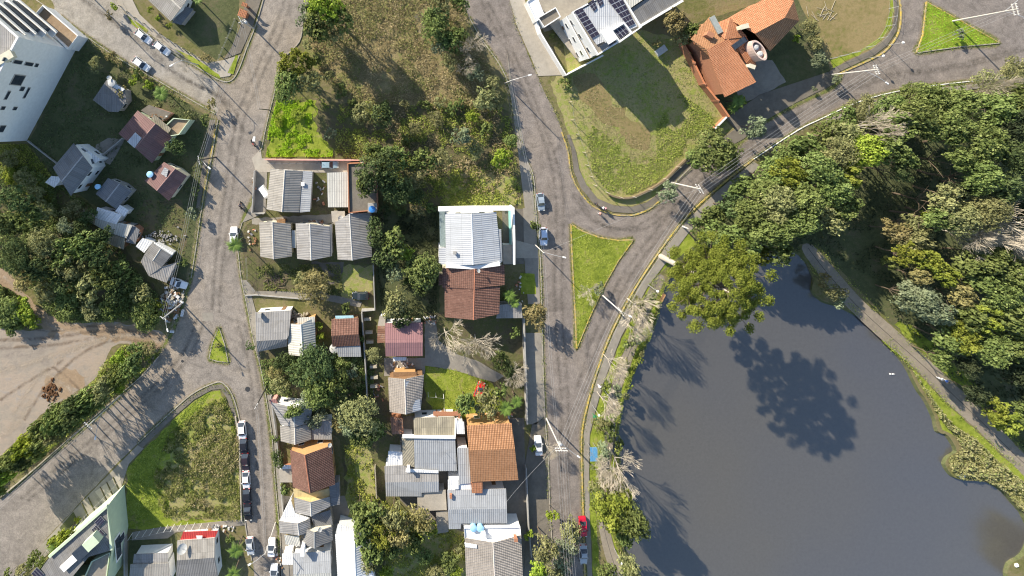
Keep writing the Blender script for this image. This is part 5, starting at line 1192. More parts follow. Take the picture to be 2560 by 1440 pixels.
car(616, 1150, 88, 4.0, (.03, .02, .025), 'hatch', 'dark car with a reddish bonnet edge, third in the parked row')
car(618, 1195, 88, 3.9, WHT, 'hatch', 'white car in the middle of the parked row between two black cars')
car(620, 1238, 88, 3.9, BLK, 'hatch', 'black car just below the middle white car of the parked row')
car(622, 1274, 86, 3.9, BLK, 'sedan', 'black car at the lower end of the parked row above the fence corner')
car(628, 1360, 86, 3.9, (.5, .52, .54), 'hatch', 'silver white car beside the palm like shrubs on the lower street')
car(681, 1363, 272, 3.9, WHT, 'sedan', 'white car on the right side of the lower street, beneath the leaning lamp pole')
car(687, 1427, 272, 3.9, (.62, .66, .72), 'hatch', 'silver car cut by the bottom edge, right side of the lower street')
car(1344, 1110, 266, 4.2, WHT, 'sedan', 'white car parked left of the lake street beside a bare twiggy tree')
car(1455, 1312, 86, 4.4, (.50, .012, .04), 'sedan', 'red car on the lake side of the street by the leafy round tree')
car(1456, 1380, 88, 4.3, SIL, 'sedan', 'silver blue car behind the red car at the lower right kerb')
car(825, 411, 0, 3.9, (.26, .36, .42), 'wagon', 'blue grey car in the driveway above the light grey roof')
car(902, 737, 180, 3.7, (.02, .03, .035), 'hatch', 'black car parked on the yard at the end of the concrete ramp')
car(1198, 971, 290, 3.6, (.60, .02, .02), 'hatch', 'bright red car on the lawn half hidden by a leafy tree')
# motorbikes
def motorbike(px, py, ang, label, color, rider=False):
    p = G(px, py); c = thing('motorcycle', label, 'motorcycle', (p.x, p.y, .02), -rad(ang))
    for x in (-.65, .65):
        mb = MB(); R = [[(x + .3 * math.cos(a), y, .3 + .3 * math.sin(a)) for a in [k * math.pi / 7 for k in range(14)]] for y in (-.06, .06)]
        for k in range(14): mb.poly([R[0][k], R[0][(k + 1) % 14], R[1][(k + 1) % 14], R[1][k]])
        mb.poly(R[0]); mb.poly(R[1][::-1]); mb.build('wheel', M['black'], c)
    MB().box((.15, 0, .72), (.6, .3, .3), 0, .7).tube((.65, 0, .3), (.45, 0, .95), .04).tube((-.65, 0, .35), (0, 0, .55), .06).build('frame', plain('bike' + label[:6], color, .4, .5), c)
    MB().box((-.38, 0, .8), (.7, .28, .12), 0, .85).build('seat', M['black'], c)
    MB().tube((.42, -.36, 1.0), (.42, .36, 1.0), .025).build('handlebar', M['darkmetal'], c); return c
# ---------------- people : one continuous skinned body each ------------------------------------
PEOPLE = 0
def person(px, py, ang, label, shirt, trousers, hair=(.02, .015, .01), pose='walk', z=0.02, seatz=None, hold=None):
    global PEOPLE; PEOPLE += 1
    p = G(px, py, z); root = thing('person', label, 'person', (p.x, p.y, z), -rad(ang))
    k = 1 if pose == 'walk' else 0; st = .16 if pose == 'walk' else .02
    V = [(0, 0, .98), (0, 0, 1.15), (.01, 0, 1.36), (.01, 0, 1.47), (.03, 0, 1.56), (.04, 0, 1.66),  # pelvis chest neck head
         (0, .19, 1.38), (-.04 - st * .6, .24, 1.12), (.06 - st * .2, .25, .88),
         (0, -.19, 1.38), (.03 + st * .6, -.24, 1.12), (.18 + st * .6, -.23, .92),
         (0, .10, .92), (st * .6 + .02, .10, .52), (st * .7, .10, .10), (st * .7 + .16, .10, .04),
         (0, -.10, .92), (-st * .3 + .02, -.10, .52), (-st * 1.3, -.10, .10), (-st * 1.3 + .15, -.10, .04)]
    E = [(0, 1), (1, 2), (2, 3), (3, 4), (4, 5), (2, 6), (6, 7), (7, 8), (2, 9), (9, 10), (10, 11), (0, 12), (12, 13), (13, 14), (14, 15), (0, 16), (16, 17), (17, 18), (18, 19)]
    R = [.15, .14, .16, .06, .09, .085, .065, .045, .035, .065, .045, .035, .09, .06, .04, .035, .09, .06, .04, .035]
    if pose == 'ride':
        for i, v in {13: (.35, .18, .72), 14: (.25, .2, .34), 15: (.4, .2, .3), 17: (.35, -.18, .72), 18: (.25, -.2, .34), 19: (.4, -.2, .3), 7: (.25, .28, 1.2), 8: (.5, .3, 1.08), 10: (.25, -.28, 1.2), 11: (.5, -.3, 1.08)}.items(): V[i] = v
    me = bpy.data.meshes.new('body'); me.from_pydata(V, E, []); me.update(); o = link('body', me, root)
    m = o.modifiers.new('skin', 'SKIN'); 
    if not me.skin_vertices: 
        bm = bmesh.new(); bm.from_mesh(me); bm.verts.layers.skin.verify(); bm.to_mesh(me); bm.free()
    for i, r_ in enumerate(R): me.skin_vertices[0].data[i].radius = (r_, r_ * (1.25 if i in (1, 2) else 1)); me.skin_vertices[0].data[i].use_root = (i == 0)
    o.modifiers.new('sub', 'SUBSURF').levels = 1
    skin = plain('skin', (.42, .26, .18), .6, .3, 0, .05); me.materials.append(skin)
    # clothing and hair over the body
    def loft(name, pts, mat):
        mb = MB()
        for (a, ra), (b, rb) in zip(pts[:-1], pts[1:]): mb.tube(a, b, ra, rb, 10, True)
        return mb.build(name, mat, root, True)
    sm = plain('cloth%d_%d_%d' % tuple(int(x * 99) for x in shirt), shirt, .9, .1, 0, .08, 6); tm = plain('cloth%d_%d_%d' % tuple(int(x * 99) for x in trousers), trousers, .9, .1, 0, .08, 6)
    mb = MB().lathe((0, 0, 0), [(.19, .92), (.185, 1.1), (.215, 1.32), (.15, 1.44), (.07, 1.5)], 12)
    for a, b in ((6, 7), (9, 10)): mb.tube(V[a], V[b], .085, .062, 8)
    mb.build('shirt', sm, root, True)
    mb = MB().tube((0, 0, .88), (0, 0, 1.0), .18, .18, 12)
    for a, b, r0, r1 in ((12, 13, .11, .08), (13, 14, .08, .06), (16, 17, .11, .08), (17, 18, .08, .06)): mb.tube(V[a], V[b], r0, r1, 8)
    mb.build('trousers', tm, root, True)
    hm = MB().lathe((.03, 0, 1.66), [(.09, -.03), (.112, .02), (.09, .08), (.04, .115)], 12).build('hair', plain('hair%d' % int(hair[0] * 100), hair, .8, .2), root, True)
    # face: nose and eyes on the front of the head, hands with fingers
    MB().box((.15, 0, 1.62), (.04, .03, .05), 0, .4).build('nose', skin, root)
    for s_, hi in ((1, 8), (-1, 11)):
        MB().box((.125, s_ * .035, 1.65), (.02, .02, .015)).build('eye', M['black'], root)
        hx, hy, hz = V[hi]; hb = MB().box((hx, hy, hz - .05), (.08, .03, .09), 0, .9)
        for f in range(4): hb.tube((hx - .03 + .02 * f, hy, hz - .09), (hx - .028 + .022 * f, hy - s_ * .01, hz - .155 + abs(f - 1.5) * .008), .009, .007, 5)
        hb.tube((hx + .035, hy, hz - .04), (hx + .065, hy - s_ * .01, hz - .09), .011, .009, 5); hb.build('hand', skin, root)
        MB().box((V[15 if s_ == 1 else 19][0] - .06, .10 * s_ if pose != 'ride' else .2 * s_, V[15 if s_ == 1 else 19][2] - .0), (.27, .10, .07), 0, .8).build('shoe', M['black'], root)
    return root
person(1487, 507, 40, 'person in dark clothes walking on the pavement edge above two others', (.05, .05, .06), (.03, .03, .04))
person(1504, 518, 35, 'person in a white top walking at the yellow kerb, middle of the group of three', (.75, .72, .74), (.12, .14, .22))
person(1509, 520, 40, 'person in pink top walking beside the one in white at the yellow kerb', (.60, .30, .35), (.05, .05, .07))
person(1496, 532, 30, 'person in red and white walking on the road just below the yellow kerb', (.62, .25, .22), (.5, .5, .52))
person(2342, 942, 40, 'person in white walking on the lake path, ahead of the one in blue', (.85, .85, .86), (.75, .75, .78))
person(2354, 947, 40, 'person in blue walking on the lake path right behind the white clad one', (.10, .22, .62), (.7, .72, .76))
person(1495, 961, 80, 'person in white standing on the pavement beside the yellow kerb and lake', (.82, .82, .84), (.6, .6, .65), pose='stand')
person(1938, 377, 40, 'person with an orange top by the shaded kerb under the wood edge', (.6, .22, .1), (.6, .6, .6), pose='stand')
motorbike(604, 513, 260, 'black motorcycle ridden down the street beside the long pole shadow', (.03, .03, .04))
person(604, 513, 260, 'person in dark jacket riding the motorcycle on the street', (.05, .05, .07), (.04, .04, .06), pose='ride')
motorbike(634, 358, 60, 'reddish motorcycle with a white box parked at the pavement corner', (.35, .08, .07))
MB().box((0, 0, 0), (.6, .6, .5)).box((.05, .55, -.1), (.5, .4, .4)).build('delivery_box', W_['white']).location = G(635, 350, .95)
tag(bpy.data.objects['delivery_box'], 'white crates standing by the motorcycle at the pavement corner', 'box')

# ---------------- street furniture ------------------------------------------------------------
def pole(px, py, h, label, arm=None, cross=None, mat='pole', r=.17, tr=False, cat='utility pole', name='utility_pole'):
    p = G(px, py); c = thing(name, label, cat, (p.x, p.y, 0)); MB().tube((0, 0, 0), (0, 0, h), r, r * .62, 10).build('post', M[mat], c, True)
    for a in (arm or []):
        ang, L, z = a; ang = -rad(ang); d = Vector((math.cos(ang), math.sin(ang), 0)); mb = MB(); q = Vector((0, 0, z))
        for k in range(5): n_2 = d * L * (k + 1) / 5 + Vector((0, 0, z + .9 * math.sin((k + 1) / 5 * 1.7))); mb.tube(q, n_2, .045, .045, 6); q = n_2
        mb.build('lamp_arm', M['metal'], c)
        MB().box(tuple(q + d * .3 - Vector((0, 0, .05))), (.75, .3, .16), ang, .8).build('lamp_head', M['whitep'], c)
    for a in (cross or []):
        ang, L, z = a; mb = MB().box((0, 0, z), (L, .12, .14), -rad(ang)); mb2 = MB()
        for t in (-.45, -.2, .2, .45): mb2.tube((math.cos(-rad(ang)) * L * t, math.sin(-rad(ang)) * L * t, z + .07), (math.cos(-rad(ang)) * L * t, math.sin(-rad(ang)) * L * t, z + .3), .06, .04, 7)
        o = mb.build('crossarm', M['pole'], c); mb2.build('insulators', M['whitep'], o)
    if tr: MB().lathe((.4, 0, h - 3.0), [(.3, 0), (.34, .1), (.34, .9), (.2, 1.0)], 12).build('transformer', M['metal'], c)
    return c
pole(2380, 53, 13, 'tall white utility pole with two curved lamp arms at the top right island', [(25, 3.5, 10.5), (-50, 4.2, 10.6)], [(75, 2.4, 12.8), (75, 2.4, 12.1)])
pole(2078, 187, 12, 'utility pole with one curved lamp arm below the fenced pasture corner', [(35, 4.2, 9.0)], [(70, 2.0, 11.8), (70, 2.0, 11.2)])
pole(1677, 456, 12.6, 'white utility pole at the road bend by the curved retaining wall', None, [(60, 2.0, 12.3), (60, 2.0, 11.2)])
pole(1498, 731, 12.6, 'white utility pole leaning over the road from the long grass island', [(28, 2.0, 11)], [(60, 1.9, 12.2)])
pole(1337, 611, 8, 'lamp pole with curved arm beside the paved entrance of the white metal roof house', [(12, 4.0, 7.2)], None, 'pole', .13, cat='street lamp', name='street_lamp')
pole(302, 987, 12.5, 'utility pole at the hedge beside the shaded lower left road', [(100, 4.5, 7.5)], [(40, 2.0, 12.2)])
pole(674, 275, 8.5, 'dark pole standing at the bright green shrubs right of the street', None, None, 'darkmetal', .12)
pole(1262, 208, 8.5, 'lamp pole at the kerb right of the wild plot, arm over the road', [(-16, 3.4, 8)], None, 'pole', .13, cat='street lamp', name='street_lamp')
pole(540, 393, 10, 'utility pole on the shaded pavement with a lamp arm over the street', [(40, 2.2, 8.5)], [(80, 1.8, 9.8)], 'darkmetal')
pole(455, 758, 9.5, 'pole leaning by the rubbish heap with a short lamp arm', [(75, 2.4, 8.0)], [(30, 1.4, 9.2)])
pole(667, 966, 8.5, 'dark pole beside the steep street above the pale irregular roofs', None, [(120, 1.2, 8.2)], 'darkmetal')
pole(689, 1306, 9, 'lamp pole by the steep street next to the white terrace cluster', [(150, 3.2, 8.5)], None, 'pole', .13)
pole(1366, 1046, 12, 'utility pole with double crossarm above the white parked car', [(35, 5.0, 8.0)], [(0, 2.4, 11.8), (0, 2.2, 11.0)], 'pole', .18, True)
pole(496, 162, 9, 'lamp pole at the street corner grass strip near the bare shrub', [(150, 2.0, 8.5)], None, 'pole', .13, cat='street lamp', name='street_lamp')
pole(636, 72, 10, 'utility pole with transformer by the terracotta entrance roof', None, [(60, 1.8, 9.8), (150, 1.6, 9.0)], 'pole', .17, True)
pole(232, -6, 9.5, 'lamp pole at the top edge of the pale street casting a long shadow', [(30, 2.0, 8.5)], None, 'pole', .14)
pole(1706, 566, 2.6, 'short white post at the yellow kerb under the cables', None, None, 'pole', .2, cat='post', name='bollard')
for i, (x, y, hh, lab) in enumerate([(1511, 976, 5.6, 'globe lamp post between bare trees on the lake walk'), (1481, 1013, 4.0, 'slim lamp post left of the green exercise frame'),
        (1472, 1216, 4.0, 'slim lamp post beside the lower lake pavement'), (1535, 1370, 4.0, 'slim lamp post on the grass at the lower lake shore'),
        (1620, 712, 4.5, 'slim lamp post near the top of the lake walk'), (2219, 113, 3.6, 'short lamp post on the curved kerb right of the pasture'), (2173, 145, 3.4, 'short lamp post on the curved kerb below the pasture')]):
    p = G(x, y); c = thing('lamp_post', lab, 'lamp post', (p.x, p.y, 0)); MB().tube((0, 0, 0), (0, 0, hh), .06, .05, 8).build('post', M['metal'], c)
    MB().lathe((0, 0, hh), [(.1, -.05), (.26, .1), (.26, .25), (.12, .42)], 12).build('globe', M['whitep'], c, True)
# cables: sagging spans
def cable(a, za, b, zb, label, n=1, off=.35, r=.016, group=None):
    A, B = G(*a), G(*b); A.z, B.z = za, zb; d = (B - A).normalized(); s_ = Vector((-d.y, d.x, 0)); t_ = thing('power_line', label, 'cable', tuple(A))
    for i in range(n):
        mb = MB(); o = s_ * off * (i - (n - 1) / 2); q = o.copy()
        for k in range(10):
            t = (k + 1) / 10; q2 = (B - A) * t + o - Vector((0, 0, 2.4 * t * (1 - t))); mb.tube(q, q2, r, r, 4, False); q = q2
        mb.build('strand', M['wirem'], t_)
LB = 'thin grey cables from the long island pole to the pole at the road bend'
cable((1498, 731), 12.0, (1677, 456), 12.0, LB, 4, .6)
cable((1677, 456), 12.0, (2078, 187), 11.6, 'thin grey cables from the road bend pole to the pole below the pasture', 4, .6)
cable((1498, 731), 11.8, (1366, 1046), 11.6, 'thin grey cables from the long island pole down to the double crossarm pole', 4, .6)
cable((1366, 1046), 11.8, (1400, 1480), 11.8, 'thin grey cables running down the lake street past the bright small tree', 5, .5)
cable((2078, 187), 11.6, (2380, 53), 12.4, 'thin grey cables between the pasture pole and the top right island pole', 3, .6)
cable((1677, 456), 11.6, (1337, 611), 7.6, 'single thin cable crossing from the road bend pole to the lamp pole by the van', 1)
cable((1262, 208), 8.2, (1337, 611), 7.6, 'thin grey cables along the left side of the middle road', 2, .4)
cable((1337, 611), 7.6, (1366, 1046), 9, 'thin grey cables along the lower left side of the lake street', 2, .4)
cable((674, 275), 8.2, (636, 72), 9, 'thin dark cable between the shrub pole and the transformer pole', 2, .4)
cable((540, 393), 9.4, (636, 72), 9, 'thin cable from the lamp arm pole to the transformer pole', 3, .4)
cable((540, 393), 9.4, (455, 758), 9, 'thin cable from the lamp arm pole to the rubbish heap pole', 3, .4)
cable((540, 393), 9.0, (660, 470), 4.0, 'thin service cable crossing the street to the wide grey roof', 1)
cable((667, 966), 8.2, (689, 1306), 8.5, 'thin cable along the right side of the steep street', 2, .4)
cable((302, 987), 11.8, (80, 1190), 11.8, 'thin cable above the shaded lower left road', 3, .4)
cable((496, 162), 8.4, (232, -6), 8.8, 'thin cable along the pale street at the upper left', 2, .4)
cable((1366, 1046), 10, (1240, 1230), 5.5, 'thin service cable from the double crossarm pole to the tiled house', 1)

# ---------------- walls and fences ------------------------------------------------------------
def wall(pts, h, w_, mat, label, cat='wall', name='wall', coping=None, posts=0, pm=None, sm=False, z0=0):
    if sm: pts = smooth(pts, 4)
    o = thing(name, label, cat, tuple(G(*pts[0])))
    b = G(*pts[0]); P = [G(*p) - b for p in pts]; strip_mesh([Vector(p) for p in P], w_, z0, h, False, False).build('wall_panel', mat, o)
    if coping: strip_mesh([Vector(p) for p in P], w_ + .14, h, h + .08, False, False).build('coping', coping, o)
    if posts:
        tot = 0
        for i in range(len(P) - 1):
            d = P[i + 1] - P[i]; L = d.length; k = max(1, int(L / posts))
            for j in range(k):
                q = P[i] + d * j / k; MB().box((q.x, q.y, (h + .35) / 2), (w_ + .16, w_ + .16, h + .35), math.atan2(d.y, d.x)).build('post', pm or mat, o)
    return o
def fence(pts, h, gap, label, mat='stone', r=.07, rails=(1.0,), bend=False, mesh=True, sm=False, railm=None):
    if sm: pts = smooth(pts, 3)
    b = G(*pts[0]); o = thing('fence', label, 'fence', tuple(b)); P = [G(*p) - b for p in pts]; n = 0; rl = MB()
    for i in range(len(P) - 1):
        d = P[i + 1] - P[i]; L = d.length; k = max(1, round(L / gap))
        for j in range(k + (1 if i == len(P) - 2 else 0)):
            q = P[i] + d * j / k; MB().tube((q.x, q.y, 0), (q.x, q.y, h), r, r * .9, 6).build('post', M[mat], o); n += 1
        for z in rails: rl.tube((P[i].x, P[i].y, h * z - .05), (P[i + 1].x, P[i + 1].y, h * z - .05), .014, .014, 4)
    rl.build('rail', M[railm or 'metal'], o); return o
wall([(1722, 388), (1690, 418), (1660, 448), (1620, 474), (1580, 492), (1548, 494), (1520, 486)], .9, .35, plain('weathered_wood', (.17, .13, .08), .9), 'curved dark retaining wall holding the grassy plot above the road bend', sm=True)
fence([(1722, 386), (1690, 416), (1658, 446), (1620, 472), (1580, 490), (1548, 492), (1514, 480), (1484, 462), (1474, 440), (1464, 412), (1456, 380), (1440, 335), (1428, 300), (1422, 255)], 2.4, 3.0, 'post and wire fence around the grassy plot beside the middle road', 'stone', .07, (.95,))
wall([(1690, 100), (1722, 160), (1748, 212), (1780, 252), (1808, 292)], 2.2, .25, W_['brick'], 'long orange brick wall between the grassy plot and the tiled house', coping=plain('terracotta', (.48, .2, .1)), posts=4.5, pm=W_['brick'])
wall([(1808, 292), (1778, 322)], 1.4, .2, W_['brick'], 'short brick wall end with white coping by the plot corner', coping=M['whitep'])
fence([(2072, 147), (2100, 140), (2130, 132), (2165, 118), (2196, 96), (2214, 66), (2220, 45), (2222, 22), (2224, -10)], 2.4, 3.0, 'pale green mesh fence around the worn pasture at the top right', 'metal', .06, (1, .5, .1))
wall([(1345, 88), (1407, 190), (1498, 142)], 2.6, .3, W_['white'], 'white front garden wall of the solar roof house')
wall([(1318, 4), (1345, 88)], 2.6, .3, W_['white'], 'white boundary wall beside the driveway of the solar roof house')
wall([(666, 398), (760, 399), (906, 400)], 1.6, .18, W_['pink'], 'low wall with railings between the bright shrubs and the wide grey roof')
fence([(672, 408), (760, 408), (810, 409)], 1.8, 1.6, 'thin railing along the upper driveway of the wide grey roof house', 'darkmetal', .04, (1, .5))
wall([(640, 425), (634, 530), (664, 532)], 1.4, .2, W_['grey'], 'grey yard wall at the street side of the wide grey roof house')
wall([(934, 658), (938, 770), (905, 772)], 1.6, .2, W_['grey'], 'pale boundary wall beside the parked black car')
wall([(906, 775), (912, 860), (918, 960), (920, 1040)], 2.0, .22, W_['grey'], 'long thin grey wall between the middle houses and the stepped passage')
for i, (x, y) in enumerate([(913, 795), (917, 828), (919, 852), (925, 886), (928, 913), (930, 940), (929, 962)]):
    q = G(x + 6, y); o = MB().box((q.x, q.y, .45), (1.6, .55, .9), .05, .98).build('low_wall', M['stone']); tag(o, 'pale buttress number %s down along the grey passage wall' % ('one two three four five six seven'.split()[i]), 'wall', 'buttresses beside the passage wall')
wall([(1306, 790), (1308, 860), (1312, 960), (1314, 1050)], 1.8, .3, W_['grey'], 'garden wall left of the shaded concrete driveway beside the lake street')
wall([(614, 738), (640, 736), (805, 750)], .5, .2, W_['grey'], 'low kerb wall along the sloping concrete ramp')
fence([(618, 640), (622, 700), (640, 728)], 1.4, 1.6, 'dark wooden picket fence at the street side of the sparse yard', 'bark', .05, (1, .5))
fence([(548, 300), (540, 330), (520, 330), (508, 400), (495, 470), (480, 560), (470, 640)], 1.8, 2.4, 'long thin fence of the shaded lots beside the street', 'bark', .035, (1,), railm='bark')
fence([(302, 16), (340, 45), (384, 74), (440, 110), (500, 145), (545, 158), (560, 120), (590, 50)], 1.3, 2.2, 'stone post fence of the corner yard along the pale pavement', 'stone', .12, (.8, .4))
fence([(400, 888), (380, 920), (340, 952)], 1.4, 2.5, 'short wooden fence at the end of the hedge by the junction', 'stone', .07, (1, .5))
fence([(332, 1332), (420, 1312), (470, 1306), (540, 1310)], 2.2, 1.6, 'white posts in a row above the dark parking yard', 'whitep', .05, (1,))
wall([(605, 1300), (600, 1100), (590, 1040)], .5, .25, M['stone'], 'low stone edge between the weedy triangle and the parked cars')
wall([(308, 1221), (316, 1300), (318, 1440)], 1.2, .3, W_['grey'], 'grey boundary wall at the foot of the pale green building')
fence([(308, 1190), (262, 1240), (200, 1300), (150, 1345), (60, 1430)], 1.6, 3.5, 'long railing between the shaded road and the pale green building', 'metal', .05, (1, .5))
wall([(150, 1116), (60, 1195), (0, 1245)], .4, .16, M['stone'], 'low edge along the hedge of the lower left road')
wall([(72, 352), (160, 420), (236, 398)], .6, .2, W_['grey'], 'low wall below the shaded yard of the apartment block')
wall([(252, 395), (305, 352), (312, 345)], 1.2, .2, W_['grey'], 'low wall around the small concrete yard by the red roof house')
wall([(680, 985), (690, 1060), (698, 1120), (704, 1200), (712, 1300)], 1.2, .2, W_['grey'], 'low front wall of the houses on the right of the steep street')
wall([(938, 1160), (942, 1236)], 1.4, .15, M['stone'], 'thin pale fence wall left of the L shaped grey roof')
fence([(1070, 980), (1108, 984), (1110, 1020)], 2.2, 2.2, 'white clothes frame beside the weathered pale roof', 'whitep', .05, (1,))
wall([(1312, 1160), (1318, 1300), (1325, 1380)], 1.6, .2, W_['grey'], 'grey front wall of the houses along the shaded lake street')
# lake side equipment
c = thing('information_board', 'blue panel shelter roof at the lake pavement below the green frame', 'shelter', tuple(G(1472, 1120)))
MB().box((.3, 0, 2.3), (1.6, 3.0, .1), .02).build('roof', plain('blue_panel', (.10, .28, .50), .5), c)
for dx in (-.3, .9):
    for dy in (-1.2, 1.2): MB().tube((dx, dy, 0), (dx, dy, 2.25), .04).build('post', M['metal'], c)
c = thing('exercise_frame', 'green exercise frame on the grass beside the lake walk', 'playground equipment', tuple(G(1488, 1042)), -.9)
gm = plain('green_paint', (.05, .22, .09), .4, .4)
MB().tube((-1, 0, 0), (-1, 0, 1.8), .08).tube((1, 0, 0), (1, 0, 1.8), .08).tube((-1, 0, 1.8), (1, 0, 1.8), .08).tube((0, 0, 0), (0, .7, .9), .07).tube((0, 0, 0), (0, -.7, .9), .07).build('frame', gm, c)
MB().box((0, 0, .9), (1.8, .8, .12)).build('seat', gm, c)
c = thing('park_bench', 'brown bench on the lake walk near the giant araucaria trunk', 'bench', tuple(G(1653, 742)), 1.1)
MB().box((0, 0, .45), (1.8, .45, .06)).build('seat', W_['wood'], c); MB().box((0, -.22, .75), (1.8, .06, .4)).build('backrest', W_['wood'], c)
for s_ in (-.75, .75): MB().box((s_, 0, .22), (.08, .4, .42)).build('leg', M['darkmetal'], c)
def ibox(px, py, z, d, rz, mat, name, label, cat, top=.97):
    p = G(px, py, z); o = MB().box((0, 0, d[2] / 2), d, rz, top).build(name, mat); o.location = (p.x, p.y, z); return tag(o, label, cat)
for x, y in ((1225, 935), (1232, 935)):
    q = G(x + 1000, y, -.5); o = thing('duck', ('left' if x == 1225 else 'right') + ' one of two small white ducks swimming on the lake', 'duck', (q.x, q.y, -.58), .6); o.scale = (.75, .75, .75)
    MB().lathe((0, 0, 0), [(.05, 0), (.2, .08), (.22, .18), (.1, .28)], 12).build('body', M['whitep'], o, True); MB().tube((.14, 0, .2), (.22, 0, .45), .05, .04).lathe((.24, 0, .42), [(.03, 0), (.08, .06), (.03, .13)], 10).build('head', M['whitep'], o, True); MB().box((.35, 0, .48), (.1, .05, .03), 0, .6).build('bill', W_['orange'], o)
ibox(2400, 1187, -.4, (1.2, .8, .6), .6, M['whitep'], 'cool_box', 'white box lying at the reed tip on the lake shore', 'box')
ibox(2537, 1410, -.2, (.7, .6, .5), .3, M['whitep'], 'cool_box', 'small white box among the reeds at the bottom right corner', 'box')
manhole(619, 973, .55); manhole(456, 903, .3); tag(sheet('road_patch', [(505, 782), (532, 780), (534, 800), (508, 803)], M['concrete'], .022, .02), kind='structure')
for i, o in enumerate([x for x in bpy.data.objects if x.name.startswith('manhole_cover')]): tag(o, ['large round cover in the steep street below the small island', 'small cover in the lower left road near the junction'][i], 'manhole cover')
ibox(1652, 127, 0, (2.6, 1.5, .35), .62, M['tank'], 'concrete_slab', 'pale slab on the shaded grass beside the brownish tree', 'slab')
ibox(661, 479, 0, (1.6, 3.0, .8), .6, M['whitep'], 'covered_boat', 'white covered bundle leaning at the left of the wide grey roof', 'bundle', .7)
ibox(1203, 668, 0, (.1, .1, .1), 0, M['whitep'], 'cool_box', 'x', 'box') if 0 else None
# rubbish heap: every piece its own size, one heap nobody could count
r_ = random.Random(4); mb = MB(); mb2 = MB(); mb3 = MB()
for i in range(170):
    x, y = r_.gauss(430, 15), r_.gauss(752, 22); z = max(.1, 1.5 - .05 * math.hypot(x - 430, (y - 752) * .7)) * r_.random()
    q = G(x, y); (mb if i % 3 == 0 else (mb2 if i % 3 == 1 else mb3)).box((q.x, q.y, z + .15), (r_.uniform(.3, 1.6), r_.uniform(.15, .7), r_.uniform(.05, .4)), r_.uniform(0, 3.1), r_.uniform(.6, 1))
for m_, mt, nm, lb in ((mb, W_['wood'], 'scrap_wood', 'heap of brown scrap boards beside the bright bush'), (mb2, M['stone'], 'rubble', 'pale rubble heaped beside the bright bush'), (mb3, plain('white_scrap', (.6, .6, .6), .7, .3, 0, .3), 'scrap_sheets', 'white plastic and sheet scraps heaped beside the bright bush')):
    tag(m_.build(nm, mt), lb, 'rubbish', kind='stuff')
mb = MB()
for i in range(90):
    q = G(r_.gauss(404, 24), r_.gauss(592, 9)); mb.box((q.x, q.y, .2 + .3 * r_.random()), (r_.uniform(.1, .7), r_.uniform(.1, .3), r_.uniform(.05, .3)), r_.uniform(0, 3.1), .8)
tag(mb.build('scrap_sheets', plain('grey_scrap', (.3, .29, .28), .8, .2, 0, .4)), 'scattered grey junk behind the bright white porch roof', 'rubbish', kind='stuff')
mb = MB()
for i in range(60):
    q = G(r_.gauss(740, 14), r_.gauss(788, 5)); mb.box((q.x, q.y, .3 + .5 * r_.random()), (r_.uniform(.2, .9), r_.uniform(.1, .5), r_.uniform(.05, .4)), r_.uniform(0, 3.1), .8)
tag(mb.build('rubble', M['stone']), 'pale rubble and junk between the grey roof and the cream roof', 'rubbish', kind='stuff')
mb = MB()
for i in range(40):
    q = G(r_.gauss(690, 14), r_.gauss(705, 8)); a = r_.uniform(0, 3.1); mb.tube((q.x, q.y, .1 + .3 * r_.random()), (q.x + math.cos(a) * 1.4, q.y + math.sin(a) * 1.4, .3 * r_.random() + .1), .07)
tag(mb.build('branch_heap', M['bark']), 'heap of cut brown branches in the sparse yard below the three row houses', 'branches', kind='stuff')
mb = MB()
for i in range(16):
    q = G(r_.gauss(2052, 16), r_.gauss(42, 10)); a = r_.uniform(0, 3.1); mb.tube((q.x, q.y, .08), (q.x + math.cos(a) * 2.2, q.y + math.sin(a) * 2.2, .15), .05, .03)
tag(mb.build('branch_heap', M['twig']), 'pale fallen branches on the worn pasture', 'branches', kind='stuff')
# excavator scar: clods
mb = MB()
for i in range(60):
    q = G(r_.gauss(128, 10), r_.gauss(980, 14)); mb.box((q.x, q.y, .12), (r_.uniform(.3, .9), r_.uniform(.3, .8), r_.uniform(.2, .5)), r_.uniform(0, 3), .5)
tag(mb.build('soil_clods', plain('dark_soil', (.12, .065, .035), .95, .1, 0, .3)), 'dark brown churned clods on the bare dirt lot', 'soil', kind='stuff')
# ---------------- trees and plants ------------------------------------------------------------
T_ = tree
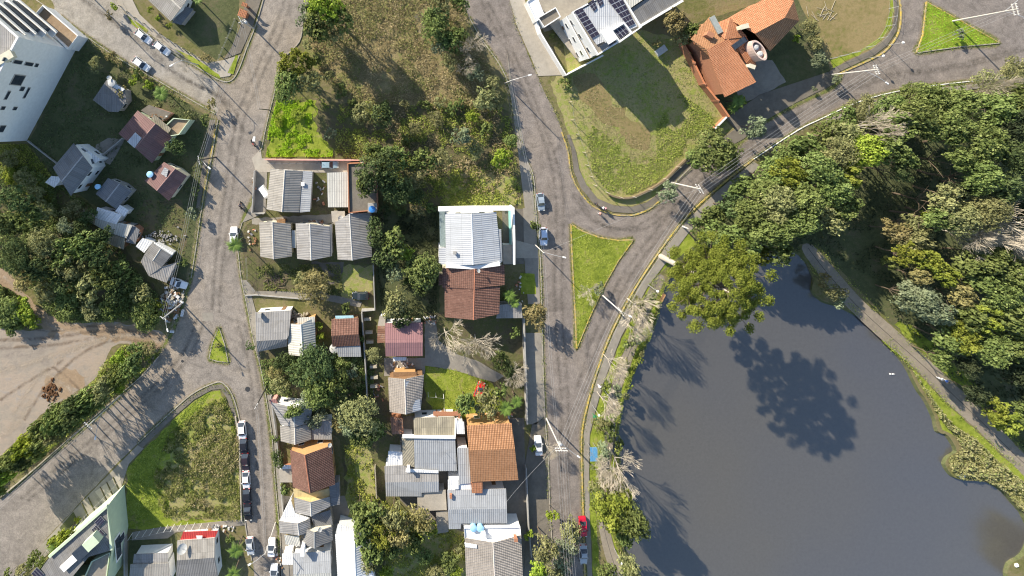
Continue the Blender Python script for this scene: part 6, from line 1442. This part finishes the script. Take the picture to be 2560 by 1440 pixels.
# x, y, radius (photograph pixels), kind, height
L_ = '''815 18 46 bright 14|795 62 42 mid 13|850 50 36 mid 13|768 45 36 grey 9|830 80 30 olive 9|
735 160 46 gold 10|722 212 42 mid 9|770 205 34 olive 8|745 285 20 bright 1.4|695 300 18 bright 1.2|
826 335 17 grey 3.5|1086 70 42 mid 8|1130 105 34 mid 7|1098 40 30 dark 7|1105 115 26 grey 6|1182 112 36 bare 8|1165 165 28 bare 6|1212 244 34 olive 5|1060 50 26 bare 6|1150 90 26 mid 7|1120 155 24 olive 6|1188 185 24 grey 5|1228 205 20 olive 4|1100 0 30 olive 7|1150 10 24 mid 6|1235 250 24 olive 4|960 262 14 mid 2.4|1010 258 16 olive 2.4|1060 262 14 mid 2.2|1100 256 16 olive 2.4|1150 262 16 mid 2.2|1200 258 18 olive 2.5|880 255 16 mid 2.4|900 290 22 olive 3|770 110 16 olive 2.4|790 150 18 mid 2.4|820 190 16 olive 2.2|850 228 18 mid 2.2|
952 288 32 dark 7|918 280 30 olive 4|1148 338 28 grey 6|1040 320 20 olive 3|1020 350 18 mid 2.5|1090 300 22 olive 2.5|1180 290 20 bright 2.5|1130 275 18 mid 2.4|1215 325 18 mid 2.4|1185 372 26 olive 3.5|1250 395 30 bright 5|1275 350 20 mid 3|
945 425 56 dark 12|912 460 32 mid 9|990 470 44 dark 10|985 395 36 mid 8|940 380 30 mid 8|1030 440 36 olive 6|1058 405 34 mid 7|1105 400 28 olive 5|1040 485 26 dark 4|
940 575 28 dark 8|942 605 26 dark 8|990 605 40 mid 9|968 645 32 dark 8|960 527 18 dark 3|1000 522 16 mid 2.5|1040 530 18 olive 3|1076 522 16 mid 2.5|1020 560 16 deep 2.4|1012 630 26 bright 7|1052 672 48 mid 8|985 682 28 grey 7|
988 752 38 olive 7|1005 790 30 dark 6|1052 722 22 dark 6|1030 700 20 mid 5|790 715 46 brown 5|770 700 30 olive 4|862 770 18 mid 3|
591 610 26 palm 6|372 782 42 mid 6|395 770 26 gold 5|
28 395 24 olive 3.5|66 446 26 olive 4|95 490 28 olive 5|30 440 22 bright 2.5|40 500 40 dark 9|70 545 38 mid 8|24 560 34 dark 8|110 528 28 olive 6|165 565 22 grey 7|205 575 26 dark 7|110 605 42 olive 9|160 632 40 mid 9|212 610 36 mid 9|50 640 46 dark 10|100 668 38 dark 9|
190 665 40 olive 8|240 640 36 dark 9|262 690 38 mid 9|225 715 38 olive 8|290 722 34 dark 8|300 680 30 mid 7|335 712 24 mid 5|350 735 26 olive 6|160 705 34 dark 7|120 725 30 olive 5|60 700 30 brown 4|255 590 26 dark 7|220 545 22 dark 6|185 525 26 olive 5|320 760 24 mid 4|
20 780 40 mid 4|55 772 34 bright 3.5|40 805 30 mid 3|80 800 22 bright 3|180 760 34 mid 3.5|230 770 30 olive 3|275 775 26 mid 3|150 735 26 mid 3.5|
241 163 20 olive 4|408 235 26 palm 5|306 232 18 brown 3.5|436 368 24 dark 6|350 185 18 mid 2.5|335 200 16 bright 2.4|372 215 16 bright 2|395 265 14 olive 2.4|280 140 16 brown 2|480 532 17 grey 3|491 478 13 dark 2.4|455 655 13 mid 2.5|470 285 14 olive 2.4|530 262 16 brown 3|515 300 14 mid 2.4|
275 40 14 brown 2.4|285 18 12 bright 2|378 25 10 bright 1.6|395 45 9 bright 1.4|425 65 9 bright 1.4|497 2 14 palm 4|400 100 14 bare 3.5|460 165 18 bare 4|515 145 14 brown 1.6|
345 878 26 mid 2.6|300 892 26 bright 2.6|375 868 20 olive 2.4|320 920 28 mid 6|285 950 30 mid 7|340 905 20 dark 6|262 972 28 olive 8|300 965 22 bright 6|235 1000 28 mid 10|250 985 26 olive 10|205 1005 32 mid 12|180 1028 34 dark 13|220 1020 24 mid 11|165 1045 26 mid 12|190 1040 24 mid 11|
150 1035 30 mid 12|125 1062 34 mid 13|165 1065 26 dark 12|90 1092 34 mid 13|130 1090 26 olive 12|55 1122 32 bright 10|85 1130 24 mid 9.5|25 1155 32 mid 10|55 1160 22 dark 9|5 1190 28 bright 9|-30 1190 34 mid 11|-20 1225 28 mid 10|
625 863 13 dark 2.4|546 862 10 olive 1.2|
795 905 52 dark 9|750 935 34 dark 8|710 900 26 dark 6|840 950 34 mid 8|795 980 42 mid 9|765 1000 26 grey 6|735 1030 22 mid 7|790 1045 26 grey 5|850 1060 22 brown 5|700 960 24 olive 4|690 930 20 brown 3|880 930 18 grey 4|900 1035 54 olive 9|935 1075 28 mid 7|870 1060 28 grey 7|905 1100 28 mid 6|890 1080 24 dark 6|
796 815 14 bright 3|800 845 16 bright 3|935 885 22 olive 3|890 955 16 brown 2.4|862 910 16 mid 2.4|903 845 12 mid 3|
1163 1008 30 mid 7|1214 1000 38 olive 6|1262 1015 24 palm 5|1290 1000 20 palm 5|1250 975 18 mid 5|1250 900 24 mid 5|1270 925 20 dark 5|1115 845 44 bare 9|1195 862 48 bare 9|1286 938 32 bare 8|
1272 735 20 palm 4.5|1285 755 16 palm 4|1340 790 33 brown 6|1285 832 14 mid 3.5|1338 562 18 mid 4|1480 730 26 bare 4|1497 722 16 grey 3|
1608 778 50 bare 13|1590 830 28 bare 8|1600 845 14 grey 3|1538 920 34 bare 11|1590 760 22 olive 4|1570 850 18 mid 3|1625 745 18 mid 4|1500 1060 20 olive 4|1530 1050 18 mid 3|1508 1130 22 grey 5|1545 1110 16 mid 3|1490 1215 20 olive 4|1530 1240 24 mid 5|1560 905 14 olive 2.5|1512 960 14 mid 2.5|1540 975 18 grey 5|1518 1015 32 bare 10|1520 1085 18 mid 5|1560 1178 52 bare 13|1500 1165 38 bare 8|1372 1128 22 bare 5|1520 1200 24 olive 5|
1540 1285 56 gold 14|1580 1300 44 mid 13|1505 1255 30 mid 10|1560 1340 26 mid 9|1570 1420 34 olive 6|1520 1430 26 mid 5|1415 1350 36 grey 10|1425 1322 28 olive 10|1362 1375 34 olive 9|1405 1400 32 grey 9|1385 1425 26 olive 7|1345 1425 28 bright 5|1380 1282 19 bright 4|1322 1338 14 bright 3|1332 1122 9 bright 2|
1604 882 10 olive 1.6|1598 900 12 gold 1.4|1580 930 11 gold 1.4|1570 965 12 gold 1.4|1563 990 11 olive 1.4|
925 1290 40 mid 9|950 1330 44 gold 9|900 1330 30 mid 8|985 1290 34 olive 8|1000 1330 36 brown 8|930 1375 34 mid 8|1050 1290 34 brown 7|1060 1330 32 gold 6|1035 1355 26 mid 6|895 1270 22 dark 6|985 1370 26 dark 6|920 1410 24 olive 6|
965 1425 22 bright 3|1060 1385 24 mid 3|1120 1400 30 mid 3|1140 1425 22 bright 2.5|1090 1430 26 olive 2.4|1150 1370 16 olive 2.4|
697 1150 20 dark 5|712 1222 14 mid 3|690 1095 10 mid 2.4|705 1205 9 olive 2|595 1368 26 palm 5|588 1425 22 palm 5|575 1345 14 mid 3|155 1345 34 bright 7|150 1362 26 palm 7|95 1400 24 mid 4|60 1425 20 olive 4|25 1435 16 mid 3|195 1300 10 bright 2|
1782 382 60 mid 8|1745 392 30 mid 7|1815 395 30 mid 7|1666 480 28 grey 5|1880 314 34 grey 6|1838 252 22 palm 5|1855 248 14 bright 3|1830 270 16 palm 3|1686 58 32 brown 7|1732 80 26 mid 6|1705 95 20 olive 5|1640 110 12 brown 3|1380 90 8 mid 1.6|1410 210 16 mid 2|
2020 70 24 olive 4|2045 150 22 grey 4|2035 110 20 olive 4|1990 98 12 bright 2|2090 196 14 grey 3|1960 30 18 dark 4|2395 84 14 grey 2.4|2035 222 8 grey 1.6|
1270 740 14 mid 3|1440 700 0 mid 1'''
R_W = '''2520 190 44 olive 12|2450 215 42 olive 12|2555 250 48 mid 14|2480 275 50 mid 14|2400 260 44 mid 13|2330 250 44 mid 12|2270 245 42 mid 12|2215 270 42 mid 12|2150 275 44 olive 12|2100 300 36 mid 11|2300 300 48 mid 14|2370 320 50 mid 15|2250 320 40 mid 13|
2195 315 60 bare 15|2500 230 50 bare 14|2120 340 40 olive 12|2060 330 36 mid 11|2020 370 40 mid 12|1965 385 44 mid 13|2090 385 46 olive 14|2165 375 44 bright 14|2230 380 40 mid 14|2050 430 48 mid 15|1985 440 48 gold 14|1930 440 44 mid 13|1905 490 44 mid 13|
1860 470 38 mid 12|1830 520 40 dark 12|1785 540 38 mid 11|1875 540 44 mid 13|1940 510 48 olive 15|2010 500 46 mid 15|2080 470 44 mid 15|2130 440 40 gold 15|1800 590 40 mid 12|1860 600 42 mid 13|1930 580 46 mid 15|2000 560 44 mid 15|2070 545 40 olive 14|2110 520 36 mid 14|
1950 630 36 mid 13|1895 640 34 gold 12|1750 570 30 mid 11|2540 320 50 deep 15|2460 360 50 mid 16|2540 400 50 dark 16|2400 395 36 mid 15|2450 440 44 mid 16|2520 470 40 dark 16|2360 500 38 olive 14|2400 540 48 olive 15|2350 550 36 mid 14|2470 530 46 olive 16|
2490 565 88 bare 17|2550 600 70 bare 16|2440 590 50 bare 15|2240 580 32 brown 9|2280 560 30 olive 9|2290 600 34 olive 10|2320 545 20 bright 8|2250 430 26 dark 12|2270 400 26 mid 12|2220 660 16 mid 5|2280 640 34 gold 11|2330 660 38 gold 12|2370 690 34 gold 12|2300 690 28 brown 10|
2420 660 36 mid 12|2480 650 40 mid 13|2540 690 44 mid 13|2450 700 40 mid 12|2500 740 44 mid 13|2310 750 46 grey 11|2270 740 34 grey 10|2350 780 40 grey 11|2400 740 34 brown 11|2430 790 40 mid 12|2480 800 42 gold 13|2540 790 42 mid 14|
2420 850 42 gold 12|2480 870 44 mid 12|2540 860 40 mid 13|2370 850 34 mid 10|2540 930 36 deep 10|2490 1035 34 gold 7|2530 1050 38 gold 7|2555 1030 26 mid 7|2085 730 26 olive 5|2060 700 18 brown 4|2100 760 14 grey 4|2360 900 26 mid 9|2420 920 28 deep 9|2410 480 30 deep 13|2560 530 30 deep 13|2440 980 30 deep 7|2590 980 40 deep 9|2834 1575 90 olive 16|2590 1090 30 mid 6'''
def parse(s):
    out = []
    for e in s.replace('\n', '').split('|'):
        if e.strip():
            a = e.split(); 
            if float(a[2]) > 0: out.append((float(a[0]), float(a[1]), float(a[2]), a[3], float(a[4])))
    return out
for a in parse(L_): T_(a[0], a[1], a[2], a[3], a[4])
# the big araucaria: a thick pale trunk leaning out of the frame's centre, whorls of limbs, a tuft at each limb's end
ar = thing('araucaria_tree', 'giant araucaria with round yellow green tufts spreading over the lake corner', 'tree', tuple(G(1652, 641)))
MB().tube((0, 0, 0), (0, 0, 12), .62, .42, 12, False).tube((0, 0, 12), (0, 0, 26.5), .38, .12, 10).build('trunk', M['palebark'], ar, True)
lb = MB(); tp = []; ra = random.Random(5)
for lev, (z, R, n_b) in enumerate([(12.5, 3.4, 4), (15.0, 4.6, 5), (18.0, 6.8, 7), (20.2, 8.1, 10), (22.4, 8.2, 11), (24.4, 6.6, 10), (26.2, 3.6, 7)]):
    for i in range(int(n_b * 1.2)):
        a = 2 * math.pi * i / n_b + lev * .35 + ra.uniform(-.18, .18); L = R * ra.uniform(.68, 1.18); d = Vector((math.cos(a), math.sin(a), 0)); p0 = Vector((0, 0, z - 1)); p1 = p0 + d * L * .6 + Vector((0, 0, .1)); p2 = p0 + d * L + Vector((0, 0, 1.0))
        lb.tube(p0, p1, .10, .07, 5, False).tube(p1, p2, .07, .04, 5, False); tp.append((p2, ra.uniform(.85, 1.15))); tp.append((p0.lerp(p2, ra.uniform(.45, .7)) + Vector((0, 0, .8)), ra.uniform(.6, .9)))
        for s_ in (-1, 1):
            if L > 4: e = p1 + (d * .45 + Vector((-d.y, d.x, 0)) * s_ * .8) * L * .24 + Vector((0, 0, .9)); lb.tube(p1, e, .06, .03, 4, False); tp.append((e, ra.uniform(.65, .95)))
tp.append((Vector((0, 0, 27)), 1.2)); lb.build('limbs', M['bark'], ar)
r = np.random.default_rng(77); cc = np.repeat(np.array([tuple(t[0]) for t in tp]), 420, 0); rr_ = np.repeat(np.array([t[1] for t in tp]), 420); d = r.normal(size=cc.shape); d[:, 2] = np.abs(d[:, 2]) * .9 - .1; d /= np.linalg.norm(d, axis=1)[:, None]
pp = cc + d * (rr_ * (.42 + .80 * r.random(len(rr_)) ** 1.3))[:, None] * np.array([1, 1, .7]); nn_ = d * .7 + r.normal(size=cc.shape) * .5 + np.array([0, 0, .2]); nn_ /= np.linalg.norm(nn_, axis=1)[:, None]
link('crown', leaf_mesh('crown', pp, nn_, .13 * (.6 + .8 * r.random(len(pp))), LM['araucaria'], np.clip(.35 + .3 * np.repeat(r.random(len(tp)), 420) + .35 * (r.random(len(pp)) - .3), 0, 1), r=r), ar)
for a in parse(R_W): T_(a[0], a[1], a[2], a[3], a[4])
# labels: every crown is told apart by its look and the landmark it stands nearest to
LMK = {'the huge white apartment block': (80, 240), 'the red roofed terrace house': (385, 330), 'the tall white house': (205, 425), 'the white sheet roof shacks': (275, 565), 'the rubbish heap': (430, 752), 'the clay track': (70, 740),
 'the bare dirt lot': (200, 880), 'the shaded lower left road': (200, 1150), 'the pale green building': (230, 1370), 'the small triangular island': (548, 870), 'the weedy triangle': (500, 1150), 'the red awning house': (495, 1385),
 'the parked car row': (618, 1190), 'the steep brown roof': (780, 1172), 'the white terrace cluster': (760, 1320), 'the cream metal roof': (757, 842), 'the dark tile lean-to house': (864, 845), 'the pinkish roof': (1010, 848),
 'the weathered pale roof': (1013, 988), 'the mossy beige roof': (1086, 1068), 'the big orange tile roof': (1232, 1132), 'the L shaped grey roof': (1030, 1200), 'the two pale blue tanks': (1192, 1322), 'the white deck house': (1235, 1395),
 'the brown tile house': (1182, 735), 'the big white metal roof': (1180, 595), 'the three row houses': (785, 600), 'the wide grey roof': (720, 478), 'the flat concrete roof': (905, 470), 'the dry meadow': (980, 140), 'the middle of the wild plot': (1120, 350),
 'the bright green shrub patch': (720, 320), 'the street corner grass': (560, 190), 'the top edge roof': (425, 20), 'the solar panel house': (1500, 60), 'the orange tile mansion': (1850, 110), 'the worn pasture': (2130, 60), 'the top right island': (2370, 80),
 'the grassy plot': (1600, 380), 'the road bend pole': (1677, 456), 'the long grass island': (1480, 650), 'the giant araucaria': (1775, 705), 'the lake walk': (1560, 880), 'the green exercise frame': (1488, 1042), 'the blue shelter roof': (1475, 1115),
 'the red car': (1455, 1312), 'the black parked car in the yard': (902, 737), 'the red car on the lawn': (1197, 972), 'the concrete ramp': (750, 745), 'the dark clearing in the wood': (2290, 470), 'the shaded end of the lake path': (2060, 680), 'the walkers on the lake path': (2348, 945),
 'the reed bank': (2420, 1120), 'the upper road edge of the wood': (2250, 225), 'the kerb corner of the wood': (1883, 398), 'the top right corner': (2560, 160), 'the bend of the lake path': (2236, 812), 'the pale dead tree': (2500, 590)}
DIRS = ['right of', 'below right of', 'below', 'below left of', 'left of', 'above left of', 'above', 'above right of']
grp = {}
for t, x, y, r, kind, h in TREES:
    k = min(LMK, key=lambda q: (LMK[q][0] - x) ** 2 + (LMK[q][1] - y) ** 2); dx, dy = x - LMK[k][0], y - LMK[k][1]
    d = DIRS[int(round(math.atan2(dy, dx) / (math.pi / 4))) % 8] if math.hypot(dx, dy) > 25 else 'right beside'
    sz = 'low' if h < 2.6 else ('small' if h < 4.6 else ('mid sized' if h < 9 else 'tall'))
    what = {'bare': 'leafless tree with pale twigs', 'palm': 'palm with arching fronds'}.get(kind) or (TREE_WORDS[kind] + (' bush' if h < 2.6 else (' tiered araucaria' if t.name.startswith('arau') else ' tree')))
    grp.setdefault((sz + ' ' + what, d, k), []).append((math.hypot(dx, dy), t))
ORD = ['nearest', 'second nearest', 'third nearest', 'fourth nearest', 'fifth nearest', 'sixth nearest', 'seventh nearest']
for (w_, d, k), L in grp.items():
    L.sort(key=lambda q: q[0])
    for i, (_, t) in enumerate(L):
        t['label'] = (w_ + ' ' + d + ' ' + k) if len(L) == 1 else '%s, %s %s %s' % (w_, ORD[min(i, 6)], d, k)
for t, x, y, r, kind, h in TREES: t['group'] = ('trees of the lakeside wood' if x > 1640 and y > 190 and not (x < 1840 and y < 420) else ('bushes and trees among the houses'))

# ---- ground cover ----
MEAD = [(800, -30), (1150, -30), (1170, 60), (1215, 140), (1240, 220), (1230, 262), (1120, 268), (1000, 262), (900, 262), (850, 235), (800, 190), (775, 100)]
cover('dry_weeds', MEAD, 30000, LM['straw'], .8, .16, .5, .75, thresh=-.5, label='tall dry straw coloured weeds over the wild meadow', seed=3)
cover('weeds', MEAD, 20000, LM['mixweed'], .9, .17, .3, .8, thresh=-.1, label='greenish weeds mixed into the wild meadow', seed=4)
PLOT = [(690, 245), (800, 240), (860, 268), (930, 250), (990, 276), (1060, 252), (1130, 276), (1190, 250), (1240, 262), (1275, 280), (1290, 400), (1305, 510), (1290, 522), (1100, 522), (980, 500), (910, 400), (838, 392), (838, 330), (800, 250)]
cover('undergrowth', PLOT, 26000, LM['weed'], .8, .18, .45, .8, thresh=-.15, label='dense green undergrowth filling the wild plot', seed=5)
cover('dry_undergrowth', [(1000, 262), (1240, 265), (1280, 400), (1300, 500), (1150, 480), (1050, 420), (960, 330)], 12000, LM['straw'], .8, .18, .6, .8, thresh=-.1, label='dry brush between the shrubs of the wild plot', seed=6)
cover('ground_creeper', [(692, 250), (780, 250), (780, 330), (780, 372), (832, 375), (832, 392), (664, 392), (672, 320)], 16000, LM['lime'], .55, .15, .8, .7, thresh=-.35, label='vivid green creeper covering the bank by the street', seed=7)
cover('weeds', [(1398, 200), (1500, 150), (1600, 90), (1690, 100), (1800, 290), (1826, 322), (1716, 388), (1640, 458), (1580, 488), (1520, 484), (1475, 440), (1440, 330)], 13000, LM['mixweed'], .2, .12, .5, .7, label='short patchy grass and weeds on the grassy plot', seed=8)
cover('dry_weeds', [(1425, 190), (1500, 165), (1560, 260), (1640, 320), (1680, 370), (1640, 420), (1570, 400), (1500, 340), (1440, 260)], 5000, LM['straw'], .16, .12, .4, .6, thresh=-.1, label='dry straw patches across the middle of the grassy plot', seed=52)
cover('broad_weeds', [(1460, 300), (1520, 340), (1580, 400), (1640, 390), (1640, 310), (1700, 230), (1780, 290), (1800, 330), (1760, 350), (1700, 390), (1640, 455), (1580, 485), (1520, 480), (1480, 430)], 14000, LM['weed'], .3, .15, .3, .7, thresh=-.1, label='broad leaved weeds in the lower part of the grassy plot', seed=9)
cover('weeds', [(560, 985), (500, 1020), (420, 1085), (385, 1190), (410, 1290), (600, 1296), (600, 1130), (590, 1050)], 28000, LM['mixweed'], 1.0, .17, .6, .85, thresh=-.6, label='tall mixed weeds heaped over the weedy triangle', seed=10)
cover('dry_weeds', [(460, 1100), (440, 1250), (520, 1280), (600, 1250), (600, 1050), (560, 1020)], 7000, LM['straw'], 1.1, .16, .45, .8, thresh=-.0, label='yellow dry weeds on the weedy triangle', seed=11)
cover('grass', [(318, 1170), (440, 1046), (488, 1002), (530, 978), (470, 1060), (400, 1160), (400, 1310), (320, 1322)], 8000, LM['weed'], .25, .14, .6, .6, label='short green grass at the edge of the weedy triangle', seed=12)

cover('hedge_weeds', [(400, 885), (372, 872), (310, 860), (262, 905), (240, 945), (180, 1000), (100, 1060), (0, 1140), (0, 1225), (150, 1105), (300, 975), (385, 905)], 20000, LM['weed'], 1.2, .20, .8, .8, thresh=-.4, label='green scrub filling the bank between dirt lot and road', seed=13)
cover('undergrowth', [(-10, 370), (120, 440), (240, 520), (330, 660), (400, 740), (330, 800), (200, 805), (150, 800), (60, 700), (-10, 660)], 36000, LM['mid'], 1.3, .2, .6, .9, thresh=-.4, label='dark green scrub under the trees below the white house', seed=14)
cover('weeds', [(-10, 360), (70, 360), (140, 450), (130, 520), (60, 480), (-10, 430)], 7000, LM['weed'], .7, .18, .5, .8, label='sunlit weeds on the bank below the white apartment block', seed=51)
cover('weeds', [(110, 700), (200, 740), (320, 790), (250, 805), (150, 805), (100, 760)], 8000, LM['mixweed'], .6, .17, .8, .8, thresh=-.3, label='low weeds on the slope above the dirt lot', seed=15)
cover('undergrowth', [(-10, 700), (50, 740), (90, 790), (60, 822), (-10, 815)], 7000, LM['mid'], 1.5, .22, .8, .9, label='leafy scrub left of the clay track', seed=16)
cover('reeds', smooth([(2240, 880), (2268, 910), (2300, 960), (2325, 1005), (2350, 1050), (2378, 1080), (2400, 1120), (2378, 1140), (2370, 1165), (2400, 1195), (2460, 1200), (2510, 1228), (2545, 1270), (2600, 1290), (2600, 1240), (2540, 1190), (2480, 1140), (2430, 1090), (2380, 1060), (2330, 1000), (2290, 940), (2262, 905)], 2, True), 22000, LM['reed'], 1.6, .26, .9, 1.0, label='pale reeds and tall grass along the right shore of the lake', seed=17)
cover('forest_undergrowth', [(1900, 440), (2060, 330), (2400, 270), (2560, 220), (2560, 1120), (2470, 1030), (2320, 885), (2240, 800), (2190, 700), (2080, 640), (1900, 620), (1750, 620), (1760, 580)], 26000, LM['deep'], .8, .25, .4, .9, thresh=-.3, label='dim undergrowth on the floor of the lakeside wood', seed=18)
cover('shore_plants', [(1664, 704), (1640, 770), (1612, 830), (1585, 905), (1562, 962), (1548, 1030), (1542, 1090), (1535, 1130), (1555, 1180), (1545, 1090), (1560, 1000), (1590, 925), (1616, 868), (1640, 812), (1656, 755)], 6000, LM['weed'], .6, .18, .9, .9, label='green plants edging the left shore of the lake', seed=19)
cover('weeds', [(640, 660), (850, 660), (860, 740), (800, 735), (640, 722)], 9000, LM['mixweed'], .5, .16, .6, .8, thresh=-.2, label='dry and green weeds in the yard below the three row houses', seed=20)
cover('weeds', [(860, 1110), (930, 1110), (940, 1240), (1160, 1340), (1165, 1440), (940, 1440), (880, 1290)], 14000, LM['weed'], .9, .2, .7, .8, thresh=-.3, label='green weeds along the gully between the lower houses', seed=21)
cover('undergrowth', [(650, 900), (720, 890), (940, 880), (930, 1000), (900, 1040), (720, 990), (665, 980)], 12000, LM['mid'], .9, .2, .7, .8, thresh=-.4, label='scrub under the large dark tree by the steep street', seed=22)
cover('grass', I1, 5000, LM['weed'], .12, .13, .6, .5, .14, label='mown grass blades on the long island', seed=23)
cover('grass', I2, 2500, LM['lime'], .12, .13, .6, .5, .14, label='bright grass blades on the top right island', seed=24)
cover('weeds', [(1062, 915), (1130, 920), (1220, 952), (1250, 975), (1260, 1020), (1180, 1050), (1100, 1048), (1064, 1000)], 4000, LM['weed'], .15, .13, .6, .6, label='grass blades on the lawn with the red car', seed=25)
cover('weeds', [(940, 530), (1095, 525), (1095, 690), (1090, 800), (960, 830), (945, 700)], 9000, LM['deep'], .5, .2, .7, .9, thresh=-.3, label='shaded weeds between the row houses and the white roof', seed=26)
cover('dry_weeds', [(205, 92), (300, 150), (372, 192), (440, 232), (470, 262), (372, 215), (290, 165)], 3500, LM['mixweed'], .6, .16, .8, .8, label='mixed weeds on the verge below the pale street', seed=27)
cover('weeds', [(1062, 525), (1100, 430), (1200, 410), (1300, 440), (1302, 515)], 9000, LM['weed'], .5, .18, .6, .8, thresh=-.1, label='fresh green weeds above the big white roof', seed=28)
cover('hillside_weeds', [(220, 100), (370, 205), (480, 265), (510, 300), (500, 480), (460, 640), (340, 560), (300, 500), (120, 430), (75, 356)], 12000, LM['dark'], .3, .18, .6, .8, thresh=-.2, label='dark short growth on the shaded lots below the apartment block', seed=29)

edge_weeds([MID[3:-2], MIDR[2:-2], TOPR[8:], I1 + I1[:1], I2 + I2[:1], I3 + I3[:1], [(692, 215), (672, 300), (655, 372)], [(598, 650), (634, 850), (664, 985), (688, 1200), (700, 1400)], [(545, 300), (528, 400), (508, 500), (490, 620), (476, 700)],
            [(300, 988), (150, 1118), (0, 1243)], [(345, 1108), (430, 1028), (528, 960), (580, 985), (600, 1100), (610, 1300)], [(150, 40), (212, 88), (330, 166), (440, 228), (538, 284)], [(342, 62), (430, 128), (500, 172), (553, 202)]], 14, LM['mixweed'], 'straggling weeds along the kerbs and island edges', 41)
edge_weeds([[(2005, 640), (2070, 710), (2150, 790), (2228, 862), (2300, 938), (2370, 1010), (2440, 1075), (2540, 1165)], [(2040, 615), (2100, 680), (2180, 762), (2255, 836), (2330, 905), (2400, 968), (2470, 1036), (2560, 1120)], [(1640, 690), (1604, 760), (1580, 830), (1546, 905), (1528, 960), (1512, 1030), (1510, 1100), (1498, 1180), (1488, 1260)],
            [(1662, 700), (1630, 765), (1606, 830), (1578, 905), (1556, 962), (1540, 1030)]], 40, LM['weed'], 'grass fringing both edges of the lake walks', 42, .5, .3)
cover('shrubs', [(1720, 585), (1618, 725), (1556, 850), (1514, 956), (1496, 1024), (1480, 1090), (1480, 1290), (1490, 1440), (1500, 1440), (1486, 1260), (1496, 1180), (1508, 1100), (1510, 1030), (1526, 960), (1544, 905), (1578, 830), (1602, 760), (1638, 690)], 7000, LM['weed'], .35, .16, .8, .8, thresh=-.2, label='rough grass between the pavement and the lake walk', seed=31)
cover('shrubs', [(1545, 1130), (1512, 1260), (1535, 1350), (1565, 1440), (1596, 1440), (1556, 1380), (1554, 1345), (1574, 1290), (1564, 1230)], 3500, LM['mixweed'], .6, .2, .8, .8, label='rough grass at the lower lake shore', seed=32)
# ---------------- small loose things in the yards ----------------------------------------------
CL = [plain('clutter_a', (.5, .48, .45), .8, .2, 0, .3), W_['wood'], plain('clutter_b', (.22, .22, .23), .7), plain('clutter_c', (.45, .2, .12), .8), plain('clutter_d', (.62, .6, .55), .7)]
def clutter(x, y, n, sx, sy, label, seed, z=0):
    r = random.Random(seed); mbs = [MB() for _ in CL]
    for i in range(n):
        q = G(x + r.uniform(-sx, sx), y + r.uniform(-sy, sy), z); mbs[r.randrange(len(CL))].box((q.x, q.y, z + .2), (r.uniform(.15, .8), r.uniform(.12, .5), r.uniform(.1, .5)), r.uniform(0, 3), r.uniform(.6, 1))
    for i, m in enumerate(mbs):
        if m.v: tag(m.build('yard_clutter', CL[i]), label, 'clutter', kind='stuff')
for i, a in enumerate([(1005, 912, 40, 30, 14, 'odds and ends on the terrace below the pinkish roof'), (700, 553, 16, 18, 3, 'boxes and planters behind the leftmost row house'), (790, 555, 24, 22, 3, 'boxes and chairs behind the middle row house'),
        (630, 600, 16, 10, 30, 'things left at the side of the leftmost row house'), (640, 460, 8, 8, 20, 'things by the street wall of the wide grey roof'), (798, 480, 14, 14, 30, 'things in the narrow yard beside the wide grey roof'),
        (1075, 800, 16, 14, 10, 'white goods above the pinkish roof'), (945, 985, 14, 12, 40, 'stones along the stepped passage'), (1240, 1040, 30, 40, 8, 'bricks stacked behind the orange tile roof'),
        (1105, 1300, 16, 12, 20, 'things on the patio left of the two pale blue tanks'), (700, 1400, 12, 8, 20, 'things under the white canopy by the lower street'), (560, 1320, 20, 30, 8, 'planks in the brown bed beside the red awning'),
        (1300, 740, 14, 10, 50, 'pots along the side yard of the brown tile house'), (1270, 150, 0, 1, 1, ''), (400, 300, 14, 20, 14, 'chairs and pots by the terracotta terrace'), (150, 70, 14, 10, 10, 'stones at the kerb of the apartment block')]):
    if a[2]: clutter(*a[:5], a[5], 100 + i, 3.0 if i == 14 else 0)

for o in bpy.data.objects:
    if not o.parent and o.get('label') and len(o['label'].split()) > 16: o['label'] = ' '.join(o['label'].replace(' of the ', ' of ').replace('mid sized ', '').split());
